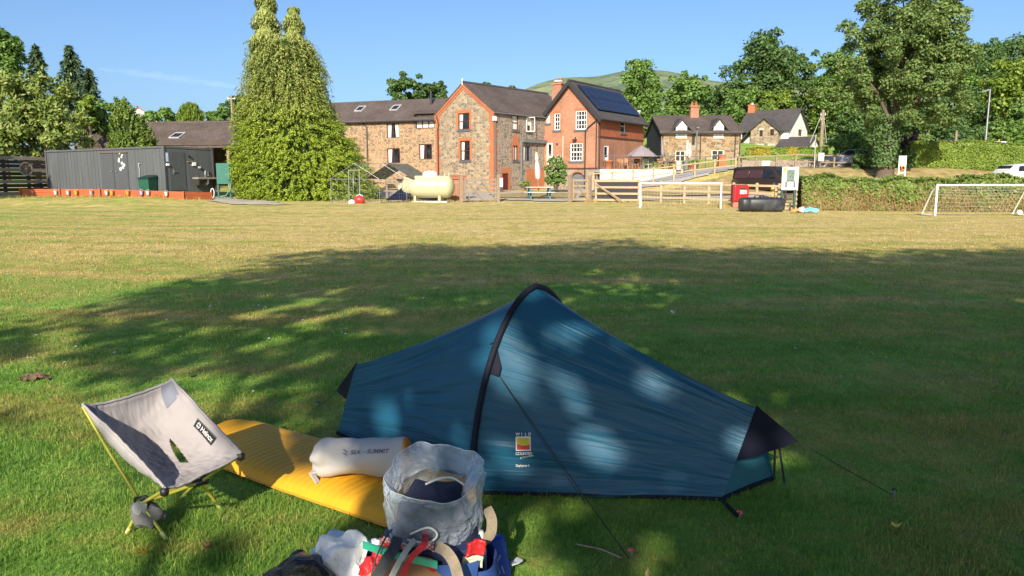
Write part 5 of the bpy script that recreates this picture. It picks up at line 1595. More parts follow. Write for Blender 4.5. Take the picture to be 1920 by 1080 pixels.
def patio_table(loc, mat, label, w=1.4, d=.8):
    t = empty('patio_table', loc, .2, label, 'table', 'tables on the terrace')
    mb = MB(); mb.box(-w / 2, w / 2, -d / 2, d / 2, .70, .75); mb.build('tabletop', mat, t)
    for x in (-1, 1):
        mb = MB(); mb.bar((x * w * .38, -d * .4, 0), (x * w * .2, d * .3, .70), .07, .07); mb.build('leg', mat, t)
        mb = MB(); mb.bar((x * w * .38, d * .4, 0), (x * w * .2, -d * .3, .70), .07, .07); mb.build('leg', mat, t)
    return t
patio_table(tp(1184, 63.4), wtk, 'brown dining table on the terrace under the grey parasol', 1.6)
patio_table(tp(1250, 64.4), MT['greypaint'], 'grey table on the terrace between the parasols', 1.3)
patio_table(tp(1275, 64.6), wtk, 'wooden table on the terrace below the closed pink parasols', 1.3)
# open grey parasol
p = tp(1202, 63); t = empty('parasol', p, 0, 'open grey parasol over the terrace table', 'parasol')
mb = MB(); mb.tube([(0, 0, 0), (0, 0, 1.95)], .035, 8); mb.build('pole', MT['greypaint'], t)
m_ = M('grey_canvas', (.25, .21, .215), .85, var=.12, scale=3)
mb = MB(); pr_ = [(.04, 1.98), (.5, 1.72), (1.0, 1.38), (1.35, 1.08)]; mb.lathe(pr_, 8, smooth=False); mb.lathe([(r_, z_ - .02) for r_, z_ in pr_], 8, smooth=False); mb.build('canopy', m_, t)
def closed_parasol(loc, H, mat, label, lean=(0, 0), r=.17):
    t = empty('closed_parasol', loc, 0, label, 'parasol', 'closed parasols')
    mb = MB(); mb.tube([(0, 0, 0), (lean[0], lean[1], H)], .03, 8); mb.build('pole', MT['wood'], t)
    mb = MB(); n = 12; vs = []; pr_ = [(.16, .42), (.9, .45), (1.0, .60), (.75, .75), (.45, .82), (.7, .9), (.25, 1.0)]
    for q, f in pr_:
        for k in range(n):
            a = 2 * math.pi * k / n; rr_ = r * q * (1.18 if k % 2 else .82); vs.append((lean[0] * f + rr_ * math.cos(a), lean[1] * f + rr_ * math.sin(a), H * f))
    mb.add(vs, [(i * n + k, i * n + (k + 1) % n, (i + 1) * n + (k + 1) % n, (i + 1) * n + k) for i in range(len(pr_) - 1) for k in range(n)], True)
    mb.build('canopy', mat, t); return t
pk = M('pink_canvas', (.66, .50, .42), .85, var=.1); 
closed_parasol(tp(1287, 64.5), 2.5, M('cream_canvas', (.72, .62, .50), .85), 'cream closed parasol, left of the pair in front of the cottage')
closed_parasol(tp(1292, 64.2), 2.25, pk, 'pink closed parasol, right of the pair in front of the cottage')
closed_parasol(tp(1244, 65.5), 2.6, m_, 'dark grey closed parasol drooping sideways at the left end of the cottage', (-.22, 0))
# pots, bins, lamp post
def pot(loc, label, r=.3, hh=.5, mat='brick_trim', plant=None):
    t = empty('plant_pot', loc, 0, label, 'plant pot')
    mb = MB(); mb.lathe([(r * .7, 0), (r, hh * .85), (r * 1.08, hh * .86), (r * 1.08, hh), (r * .9, hh), (r * .85, hh * .9)], 14); mb.build('pot', MT[mat], t)
    mb = MB(); mb.lathe([(.01, hh * .88), (r * .86, hh * .88)], 14); mb.build('soil', MT['twigs'], t)
    if plant:
        rg = np.random.default_rng(3); n = 160; d = unit(rg.normal(size=(n, 3))); P = d * r * 1.1 * np.array([1, 1, .9]) + np.array([0, 0, hh + r * .6])
        quads_mesh('plant', leaf_corners(P, unit(d + rg.normal(size=(n, 3)) * .5), .16 * rg.uniform(.6, 1.2, n), .1 * rg.uniform(.6, 1.2, n), rg), MT[plant], t)
pot(tp(1140, 62.2), 'brown plant pot at the foot of the white side door', .42, .75)
pot(tp(1297, 62.6), 'small terracotta pot with leaves right of the closed pink parasols', .25, .4, 'brick_trim', 'leaf_hedge')
pot(tp(1303, 62.8), 'grey pot with leaves beside the small terracotta pot', .28, .42, 'greypaint', 'leaf_hedge')
for px, mt, lb in ((1272, 'lightgrey', 'pale grey drum on the terrace below the cottage window'), (1286, 'greypaint', 'dark grey bin on the terrace under the closed parasols')):
    p = tp(px, 63); t = empty('bin', p, 0, lb, 'bin'); mb = MB(); mb.lathe([(.22, 0), (.26, .62)], 14); mb.build('body', MT[mt], t); mb = MB(); mb.lathe([(.28, .62), (.28, .68), (.15, .74), (.03, .76)], 14); mb.build('lid', MT[mt], t)
p = tp(1304, 63.4); t = empty('lamp_post', p, 0, 'grey lamp column standing before the cottage between its dormers', 'lamp post')
mb = MB(); mb.tube([(0, 0, 0), (0, 0, .9), (0, 0, 3.4)], [.09, .07, .055], 10); mb.build('pole', MT['greypaint'], t); mb = MB(); mb.box(-.12, .12, -.3, .1, 3.4, 3.5); mb.build('lamp_head', MT['greypaint'], t)
p = W(1352, 318, 66); t = empty('brick_pier', p, 0, 'short red brick pier beside the cottage right hand window', 'pier'); mb = MB(); mb.box(-.28, .28, -.28, .28, -.4, 1.2); mb.build('pier', MT['brick_trim'], t); mb = MB(); mb.box(-.34, .34, -.34, .34, 1.2, 1.3); mb.build('cap', MT['brick'], t)
# dried tree sculpture beside cottage: bare shrub
p = tp(1253, 66); t = empty('bare_shrub', p, 0, 'bare twiggy shrub against the cottage front left of the closed parasols', 'shrub')
rg = random.Random(4); mb = MB()
for i in range(9):
    a = rg.uniform(-1, 1); mb.tube([(0, 0, 0), (a * .3, 0, .9), (a * .8 + rg.uniform(-.2, .2), rg.uniform(-.3, .3), rg.uniform(1.5, 2.4))], [.03, .02, .008], 5)
mb.build('stems', MT['bark'], t)

# ---------------------------------------------------------------- gates by the yard
def field_gate(name, a, b, h_, label, mat='wood_grey', bars=5, cross='X', posts=True):
    a, b = Vector(a), Vector(b); L = (b - a).length; ang = math.atan2(b.y - a.y, b.x - a.x)
    t = empty(name, a, ang, label, 'gate')
    zs = [h_ * (.12 + .88 * (i / (bars - 1)) ** .85) for i in range(bars)]
    for z in zs:
        mb = MB(); mb.box(.10, L - .10, -.02, .02, z - .05, z + .05); mb.build('bar', MT[mat], t)
    for x in (.06, L - .14):
        mb = MB(); mb.box(x, x + .09, -.045, .045, .08, h_ + .08); mb.build('stile', MT[mat], t)
    br = [((.14, zs[0]), (L * .5, zs[-1])), ((L * .5, zs[-1]), (L - .14, zs[0]))] if cross == 'V' else [((.14, zs[-1]), (L * .55, zs[0])), ((L * .12, zs[0]), (L * .6, zs[-1])), ((L * .5, zs[-1]), (L - .14, zs[0]))] if cross == 'X' else [((.14, zs[-1]), (L - .14, zs[0]))]
    for (x0, z0), (x1, z1) in br:
        mb = MB(); mb.bar((x0, -.04, z0), (x1, -.04, z1), .03, .09, (0, 1, 0)); mb.build('brace', MT[mat], t)
    if posts:
        for x in (-.12, L + .06):
            mb = MB(); mb.box(x - .09, x + .09, -.09, .09, -.3, h_ + .28); mb.build('post', MT['wood'], t, bevel=.015)
    return t
def gp(px, D): 
    x = WX(px, D); return Vector((x, D, zg(x, D)))
field_gate('field_gate', gp(868, 43.0), gp(932, 43.8), 1.28, 'old grey five bar field gate standing open between the gas tank and the yard')
field_gate('farm_gate', gp(1072, 43.4), gp(1104, 44.2), 1.25, 'small pale timber gate with diagonal brace between two tall square posts', 'wood_new', 4, '/')
# timber fence panel lined with black mesh
a, b = gp(1118, 43.6), gp(1198, 42.8); L = (b - a).length
t = empty('mesh_lined_fence', a, math.atan2(b.y - a.y, b.x - a.x), 'timber rail panel lined with black mesh and a diagonal board leaning across it', 'fence')
for i in range(4):
    z = .12 + i * .36; mb = MB(); mb.box(0, L, -.025, .025, z - .06, z + .06); mb.build('rail', MT['wood_new'], t)
mb = MB(); mb.box(.05, L - .05, .03, .04, .1, 1.2); mb.build('mesh_lining', M('black_mesh', (.022, .022, .026), .7, var=.3, scale=12), t)
for x in (0, L): 
    mb = MB(); mb.box(x - .07, x + .07, .045, .17, -.2, 1.3); mb.build('post', MT['wood_new'], t)
mb = MB(); mb.bar((0, -.05, 1.0), (L * .72, -.45, -.05), .14, .04, (0, 1, 1)); mb.build('leaning_board', MT['wood_new'], t)

# picnic table with folded parasol
p = gp(1011, 46.3); t = empty('picnic_table', p, .12, 'blue and white timber picnic table with side benches on the yard grass', 'picnic table')
bl = M('blue_paint', (.035, .16, .22), .6, var=.25); wpt = M('worn_white_board', (.52, .50, .46), .7, var=.2, dirt=(.2, .2, .2), dirt_amt=.5)
mb = MB()
for i in range(5): mb.box(-.85, .85, -.37 + i * .15, -.24 + i * .15, .72, .765)
mb.build('tabletop', wpt, t)
for y in (-.72, .72):
    mb = MB(); mb.box(-.85, .85, y - .15, y - .01, .42, .465); mb.box(-.85, .85, y + .01, y + .15, .42, .465); mb.build('bench', wpt, t)
for x in (-.6, .6):
    for s in (-1, 1):
        mb = MB(); mb.bar((x, s * .62, 0), (x, s * .22, .72), .05, .10, (1, 0, 0)); mb.build('leg', bl, t)
    mb = MB(); mb.box(x - .03 + .05, x + .03 + .05, -.85, .85, .36, .42); mb.box(x + .02, x + .08, -.36, .36, .66, .72); mb.build('crosspiece', bl, t)
closed_parasol(p + Vector((0, 0, 0)), 2.85, M('pale_pink_canvas', (.68, .56, .50), .85), 'pale pink closed parasol standing through the picnic table', (-.18, 0), .16)
# meter box beside door
p = W(939, 345, 58.6); mb = MB(); mb.box(-.16, .16, -.1, .1, -.45, .45); o = mb.build('meter_box', MT['white'], bevel=.01); o.location = p; tag(o, 'slim white meter box left of the little oxblood door', 'box')
mb = MB(); mb.box(-.2, .2, -.15, .15, 0, .42); o = mb.build('step_box', MT['darkmetal'], bevel=.01); o.location = gp(938, 57.4); tag(o, 'small dark box on the gravel below the white meter box', 'box')

# ---------------------------------------------------------------- gas tank
D_ = 43.5; xa, xb = WX(752, D_), WX(853, D_); p = Vector(((xa + xb) / 2, D_, zg((xa + xb) / 2, D_)))
t = empty('gas_tank', p, -.16, 'large cream cylindrical gas tank lying on short feet in front of the stone house', 'gas tank')
tm = M('cream_tank_paint', (.50, .475, .28), .38, var=.05, scale=1.5, dirt=(.42, .38, .22), dirt_amt=.35)
Lh = (xb - xa) / 2 * 1.0; rr = .64; zc = .86
prf = [(.0001, -Lh)] + [(rr * math.sin(q), -Lh + .40 * (1 - math.cos(q))) for q in [math.pi / 2 * k / 8 for k in range(1, 9)]]
prf += [(rr, Lh - .40)] + [(rr * math.cos(q), Lh - .40 + .40 * math.sin(q)) for q in [math.pi / 2 * k / 8 for k in range(1, 8)]] + [(.0001, Lh)]
mb = MB(); mb.lathe(prf, 32, (0, 0, zc), Matrix.Rotation(math.pi / 2, 3, 'Y')); mb.build('shell', tm, t)
mb = MB(); mb.lathe([(.34, 0), (.34, .18), (.30, .26), (.18, .32), (.02, .34)], 20, (.12, 0, zc + rr - .07)); dm = mb.build('valve_dome', MT['white'], t)
dm.scale = (1.25, 1, 1); dm.location = (-.03, 0, 0)
for x in (-.7, .75):
    mb = MB(); mb.box(x - .07, x + .07, -.38, .38, 0, .42); mb.build('foot', tm, t)
for x in (-1.0, 1.0, 1.25):
    mb = MB(); mb.bar((x, 0, zc + rr - .02), (x, 0, zc + rr + .12), .09, .05); mb.build('lifting_lug', tm, t)
mb = MB(); mb.box(-1.3, 1.3, -.75, .75, -.12, .05); mb.build('base_slab', MT['lightgrey'], t)
lm = M('faded_stencil', (.42, .37, .22), .5)
mb = MB()
bv = None
for i, s in enumerate(('LPG', '2 0 1')):
    V, F = text_shape(s, .19, bold=.008)
    out = []
    for v in V:
        x = .62 + v[0]; ang = .30 - (i * .24 - v[1]) / rr
        out.append((x, -(rr + .006) * math.cos(ang), zc + (rr + .006) * math.sin(ang)))
    mb.add(out, F)
mb.cm = 0
for q in (0,): mb.build('stencil', lm, t)
mb = MB(); mb.box(-Lh - .012, -Lh + .02, -.12, .02, zc + .08, zc + .2); mb.build('data_plate', MT['lightgrey'], t)
# slanted blue grey panel left of the tank
p = gp(748, 43.0); t = empty('tilted_panel', p, .1, 'small tilted grey blue solar panel at the left end of the gas tank', 'solar panel')
mb = MB(); mb.hexa([(-.75, -.35, .1), (.55, -.35, .1), (.75, .45, .75), (.1, .45, .75), (-.75, -.37, .14), (.55, -.37, .14), (.75, .43, .79), (.1, .43, .79)]); mb.build('panel', MT['solar'], t)
for x in (-.6, .45):
    mb = MB(); mb.box(x - .03, x + .03, -.33, -.27, 0, .12); mb.build('leg', MT['darkmetal'], t)
for x in (.2, .6):
    mb = MB(); mb.box(x - .03, x + .03, .38, .44, 0, .72); mb.build('leg', MT['darkmetal'], t)
# low red roofed hutch and blue lid behind tank
p = gp(838, 46); t = empty('coal_bunker', p, .1, 'low brick bunker with orange tiled lid behind the gas tank', 'bunker'); mb = MB(); mb.box(-1.1, 1.1, -.4, .4, 0, 1.25); mb.build('body', MT['brick'], t); mb = MB(); mb.hexa([(-1.2, -.5, 1.25), (1.2, -.5, 1.25), (1.2, .5, 1.4), (-1.2, .5, 1.4), (-1.2, -.5, 1.33), (1.2, -.5, 1.33), (1.2, .5, 1.48), (-1.2, .5, 1.48)]); mb.build('lid', MT['brick_trim'], t)
p = gp(757, 45.5); t = empty('rubbish_bin', p, .1, 'pale bin with blue lid just behind the left end of the gas tank', 'bin'); mb = MB(); mb.box(-.32, .32, -.3, .3, 0, 1.15); mb.build('body', MT['cream'], t, bevel=.03); mb = MB(); mb.box(-.42, .42, -.36, .36, 1.15, 1.27); mb.build('lid', M('blue_lid', (.06, .12, .20), .5), t, bevel=.02)
# rails between run and tank
post_rail('yard_rail', [(WX(700, 48), 48), (WX(725, 48), 48), (WX(750, 48), 48)], 'plain timber rail fence glimpsed through the wire run', (.45, .95), 1.1, .1, .1, 'wood')

# ---------------------------------------------------------------- wire poultry run
a, b = gp(619, 41.5), gp(711, 41.0); Wd = (b - a).length; ang = math.atan2(b.y - a.y, b.x - a.x)
t = empty('poultry_run', a, ang, 'galvanised walk in wire poultry run with pitched roof at the foot of the tall cypress', 'poultry run')
eh = W(619, 336, 41.5).z - a.z; ah = W(663, 306, 41.3).z - a.z; Ld = 3.6; dx_ = 1.9   # runs back and to the right
sh = lambda x, y, z: (x + dx_ * y / Ld, y, z)
mb = MB(); r_ = .014
for y in (0, Ld / 2, Ld):
    mb.tube([sh(0, y, 0), sh(0, y, eh)], r_, 6); mb.tube([sh(Wd, y, 0), sh(Wd, y, eh)], r_, 6)
    mb.tube([sh(0, y, eh), sh(Wd / 2, y, ah)], r_, 6); mb.tube([sh(Wd, y, eh), sh(Wd / 2, y, ah)], r_, 6)
    if y != Ld / 2: mb.tube([sh(0, y, eh), sh(Wd, y, eh)], r_, 6); mb.tube([sh(0, y, .03), sh(Wd, y, .03)], r_, 6)
for x, z in ((0, eh), (Wd, eh), (Wd / 2, ah), (0, .03), (Wd, .03)): mb.tube([sh(x, 0, z), sh(x, Ld, z)], r_, 6)
mb.build('frame', MT['steel'], t)
mb = MB(); x0_, x1_ = Wd * .38, Wd * .6
mb.tube([(x0_, 0, 0), (x0_, 0, ah - .35)], .028, 6); mb.tube([(x1_, 0, 0), (x1_, 0, ah - .35)], .024, 6); mb.tube([(x0_, 0, ah - .38), (x1_, 0, ah - .38)], .024, 6)
mb.tube([(x0_ + .1, -.03, .1), (x0_ + .34, -.2, .1), (x0_ + .34, -.2, ah - .5), (x0_ + .05, -.03, ah - .5)], .016, 6); mb.build('door', MT['steel'], t)
# netting: fine wires as one sheet of ribbons
net = MB()
def netting(mb, o, e1, e2, s=.16, w=.005, thick=3):
    o, e1, e2 = Vector(o), Vector(e1), Vector(e2)
    n1, n2 = max(1, int(e1.length / s)), max(1, int(e2.length / s))
    for i in range(n1 + 1):
        p = o + e1 * (i / n1); mb.tube([p, p + e2], w / 2, thick, False)
    for j in range(n2 + 1):
        p = o + e2 * (j / n2); mb.tube([p, p + e1], w / 2, thick, False)
netting(net, (0, 0, 0), (Wd, 0, 0), (0, 0, eh), .14, .004); netting(net, (0, 0, 0), (dx_, Ld, 0), (0, 0, eh), .16, .004); netting(net, (Wd, 0, 0), (dx_, Ld, 0), (0, 0, eh), .16, .004)
netting(net, (0, 0, eh), (Wd / 2, 0, ah - eh), (dx_, Ld, 0), .2, .004); netting(net, (Wd, 0, eh), (-Wd / 2, 0, ah - eh), (dx_, Ld, 0), .2, .004)
net.build('wire_netting', MT['steel'], t)
mb = MB(); sc_ = M('dark_shade_cloth', (.10, .095, .075), .9, var=.3)
y0 = Ld * .62; k = .012
mb.hexa([Vector(sh(Wd, y0, eh + k)), Vector(sh(Wd, Ld, eh + k)), Vector(sh(Wd / 2, Ld, ah + k)), Vector(sh(Wd / 2, y0, ah + k)), Vector(sh(Wd, y0, eh + k + .012)), Vector(sh(Wd, Ld, eh + k + .012)), Vector(sh(Wd / 2, Ld, ah + k + .012)), Vector(sh(Wd / 2, y0, ah + k + .012))])
mb.hexa([Vector(sh(0, y0, eh + k)), Vector(sh(Wd / 2, y0, ah + k)), Vector(sh(Wd / 2, Ld, ah + k)), Vector(sh(0, Ld, eh + k)), Vector(sh(0, y0, eh + k + .012)), Vector(sh(Wd / 2, y0, ah + k + .012)), Vector(sh(Wd / 2, Ld, ah + k + .012)), Vector(sh(0, Ld, eh + k + .012))])
mb.build('shade_cloth', sc_, t)
p = gp(674, 41.2) + Vector((0, -.15, 0)); t = empty('feeder', p, 0, 'red plastic poultry feeder lying by the door of the wire run', 'feeder')
rd = M('red_plastic', (.50, .035, .045), .4); mb = MB(); mb.lathe([(.10, -.26), (.20, -.2), (.22, 0), (.20, .2), (.1, .26)], 14, (0, 0, .19), Matrix.Rotation(math.pi / 2, 3, 'Y')); mb.build('drum', rd, t); mb = MB(); mb.tube([(-.2, 0, .38), (0, 0, .5), (.2, 0, .38)], .015, 6); mb.build('handle', MT['white'], t)
p = gp(659, 41.2) + Vector((0, -.1, 0)); mb = MB(); mb.lathe([(.2, 0), (.19, .08), (.12, .17), (.03, .2)], 14); o = mb.build('drinker', MT['white']); o.location = p; tag(o, 'low white poultry drinker beside the red feeder', 'drinker')

# ---------------------------------------------------------------- grey cabin (converted container)
# near right corner, then the two walls back from it
cn = W(312, 358, 43.2); c_l = W(92, 358, 46.2); zb = cn.z - .02
dl = Vector((cn.x - c_l.x, cn.y - c_l.y, 0)); Lc = dl.length; ang = math.atan2(dl.y, dl.x)
Wc = 3.1
t = empty('portable_cabin', (c_l.x, c_l.y, zb), ang, 'dark grey corrugated cabin with two front doors behind the orange board edging', 'cabin')
hC = W(312, 274, 43.2).z - zb; hL = W(92, 283, 46.2).z - zb
cm_ = M('grey_cabin_steel', (.085, .092, .098), .5, var=.12, scale=1.2, dirt=(.2, .2, .19), dirt_amt=.3, stretch=(6, 6, .35))
dv_ = Matrix.Rotation(-ang, 3, 'Z') @ (Vector((WX(402, 46.0), 46.0, 0)) - Vector((cn.x, cn.y, 0)))   # direction of the end wall in local axes
ex, ey = dv_.x, dv_.y
mb = MB()
hx_ = lambda x: hL + (hC - hL) * x / Lc
mb.hexa([(0, 0, -.3), (Lc, 0, -.3), (Lc + ex, ey, -.3), (ex, ey, -.3), (0, 0, hL), (Lc, 0, hC), (Lc + ex, ey, hC - .05), (ex, ey, hL)])
nrib = 34
for i in range(nrib):     # corrugation on the front
    x = .12 + (Lc - .24) * i / nrib
    rb_ = -.012
    if 0.49 < (x / Lc) < .735: continue
    mb.hexa([(x, rb_, .0), (x + .09, rb_, .0), (x + .09, 0, .0), (x, 0, .0), (x + .02, rb_, hx_(x) - .12), (x + .07, rb_, hx_(x) - .12), (x + .07, 0, hx_(x) - .12), (x + .02, 0, hx_(x) - .12)])
mb.build('body', cm_, t)
fr_ = MB()
fr_.bar((0, -.03, hL - .04), (Lc, -.03, hC - .04), .07, .10); fr_.box(-.04, .06, -.06, .04, -.3, hL); fr_.box(Lc - .06, Lc + .05, -.06, .06, -.3, hC + .03)
e_ = Vector((ex, ey, 0)); eL = e_.length; e_.normalize(); n_ = Vector((e_.y, -e_.x, 0))
frE = Fr((Lc, 0, 0), e_, n_)
fr_.fbox(frE, eL - .1, eL, -.3, hC + .05, -.03, .03); fr_.bar((Lc, -.0, hC - .03), (Lc + ex, ey, hC - .08), .06, .1)
fr_.build('frame', cm_, t)
frF = Fr((0, 0, 0), (1, 0, 0), (0, -1, 0))
dm_ = M('grey_cabin_door', (.072, .078, .084), .45, var=.1)
for px0, px1 in ((197, 221), (223, 247)):
    x0_, x1_ = Lc * (px0 - 92) / 220., Lc * (px1 - 92) / 220.
    q = MB(); q.fbox(frF, x0_, x1_, .05, hC * .86, -.035, 0); q.fbox(frF, x0_ + .06, x1_ - .06, .12, hC * .84, -.045, -.035); d = q.build('door', dm_, t)
    q = MB(); q.fbox(frF, x0_ - .02, x1_ + .02, hC * .87, hC * .885, -.10, 0); q.build('drip_rail', M('rusty_rail', (.17, .10, .07), .7), d)
    q = MB(); q.fbox(frF, (x1_ - .2) if px0 == 197 else x0_ + .08, (x1_ - .06) if px0 == 197 else x0_ + .22, hC * .44, hC * .46, -.11, -.04); q.build('handle', MT['steel'], d)
# white paint smear and hook-shaped cable
smm = M('white_smear', (.62, .63, .62), .7); q = MB(); rg = random.Random(2)
for i in range(9):
    x = Lc * (.645 + .02 * math.sin(i * 1.3)) + i * .018; z = hC * (.86 - .045 * i); r_ = .05 + .05 * (i / 8)
    pts = [frF.p(x + r_ * math.cos(a_ * .7854) * rg.uniform(.7, 1.2), z + r_ * 1.2 * math.sin(a_ * .7854) * rg.uniform(.7, 1.2), -.052) for a_ in range(8)]
    q.poly(pts)
q.build('paint_smear', smm, t)
q = MB(); x = Lc * .795; q.tube([frF.p(x, hC * .60, -.06), frF.p(x + .05, hC * .52, -.06), frF.p(x + .02, hC * .3, -.06), frF.p(x + .04, hC * .22, -.06)], .018, 6); q.tube([frF.p(x, hC * .61, -.06), frF.p(x + .12, hC * .62, -.06)], .03, 6); q.build('grab_rail', MT['lightgrey'], t)
# end wall: door, notice, lamp, boxes, sink
q = MB(); q.fbox(frE, .28, 1.30, .05, hC * .88, -.03, 0); d = q.build('door', dm_, t)
q = MB(); q.fbox(frE, .48, .56, hC * .38, hC * .50, -.06, -.03); q.fbox(frE, .48, .68, hC * .43, hC * .45, -.10, -.06); q.build('handle', MT['steel'], d)
q = MB(); q.fbox(frE, .02, .24, hC * .66, hC * .86, -.035, -.01); sg = q.build('notice', M('pale_blue_notice', (.40, .50, .66), .5), t)
q = MB(); put_text(q, 'C', .17, frE.p(.06, hC * .75), frE.d, (0, 0, 1), frE.n, .04); q.build('lettering', MT['white'], sg)
q = MB(); q.fbox(frE, .06, .22, hC * .57, hC * .62, -.12, 0); q.build('lamp', MT['white'], t)
for u, v, a_, b_, mt in ((1.75, .58, .22, .2, 'white'), (2.15, .52, .14, .12, 'lightgrey'), (1.5, .78, .12, .1, 'darkmetal'), (1.45, .66, .32, .03, 'wood')):
    q = MB(); q.fbox(frE, u, u + a_, hC * v, hC * v + b_, -.12, 0); q.build('wall_box', MT[mt], t)
q = MB(); q.tube([frE.p(2.55, hC * .32, -.1), frE.p(2.55, hC * .45, -.12), frE.p(2.66, hC * .5, -.12), frE.p(2.77, hC * .45, -.12), frE.p(2.77, hC * .34, -.1)], .025, 6); q.build('tap', MT['steel'], t)
# sink bench standing against the end wall
sb = t.matrix_basis @ frE.p(1.95, 0, -.35) if False else None
Mt = Matrix.Translation((c_l.x, c_l.y, zb)) @ Matrix.Rotation(ang, 4, 'Z')
pw_ = Mt @ frE.p(2.45, 0, -.35); eang = ang + math.atan2(e_.y, e_.x)
tb = empty('sink_bench', pw_, eang, 'dark timber washing up bench against the right end of the grey cabin', 'bench')
mb = MB(); mb.box(-.75, .75, -.28, .28, .70, .80); mb.build('top', MT['wood_grey'], tb)
for x in (-.68, .68): mb = MB(); mb.box(x - .05, x + .05, -.24, .24, 0 if x > 0 else .35, .70); mb.build('leg', MT['wood_dark'], tb)
mb = MB(); mb.tube([(.1, 0, .7), (.1, 0, .45), (.1, .1, .38), (.1, .2, .45)], .04, 8); mb.build('waste_pipe', MT['white'], tb)
mb = MB(); mb.bar((-.68, -.1, .66), (-.1, -.1, .25), .05, .08); mb.build('brace', MT['wood_dark'], tb)
# green compost bin
pw_ = Mt @ Vector((Lc * .90, -.42, 0)); t2 = empty('compost_bin', pw_, ang, 'dark green plastic bin with sloping lid against the right of the cabin front', 'bin')
gb = M('green_plastic', (.012, .085, .05), .45, var=.15); mb = MB(); mb.hexa([(-.33, -.3, -.2), (.33, -.3, -.2), (.33, .3, -.2), (-.33, .3, -.2), (-.38, -.34, .68), (.38, -.34, .68), (.38, .34, .82), (-.38, .34, .82)]); mb.build('body', gb, t2, bevel=.03)
mb = MB(); mb.hexa([(-.42, -.38, .68), (.42, -.38, .68), (.42, .38, .84), (-.42, .38, .84), (-.34, -.28, .80), (.34, -.28, .80), (.34, .34, .94), (-.34, .34, .94)]); mb.build('lid', M('dark_green_lid', (.006, .03, .02), .4), t2, bevel=.03)

# orange board edging with hanging pails
bo = M('orange_stained_board', (.36, .085, .026), .6, var=.22, scale=3, stretch=(1, 1, 6))
be = [(W(40, 371, 44.0)), (W(205, 371, 42.9)), (W(345, 371, 41.9)), (W(398, 374, 43.2))]
e0 = be[0]; t = empty('board_edging', (e0.x, e0.y, 0), 0, 'low orange stained board edging in front of the grey cabin', 'edging')
for a, b in zip(be, be[1:]):
    za_, zb_ = zg(a.x, a.y), zg(b.x, b.y)
    for (v0, v1) in ((-.05, .20), (.21, .42)):
        mb = MB(); mb.bar((a.x - e0.x, a.y - e0.y, za_ + (v0 + v1) / 2), (b.x - e0.x, b.y - e0.y, zb_ + (v0 + v1) / 2), .05, v1 - v0); mb.build('board', bo, t)
for f in (0, .25, .5, .75, 1):
    q = be[0].lerp(be[2], f); mb = MB(); mb.box(q.x - e0.x - .04, q.x - e0.x + .04, q.y - e0.y - .09, q.y - e0.y - .03, zg(q.x, q.y) - .2, zg(q.x, q.y) + .45); mb.build('stake', bo, t)
pc = [('white', (.7, .68, .66)), ('pale blue', (.45, .52, .60)), ('orange', (.75, .33, .04)), ('mauve', (.42, .34, .42)), ('mint and white', (.45, .68, .58)), ('orange', (.75, .33, .04)), ('orange', (.75, .33, .04)), ('lilac', (.45, .38, .60)), ('white', (.68, .66, .66)), ('cream', (.70, .66, .60))]
pxs = [109, 132, 147, 175, 203, 213, 243, 269, 281, 315]
plb = ['white pail hanging at the left end of the orange boards', 'pale blue pail, second from the left on the orange boards', 'orange pail between the pale blue and mauve pails', 'mauve pail hanging below the blank left half of the cabin', 'mint and white pail touching an orange one on the boards', 'orange pail touching the mint pail', 'orange pail alone, below the right cabin door', 'lilac pail left of the small white one on the boards', 'small white pail between the lilac pail and the green bin', 'cream pail hanging at the right end near the cabin corner']
for (cn_, cc), px, lb in zip(pc, pxs, plb):
    f = (px - 40) / 305.; q = be[0].lerp(be[1], f / .54) if f < .54 else be[1].lerp(be[2], (f - .54) / .46)
    t2 = empty('pail', (q.x, q.y - .16, zg(q.x, q.y) + .12), 0, lb, 'pail', 'small pails hung along the orange boards')
    m_ = M('pail_' + cn_.replace(' ', '_'), cc, .5); mb = MB(); mb.lathe([(.065, 0), (.10, .2), (.105, .21), (.095, .205), (.06, .02)], 12); mb.build('bucket', m_, t2)
    mb = MB(); mb.tube([(-.10, 0, .2), (-.05, .03, .29), (.05, .03, .29), (.10, 0, .2)], .008, 5); mb.build('handle', MT['lightgrey'], t2)
# green panel on posts with hose, right of the cabin
p = W(420, 360, 44.6); p.z = zg(p.x, p.y); t = empty('green_screen', p, .05, 'dark green square panel on two legs with a hose beside the cypress', 'screen')
gz_ = W(420, 306, 44.6).z - p.z; gm = M('green_panel_paint', (.012, .12, .09), .5, var=.1)
mb = MB(); mb.box(-.38, .40, -.03, .03, gz_ - 1.22, gz_); mb.build('panel', gm, t, bevel=.01)
for x in (-.34, .36): mb = MB(); mb.box(x - .04, x + .04, .03, .10, -.2, gz_ - .1); mb.build('leg', gm, t)
mb = MB(); mb.tube([(.46, -.08, gz_ - .2), (.5, -.1, gz_ - .9), (.42, -.1, gz_ - 1.5), (.15, -.12, .2), (-.2, -.1, .15)], .025, 6); mb.build('hose', M('green_hose', (.10, .40, .22), .5), t)
mb = MB(); q = random.Random(1)
for i in range(3): mb.tube([(-.62 + .1 * math.cos(a_ * .7), -.1 - .03 * i, .35 + .28 * math.sin(a_ * .7)) for a_ in range(10)], .022, 6)
mb.build('coiled_hose', MT['white'], t)
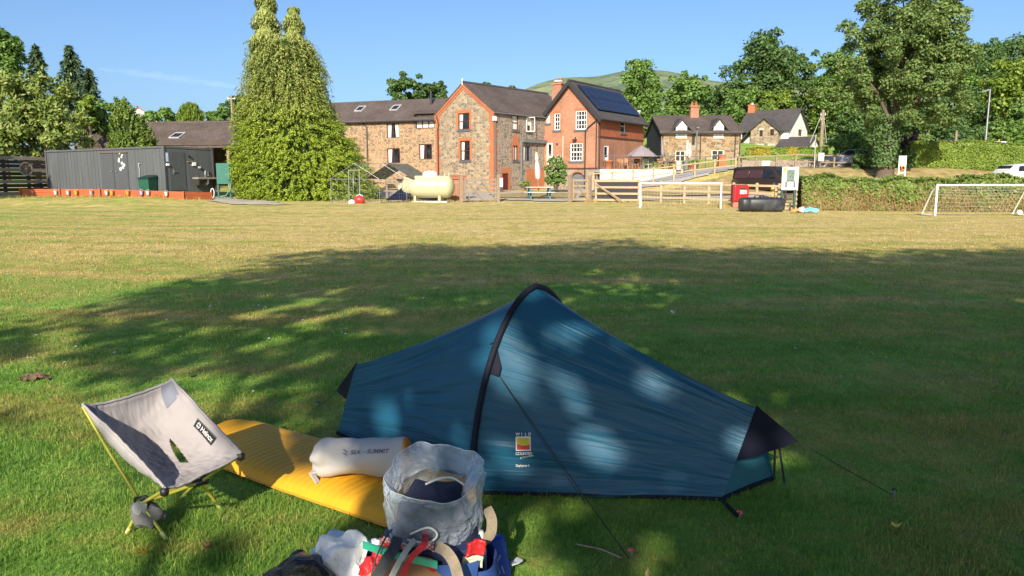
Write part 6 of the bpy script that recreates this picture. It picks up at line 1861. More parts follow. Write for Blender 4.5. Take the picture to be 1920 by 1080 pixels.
# dark timber fence at far left with a cart wheel
fa, fb = gp(-40, 43.5), gp(98, 47.5); L = (fb - fa).length
t = empty('timber_fence', fa, math.atan2(fb.y - fa.y, fb.x - fa.x), 'dark horizontal board fence left of the grey cabin', 'fence')
fh = 2.35
for i in range(10):
    z = .02 + i * fh / 10; mb = MB(); zz = .05 * math.sin(i * 2.2); mb.box(0, L - (.3 if i > 7 else 0), -.03 - .02 * (i % 2), .02, z + .015, z + fh / 10 - .02); mb.build('board', MT['wood_dark'] if i % 3 else MT['wood_grey'], t)
for k in range(4): mb = MB(); x = L * k / 3.05; mb.box(x, x + .14, .02, .16, -.3, fh + .1); mb.build('post', MT['wood_dark'], t)
pw_ = W(47, 317, 44.6); t = empty('cart_wheel', pw_, math.atan2(fb.y - fa.y, fb.x - fa.x), 'old grey spoked cart wheel hung on the dark board fence', 'wheel')
mb = MB(); n = 28; R0_, R1_ = .40, .33; rx = Matrix.Rotation(math.pi / 2, 3, 'X')
mb.lathe([(R1_, -.03), (R0_, -.03), (R0_, .03), (R1_, .03), (R1_, -.03)], n, (0, -.1, 0), rx); mb.build('rim', MT['wood_grey'], t)
mb = MB(); mb.lathe([(.001, -.07), (.07, -.07), (.07, .06), (.001, .06)], 12, (0, -.1, 0), rx); mb.build('hub', MT['wood_grey'], t)
for k in range(8):
    a_ = k * math.pi / 4; mb = MB(); mb.bar((.06 * math.cos(a_), -.1, .06 * math.sin(a_)), (.34 * math.cos(a_), -.1, .34 * math.sin(a_)), .03, .035, (0, 1, 0)); mb.build('spoke', MT['wood_grey'], t)
# utility poles
def pole(px, ytop, ybase, D, label, r=.13, arms=None, stays=None, zb=None, name='utility_pole', mat='wood'):
    p = W(px, ybase, D); T_ = W(px, ytop, D).z - p.z
    t = empty(name, p, 0, label, 'pole'); mb = MB(); mb.tube([(0, 0, -.6), (0, 0, T_)], [r, r * .75], 10); mb.build('shaft', MT[mat], t)
    for (z0, w_) in arms or ():
        mb = MB(); mb.box(-w_, w_, -.06, .06, T_ - z0 - .06, T_ - z0 + .06); mb.build('crossarm', MT['lightgrey'], t)
        for x in (-w_ * .8, 0, w_ * .8):
            mb = MB(); mb.lathe([(.04, T_ - z0 + .06), (.06, T_ - z0 + .12), (.04, T_ - z0 + .2)], 8, (x, 0, 0)); mb.build('insulator', MT['lightgrey'], t)
    for sx in stays or ():
        mb = MB(); mb.tube([(0, 0, T_ - .1), (sx, 0, 0)], .03, 5); mb.build('stay_wire', MT['lightgrey'], t)
    return t
pole(437, 180, 245, 90, 'distant utility pole above the barn roof left of the cypress', .16, [(.3, .5)])
pole(1540, 206, 268, 80, 'utility pole with two sloping stay wires right of the white house', .2, [(.5, .28), (1.0, .2)], (-1.2, .55), mat='wood')
pole(1791, 245, 278, 66, 'short wooden pole behind the trimmed hedge', .13, mat='wood')
p = W(1847, 275, 66); T_ = W(1850, 168, 66).z - p.z; t = empty('lamp_post', p, 0, 'tall pale lamp post rising above the trimmed hedge', 'lamp post'); mb = MB(); mb.tube([(0, 0, -2), (0, 0, T_)], [.11, .06], 10); mb.build('pole', MT['steel'], t); mb = MB(); mb.hexa([(-.75, -.1, T_ - .22), (.02, -.1, T_ - .05), (.02, .1, T_ - .05), (-.75, .1, T_ - .22), (-.75, -.1, T_ - .12), (.02, -.1, T_ + .06), (.02, .1, T_ + .06), (-.75, .1, T_ - .12)]); mb.build('lamp_head', MT['steel'], t)
# low roof and boxes behind hedge
p = W(1800, 272, 66); t = empty('white_shed', p, 0, 'white shed roof just showing above the trimmed hedge', 'shed'); mb = MB(); mb.box(-.6, 1.6, 0, 2, -2, .25); mb.build('wall', MT['white'], t); mb = MB(); mb.hexa([(-.75, -.2, .25), (1.8, -.2, .25), (1.8, 2.2, .5), (-.75, 2.2, .5), (-.75, -.2, .35), (1.8, -.2, .35), (1.8, 2.2, .6), (-.75, 2.2, .6)]); mb.build('roof', MT['slate2'], t)
p = W(1862, 272, 66); t = empty('white_van_roof', p, 0, 'pale vehicle roof showing above the trimmed hedge right of the lamp post', 'vehicle'); mb = MB(); mb.hexa([(-.7, 0, -1), (1.5, 0, -1), (1.5, 1.8, -1), (-.7, 1.8, -1), (-.5, .15, .35), (1.3, .15, .35), (1.3, 1.65, .35), (-.5, 1.65, .35)]); mb.build('body', M('pale_blue_paint', (.42, .50, .58), .3), t, bevel=.1); mb = MB(); mb.lathe([(.08, .35), (.08, .5), (.02, .55)], 8, (1.0, .8, 0)); mb.build('beacon', M('orange_lens', (.7, .2, .02), .3), t)
# white frame stand with orange ring
p = W(1690, 331, 56); t = empty('framed_stand', p, 0, 'white framed stand with pale panel and orange ring before the trimmed hedge', 'stand'); T_ = W(1690, 292, 56).z - p.z
for x in (-.24, .24): mb = MB(); mb.box(x - .04, x + .04, -.04, .04, -.3, T_); mb.build('post', MT['white'], t)
for z in (.28, .80, T_ - .05): mb = MB(); mb.box(-.2, .2, -.035, .035, z - .04, z + .04); mb.build('crossbar', MT['white'], t)
mb = MB(); mb.box(-.2, .2, 0, .03, .84, T_ - .09); mb.build('panel', M('pale_glass', (.55, .60, .64), .2), t)
mb = MB(); mb.lathe([(.09, -.03), (.14, -.04), (.17, 0), (.14, .04), (.09, .03), (.09, -.03)], 16, (.05, -.07, .62), rx); mb.build('ring', M('orange_ring', (.65, .18, .04), .6), t)
# white box on post by lane fence
p = W(1537, 322, 61.5); t = empty('post_box', p, 0, 'white box on a thin post beside the lane fence', 'box'); mb = MB(); mb.tube([(0, 0, -.3), (0, 0, 2.2)], .03, 6); mb.build('post', MT['steel'], t); mb = MB(); mb.box(-.22, .22, -.18, -.03, .85, 1.5); mb.build('box', MT['white'], t, bevel=.02)
p = W(1526, 322, 61.8); t = empty('marker_post', p, 0, 'thin pale post standing left of the white box on its post', 'post'); mb = MB(); mb.tube([(0, 0, -.3), (0, 0, 2.9)], .035, 6); mb.build('post', MT['lightgrey'], t); mb = MB(); mb.lathe([(.05, 2.9), (.05, 2.95), (.01, 2.98)], 8); mb.build('cap', MT['lightgrey'], t)

# ---------------------------------------------------------------- vehicles
def wheel(t, x, y, r=.34, w=.22, s=1):
    rxx = Matrix.Rotation(math.pi / 2, 3, 'X')
    mb = MB(); mb.lathe([(r * .62, -w / 2), (r * .95, -w / 2), (r, -w * .3), (r, w * .3), (r * .95, w / 2), (r * .62, w / 2)], 24, (x, y, r), rxx); wh = mb.build('wheel', MT['tyre'], t)
    mb = MB(); mb.lathe([(.001, -w * .42), (r * .2, -w * .45), (r * .6, -w * .36), (r * .63, -w * .5)], 20, (x, y, r), rxx if s < 0 else Matrix.Rotation(-math.pi / 2, 3, 'X')); mb.build('rim', MT['alloy'], wh)
MT['tyre'] = M('tyre', (.02, .02, .02), .9); MT['alloy'] = M('alloy', (.45, .45, .46), .3, .7)
def loft_body(mb, sec):
    """sec: list of (x, [ (halfwidth, z) ... ]) rings from rear to nose"""
    n = len(sec[0][1]); vs = []
    for x, pr_ in sec:
        ring = [(x, -w_, z) for w_, z in pr_] + [(x, w_, z) for w_, z in reversed(pr_)]
        vs += ring
    m = 2 * n; fs = []
    for i in range(len(sec) - 1):
        for k in range(m):
            fs.append((i * m + k, i * m + (k + 1) % m, (i + 1) * m + (k + 1) % m, (i + 1) * m + k))
    fs.append(tuple(reversed(range(m)))); fs.append(tuple(range((len(sec) - 1) * m, len(sec) * m)))
    mb.add(vs, fs, True)
def van():
    D_ = 54.0; x = WX(1440, D_); g = W(1425, 364, D_).z
    t = empty('parked_van', (x, D_, g), R(-57), 'dark brown metallic panel van parked on the bank behind the white board', 'van')
    pm_ = M('dark_bronze_paint', (.040, .030, .026), .25, .35, var=.05)
    k = lambda zr, wr, zh, wb: [(wb * .9, .30), (wb, .50), (wb, 1.0), (wb * .985, zh), (wr, zr - .12), (wr * .86, zr)]
    sec = [(-2.45, k(1.80, .80, 1.05, .90)), (-2.40, k(1.92, .84, 1.08, .95)), (-1.2, k(1.97, .84, 1.10, .97)), (.5, k(1.97, .83, 1.10, .97)), (1.0, k(1.93, .80, 1.10, .97)), (1.30, k(1.70, .78, 1.10, .96)), (1.75, k(1.30, .82, 1.06, .95)), (2.0, k(1.12, .84, .98, .93)), (2.35, k(1.0, .80, .86, .88)), (2.46, k(.85, .72, .75, .80))]
    mb = MB(); loft_body(mb, sec); b = mb.build('body', pm_, t)
    b.data.set_sharp_from_angle(angle=R(50))
    gl = M('van_glass', (.012, .012, .015), .07, spec=.7); rg_ = M('tinted_side_glass', (.055, .022, .018), .08, spec=.7)
    for s in (-1, 1):
        def pan(pts, mat, name):
            q = MB(); P_ = [(a, s * w_, z) for a, w_, z in pts]; q.prism(P_, (0, s * .02, 0)); return q.build(name, mat, t)
        pan([(-2.2, .965, 1.14), (-.95, .975, 1.14), (-.95, .885, 1.72), (-2.15, .875, 1.70)], rg_, 'side_window')
        pan([(-.85, .975, 1.14), (.2, .975, 1.14), (.2, .885, 1.72), (-.85, .885, 1.72)], rg_, 'side_window')
        pan([(.32, .975, 1.14), (1.36, .97, 1.14), (1.02, .86, 1.68), (.32, .885, 1.72)], gl, 'side_window')
        wheel(t, 1.55, s * .86, .34, .22, -1 if s < 0 else 1); wheel(t, -1.5, s * .86, .34, .22, -1 if s < 0 else 1)
        q = MB(); q.box(1.05, 1.25, s * 1.0 - .09, s * 1.0 + .09, 1.18, 1.38); q.build('wing_mirror', pm_, t, bevel=.03)
        q = MB(); q.hexa([(2.05, s * .62, .78), (2.40, s * .62, .72), (2.30, s * .86, .74), (2.0, s * .92, .80), (2.0, s * .62, .95), (2.33, s * .62, .88), (2.2, s * .86, .90), (1.95, s * .92, .98)]); q.build('headlight', M('headlight_lens', (.55, .57, .6), .15), t)
        q = MB(); q.box(.35, .55, s * .98 - .01, s * .98 + .02, .98, 1.02); q.build('handle', pm_, t)
    q = MB(); q.hexa([(1.06, -.74, 1.86), (1.06, .74, 1.86), (1.06, .74, 1.90), (1.06, -.74, 1.90), (1.80, -.80, 1.28), (1.80, .80, 1.28), (1.82, .80, 1.31), (1.82, -.80, 1.31)]); q.build('windscreen', M('windscreen_glass', (.02, .028, .045), .05, spec=.8), t)
    q = MB(); q.box(2.42, 2.50, -.6, .6, .62, .78); q.build('grille', MT['darkmetal'], t)
van()
def car(px, D, zpy, rz, col, label, name='parked_car'):
    x = WX(px, D); g = W(px, zpy, D).z
    t = empty(name, (x, D, g), rz, label, 'car'); pm_ = M('car_paint_' + label.split()[0], col, .25, .1, var=.03)
    k = lambda zr, wr, zh, wb: [(wb * .9, .25), (wb, .45), (wb, zh - .1), (wb * .97, zh), (wr, zr - .04), (wr * .8, zr)]
    sec = [(-2.0, k(.95, .68, .85, .74)), (-1.95, k(1.05, .70, .92, .82)), (-1.55, k(1.35, .62, .94, .85)), (-.6, k(1.47, .62, .94, .86)), (.2, k(1.44, .62, .93, .86)), (.9, k(1.02, .70, .92, .85)), (1.6, k(.88, .68, .78, .82)), (2.0, k(.70, .62, .60, .74))]
    mb = MB(); loft_body(mb, sec); b = mb.build('body', pm_, t); b.data.set_sharp_from_angle(angle=R(50))
    gl = MT['glass']
    for s in (-1, 1):
        for pts in (((-1.45, .835, .97), (-.5, .85, .97), (-.5, .665, 1.38), (-1.25, .66, 1.30)), ((-.42, .85, .97), (.72, .845, .97), (.2, .66, 1.38), (-.42, .665, 1.38))):
            q = MB(); q.prism([(a, s * w_, z) for a, w_, z in pts], (0, s * .02, 0)); q.build('side_window', gl, t)
        wheel(t, 1.25, s * .75, .31, .2, -1 if s < 0 else 1); wheel(t, -1.25, s * .75, .31, .2, -1 if s < 0 else 1)
    q = MB(); q.hexa([(-1.98, -.6, 1.0), (-1.98, .6, 1.0), (-1.95, .6, 1.0), (-1.95, -.6, 1.0), (-1.62, -.54, 1.34), (-1.62, .54, 1.34), (-1.58, .54, 1.34), (-1.58, -.54, 1.34)]); q.build('rear_window', gl, t)
    q = MB(); q.hexa([(.93, -.62, 1.03), (.93, .62, 1.03), (.96, .62, 1.03), (.96, -.62, 1.03), (.26, -.56, 1.42), (.26, .56, 1.42), (.30, .56, 1.42), (.30, -.56, 1.42)]); q.build('windscreen', gl, t)
car(1592, 64.5, 313, R(155), (.16, .20, .26), 'blue grey car half hidden by the dark bush left of the sycamore')
car(1926, 50, 349, R(8), (.75, .75, .74), 'white car at the right edge with only its roof above the field hedge')

# ---------------------------------------------------------------- goals
def goal(name, pl, pr_, h_, depth, label, vis=1):
    a, b = Vector(pl), Vector(pr_); L = (b - a).length; ang = math.atan2(b.y - a.y, b.x - a.x)
    t = empty(name, a, ang, label, 'goal', 'small football goals')
    gm = M(name + '_white', (.80, .79, .76), .45, var=.06, scale=5)
    r_ = .042
    for x in (0, L):
        mb = MB(); mb.tube([(x, 0, 0), (x, 0, h_)], r_, 10); mb.build('post', gm, t)
        mb = MB(); mb.tube([(x, 0, h_ - .03), (x, depth * .35, h_ * .8), (x, depth, .03)], r_ * .7, 8); mb.build('stay', gm, t)
        mb = MB(); mb.tube([(x, 0, .03), (x, depth, .03)], r_ * .7, 8); mb.build('ground_bar', gm, t)
    mb = MB(); mb.tube([(-r_, 0, h_), (L + r_, 0, h_)], r_, 10); mb.build('crossbar', gm, t)
    nt_ = MB(); s = .16; n1 = int(L / s)
    for i in range(n1 + 1):
        x = L * i / n1; sag = .10 * math.sin(math.pi * i / n1)
        nt_.tube([(x, 0, h_), (x, depth * .45, h_ * .68 - sag), (x, depth, .05)], .0045, 3, False)
    for j in range(10):
        f = j / 9; pts = []
        for i in range(0, n1 + 1, 2):
            x = L * i / n1; sag = .10 * math.sin(math.pi * i / n1)
            if f < .5: q = f / .5; y, z = depth * .45 * q, h_ + (h_ * .68 - sag - h_) * q
            else: q = (f - .5) / .5; y, z = depth * (.45 + .55 * q), (h_ * .68 - sag) * (1 - q) + .05 * q
            pts.append((x, y, z))
        nt_.tube(pts, .0045, 3, False)
    nt_.build('net', M(name + '_cord', (.62, .60, .52), .9), t)
    return t
ga, gb_ = W(1200, 389, 37.6), W(1351, 392, 36.6)
goal('football_goal', (ga.x, ga.y, zg(ga.x, ga.y)), (gb_.x, gb_.y, zg(gb_.x, gb_.y)), 1.22, -.0 + .9, 'small white football goal standing in front of the timber field fence')
ga = G(1753, 405); 
goal('football_goal', (ga.x, ga.y, 0), (ga.x + 3.75, ga.y - .05, 0), 1.24, 1.0, 'small white football goal with net in front of the scruffy hedge at the right')
p = G(1911, 404); 
mb = MB(); mb.lathe([(.0001, -.11)] + [(.11 * math.cos(a_ * math.pi / 12), .11 * math.sin(a_ * math.pi / 12)) for a_ in range(-5, 6)] + [(.0001, .11)], 20, (0, 0, .12)); o = mb.build('football', MT['white']); o.location = (p.x, p.y, 0); tag(o, 'white football lying inside the right goal near its net', 'ball')

# ---------------------------------------------------------------- sign board, red cabinet, drum, tarpaulin
p = G(1478, 397); t = empty('utility_board', (p.x, p.y, zg(p.x, p.y)), -.05, 'white utility board with a grey green meter on two green posts', 'board'); s_ = p.y / FPX
zb_, zt_2 = W(1478, 356, p.y).z, W(1478, 313, p.y).z; x0_, x1_ = (1463 - 1478) * s_, (1493 - 1478) * s_
gpz = M('green_post_paint', (.02, .075, .05), .5)
mb = MB(); mb.box(x0_, x1_, -.03, .03, zb_, zt_2); mb.build('board', M('white_board', (.78, .76, .70), .5, var=.04), t, bevel=.008)
for x in (x0_ + .06, x1_ - .10): mb = MB(); mb.box(x - .05, x + .05, .04, .13, -.3, zt_2 - .1); mb.build('post', gpz, t)
hb = zt_2 - zb_; mm = M('grey_green_meter', (.13, .19, .15), .5)
mb = MB(); mb.box(-.16, .17, -.12, -.03, zb_ + hb * .40, zb_ + hb * .88); mt_ = mb.build('meter', mm, t, bevel=.01)
for x, z in ((-.07, .78), (.05, .72), (-.03, .6), (.08, .56)): mb = MB(); mb.box(x - .018, x + .018, -.135, -.12, zb_ + hb * z - .018, zb_ + hb * z + .018); mb.build('switch', MT['darkmetal'], mt_)
for x in (-.18, .19): mb = MB(); mb.box(x - .04, x + .04, -.10, -.03, zb_ + hb * .14, zb_ + hb * .38); mb.build('socket', MT['greypaint'], t)
mb = MB(); mb.box(x0_ + .03, x0_ + .17, -.035, -.03, zt_2 - .22, zt_2 - .04); mb.build('warning_label', M('yellow_label', (.75, .60, .05), .5), t)
# pallet behind
p = G(1470, 396); t = empty('timber_pallet', (p.x + .25, p.y + .55, 0), .05, 'pale timber pallet leaning upright behind the white utility board', 'pallet')
for i in range(5): mb = MB(); z = .05 + i * .22; mb.box(-.55, .55, -.02, .02, z, z + .11); mb.build('board', MT['wood_new'], t)
for x in (-.5, 0, .5): mb = MB(); mb.box(x - .04, x + .04, .02, .11, 0, 1.1); mb.build('bearer', MT['wood'], t)
# red cabinet
p = G(1388, 391); t = empty('hose_cabinet', (p.x, p.y, 0), .1, 'red cabinet with white label and sloping top on a post by the field fence', 'cabinet')
z0_ = W(1388, 377, p.y).z; z1_ = W(1388, 348, p.y).z; rdm = M('red_gloss', (.52, .015, .02), .35, var=.1)
mb = MB(); mb.box(-.40, .36, -.16, .16, z0_, z1_); mb.build('body', rdm, t, bevel=.05)
mb = MB(); mb.box(-.46, .30, -.1, .2, z0_ - .06, z1_ + .05); mb.build('back_board', M('dark_red', (.16, .02, .02), .6), t, bevel=.02)
mb = MB(); mb.box(-.12, .10, -.175, -.16, z0_ + .36, z0_ + .56); lb_ = mb.build('label', MT['white'], t); mb = MB(); mb.box(.13, .24, -.175, -.16, z0_ + .36, z0_ + .56); mb.build('label', M('peach_label', (.7, .42, .30), .6), t)
mb = MB(); 
for i in range(3): mb.box(-.09, .06, -.18, -.175, z0_ + .40 + i * .045, z0_ + .415 + i * .045)
mb.build('print_lines', MT['greypaint'], lb_)
mb = MB(); mb.box(-.14, .14, -.175, -.16, z0_ + .58, z0_ + .66); mb.build('slot', MT['darkmetal'], t)
mb = MB(); mb.box(-.42, .34, -.14, .1, z0_ - .30, z0_ - .06); mb.build('lower_tray', M('faded_red', (.50, .16, .13), .6), t)
mb = MB(); mb.box(-.3, -.2, .18, .28, -.3, z0_ + .3); mb.build('post', MT['wood'], t)
# black tank/drum
p = G(1427, 397); t = empty('black_drum', (p.x, p.y, 0), -.03, 'big scuffed black plastic drum lying on its side on the grass', 'drum')
bm_ = M('black_plastic', (.018, .02, .024), .45, var=.3, scale=3, dirt=(.13, .13, .13), dirt_amt=.5); Lb_ = .98; 
mb = MB(); prof = []
ring = []
xs_ = [(-Lb_, .80), (-Lb_ + .06, .94), (-Lb_ + .14, 1.0), (-.62, 1.0), (-.58, .96), (-.54, 1.0), (.2, 1.0), (.6, .98), (Lb_ - .1, .97), (Lb_, .80)]
n = 20; vs = []
for x, s in xs_:
    for k in range(n):
        a_ = 2 * math.pi * k / n; c_, s__ = math.cos(a_), math.sin(a_)
        e = lambda q: math.copysign(abs(q) ** .55, q)
        vs.append((x, .36 * s * e(c_), .335 + .325 * s * e(s__)))
fs = [(i * n + k, i * n + (k + 1) % n, (i + 1) * n + (k + 1) % n, (i + 1) * n + k) for i in range(len(xs_) - 1) for k in range(n)]
fs += [tuple(reversed(range(n))), tuple(range((len(xs_) - 1) * n, len(xs_) * n))]
mb.add(vs, fs, True); b = mb.build('body', bm_, t); b.data.set_sharp_from_angle(angle=R(45))
mb = MB(); mb.lathe([(.12, 0), (.12, .05), (.09, .07), (.01, .07)], 14, (0, 0, .655)); mb.build('filler_cap', bm_, t)
mb = MB(); mb.tube([(-.35, .0, .66), (-.3, -.05, .72), (.0, -.05, .74), (.3, 0, .67)], .025, 6); mb.build('hose', bm_, t)
# yellow canister behind drum
p = G(1449, 390); t = empty('yellow_canister', (p.x, p.y, 0), 0, 'small yellow canister with dark top standing behind the black drum', 'canister'); mb = MB(); mb.lathe([(.14, 0), (.15, .7), (.10, .8)], 12, (0, 0, .35)); mb.build('body', M('yellow_canister_paint', (.60, .42, .08), .5), t); mb = MB(); mb.lathe([(.09, 1.15), (.09, 1.25), (.04, 1.3)], 12); mb.build('cap', MT['darkmetal'], t); mb = MB(); mb.box(-.18, .18, -.15, .15, 0, .35); mb.build('stand', MT['wood_dark'], t)
# crumpled sheet
def crumple(mb, fn, nu, nv, amp, fr_, seed, smooth=True):
    def f(u, v):
        p = Vector(fn(u, v)); q = Vector((p.x * fr_, p.y * fr_, p.z * fr_ + seed))
        d = noise.noise_vector(q) * amp + noise.noise_vector(q * 2.3) * amp * .55 + noise.noise_vector(q * 5.1) * amp * .14
        return p + d
    mb.grid(f, nu, nv, smooth)
for nm, px, wd, dp, hh, col, lb, sd in (('plastic_sheet', 1519, .40, .22, .15, (.18, .62, .72), 'crumpled turquoise plastic sheet on the grass under the hedge', 3.), ('plastic_sheet', 1493, .17, .14, .10, (.62, .30, .08), 'orange end of crumpled plastic at the foot of the green post', 7.), ('plastic_sheet', 1503, .20, .12, .20, (.66, .78, .78), 'whitish crumpled plastic between the orange and turquoise ones', 11.)):
    p = G(px, 399); mb = MB()
    crumple(mb, lambda u, v: (wd * math.cos(2 * math.pi * u) * math.sin(math.pi / 2 * v), dp * math.sin(2 * math.pi * u) * math.sin(math.pi / 2 * v), .01 + hh * math.cos(math.pi / 2 * v)), 28, 12, .10, 4., sd)
    o = mb.build(nm, M('sheet_' + lb.split()[0] + str(int(sd)), col, .45, var=.2), None); o.location = (p.x, p.y, .03); tag(o, lb, 'plastic sheet', 'crumpled plastic sheets')
# ---------------------------------------------------------------- the tent
navy = M('navy_tape', (.010, .011, .022), .75, var=.2, spec=.2)
def fly_mat():
    m, nt, bs = base('tent_fly')
    v = coords(nt, 'Object')
    n = noise_(nt, v, 3, 3)
    nt.links.new(ramp(nt, n, [(.3, (.012, .092, .168)), (.7, (.016, .110, .196))]), bs.inputs['Base Color'])
    bs.inputs['Roughness'].default_value = .42; bs.inputs['Specular IOR Level'].default_value = .35
    # tension wrinkles run along the fabric from hoop to ends
    uv = coords(nt, 'UV', (1, 1, 1))
    u2 = coords(nt, 'UV', (1.1, 26, 1))
    w1 = noise_(nt, u2, 1.0, 3, .55, .6)
    u3 = coords(nt, 'UV', (2.5, 70, 1))
    w2 = noise_(nt, u3, 1.0, 3, .5, .4)
    hgt = math_(nt, 'ADD', w1, math_(nt, 'MULTIPLY', w2, .35))
    bump(nt, bs, hgt, .55, .025)
    tr = nt.nodes.new('ShaderNodeBsdfTranslucent'); tr.inputs['Color'].default_value = (.015, .10, .19, 1)
    mx = nt.nodes.new('ShaderNodeMixShader'); mx.inputs[0].default_value = .22
    nt.links.new(bs.outputs[0], mx.inputs[1]); nt.links.new(tr.outputs[0], mx.inputs[2])
    nt.links.new(mx.outputs[0], nt.nodes['Material Output'].inputs[0])
    return m
FLY = fly_mat()
tent = empty('ridge_tent', TENT_O, 0, 'dark blue single hoop one person tent pitched on the grass', 'tent')
Hn, Ha, Hf = Vector((-.18, 3.40, 0)), Vector((.12, 3.755, .95)), Vector((.42, 4.11, 0))
def hoop(s):   # s -1 near foot .. 0 apex .. 1 far foot
    z = .95 * max(0, 1 - (abs(s) / 1.03) ** 1.75) ** .52 if abs(s) < 1.0 else .0
    if abs(s) > .99: z *= max(0, (1.0 - abs(s)) / .01)
    return Vector((.12 + .30 * s, 3.755 + .355 * s, z))
SS = [-1, -.998, -.985, -.96, -.92, -.86, -.78, -.68, -.56, -.42, -.28, -.14, 0, .14, .28, .42, .56, .68, .78, .86, .92, .96, .985, .998, 1]
HP = [hoop(s) for s in SS]; cumH = [0]
for a, b in zip(HP, HP[1:]): cumH.append(cumH[-1] + (b - a).length)
def hoop_v(v):
    d = v * cumH[-1]
    i = min(len(HP) - 2, max(0, next((k for k in range(len(cumH) - 1) if cumH[k + 1] >= d), len(HP) - 2)))
    t = (d - cumH[i]) / max(1e-6, cumH[i + 1] - cumH[i]); return HP[i].lerp(HP[i + 1], t)
def end_v(v, Nn, T, F):
    # near corner -> peak -> far corner, softly rounded at the peak
    w = .5 - .5 * math.cos(math.pi * min(1, max(0, v))) if False else v
    a = min(1, v / .5); b = min(1, max(0, (v - .5) / .5))
    p = Nn.lerp(T, a) if v <= .5 else T.lerp(F, b)
    k = max(0, 1 - abs(v - .5) / .05); p = p - Vector((0, 0, .012 * k)); return p
RN, RT, RF = Vector((.982, 3.325, .0)), Vector((1.145, 3.38, .45)), Vector((1.32, 3.58, .0))
LN, LT, LF = Vector((-1.036, 4.25, 0)), Vector((-.898, 4.2, .45)), Vector((-.70, 4.62, 0))
def fly(Nn, T, F, sd):
    def f(u, v):
        p = hoop_v(v).lerp(end_v(v, Nn, T, F), u)
        env = math.sin(math.pi * u) ** .8
        side = 1 if v < .5 else -1
        vv = abs(v - .5) * 2          # 0 ridge .. 1 ground
        # inward belly of the panels, slight sag of the ridge
        inward = (Vector((.12, 3.755, 0)) - Vector((hoop_v(v).x, hoop_v(v).y, 0)))
        if inward.length > 1e-3: inward.normalize()
        p = p + inward * (.055 * env * math.sin(math.pi * min(1, vv)) )
        p.z -= .035 * env * (1 - vv) ** 1.5
        q = Vector((u * 1.4 + sd, v * 21 + 1.2 * u, sd))
        wr = noise.noise(q) * .020 + noise.noise(Vector((u * 2.2, v * 48 - 3 * u, sd + 4))) * .010
        p += inward * wr * env * (1 if vv > .08 else vv / .08)
        p.z = max(.012, p.z) if p.z > .012 else .012
        return p
    return f
tris_v, tris_f = [], []
def fly_part(name, Nn, T, F, sd):
    NU, NV = 70, 120
    mb = MB(); mb.grid(fly(Nn, T, F, sd), NU, NV)
    tris_v.append(list(mb.v)); tris_f.append(list(mb.f))
    o = mb.build(name, FLY, tent, TENT_O)
    me = o.data; uvl = me.uv_layers['metric'].data
    for l in me.loops:
        i = l.vertex_index; uvl[l.index].uv = ((i % (NU + 1)) / NU, (i // (NU + 1)) / NV)
    return o
fly_part('fly_panel', RN, RT, RF, 1.3); fly_part('fly_panel', LN, LT, LF, 5.9)
VV = tris_v[0] + tris_v[1]; FF = tris_f[0] + [tuple(i + len(tris_v[0]) for i in f) for f in tris_f[1]]
TB = BVHTree.FromPolygons([Vector(v) for v in VV], FF)
# pole sleeve and the bare pole foot
mb = MB(); pts = [hoop_v(.075 + .85 * i / 50) for i in range(51)]; up_ = lambda p: p + (p - Vector((.12, 3.755, .3))).normalized() * .010
mb.tube([up_(p) for p in pts], [.0155] * 51, 10); mb.build('pole_sleeve', navy, tent, TENT_O)
mb = MB(); mb.tube([up_(hoop_v(.005 + .07 * i / 6)) for i in range(7)], .006, 8); mb.build('pole', M('blue_alloy_pole', (.03, .10, .45), .3, .5), tent, TENT_O)
mb = MB(); mb.tube([up_(hoop_v(.92)), up_(hoop_v(.98))], .006, 8); mb.build('pole', MT['darkmetal'], tent, TENT_O)
# hems
for a, b in ((Hn, RN), (Hn, LN), (Hf, RF), (Hf, LF), (RN, RF), (LN, LF)):
    mb = MB(); mb.tube([a + Z * .012, a.lerp(b, .5) + Z * .016, b + Z * .012], .010, 6); mb.build('hem', navy, tent, TENT_O)
# end hoods and lower end panels
dkh = M('dark_hood_fabric', (.007, .008, .020), .65, var=.2, spec=.2, bmp=.2, bscale=9)
FLY2 = M('tent_end_panel', (.030, .135, .185), .5, var=.15, scale=6, bmp=.3, bscale=7, stretch=(1, 1, .3))
def hood(Nn, T, F, tip, tn, out):
    E1, E2 = T.lerp(Nn, tn), T.lerp(F, tn)
    mb = MB(); n = 10
    for P0, P1, P2 in ((T, E1, tip), (T, tip, E2)):
        def f(u, v, P0=P0, P1=P1, P2=P2):
            a = P0.lerp(P1, u); b = P0.lerp(P2, u); q = a.lerp(b, v)
            return q + out * (-.010 * math.sin(math.pi * v) * u) + Vector((0, 0, -.012 * math.sin(math.pi * v) * u)) + out * (.003 * math.sin(v * 14 + u * 3) * u)
        mb.grid(f, n, n)
    mb.build('vent_hood', dkh, tent, TENT_O)
    mb = MB(); i = -out * .025
    mb.poly([Nn + i * .3 + Z * .01, F + i * .3 + Z * .01, E2 + i, T + i - Z * .03, E1 + i]); mb.build('end_panel', FLY2, tent, TENT_O)
    return E1, E2
outR = Vector((.6, -.8, 0)); outL = Vector((-.87, .49, 0))
RTip = Vector((1.365, 3.415, .262)); hood(RN, RT, RF, RTip, .58, Vector((.8, -.35, 0)).normalized())
LTip = Vector((-1.05, 4.33, .245)); hood(LN, LT, LF, LTip, .5, Vector((-.9, .43, 0)))
# end struts
for a, b in ((Vector((1.30, 3.50, .24)), Vector((1.352, 3.52, 0))), (RF + Vector((-.01, -.01, .22)), RF + Vector((0, 0, .02)))):
    mb = MB(); mb.tube([a, b], .0055, 6); mb.build('strut', MT['darkmetal'], tent, TENT_O)
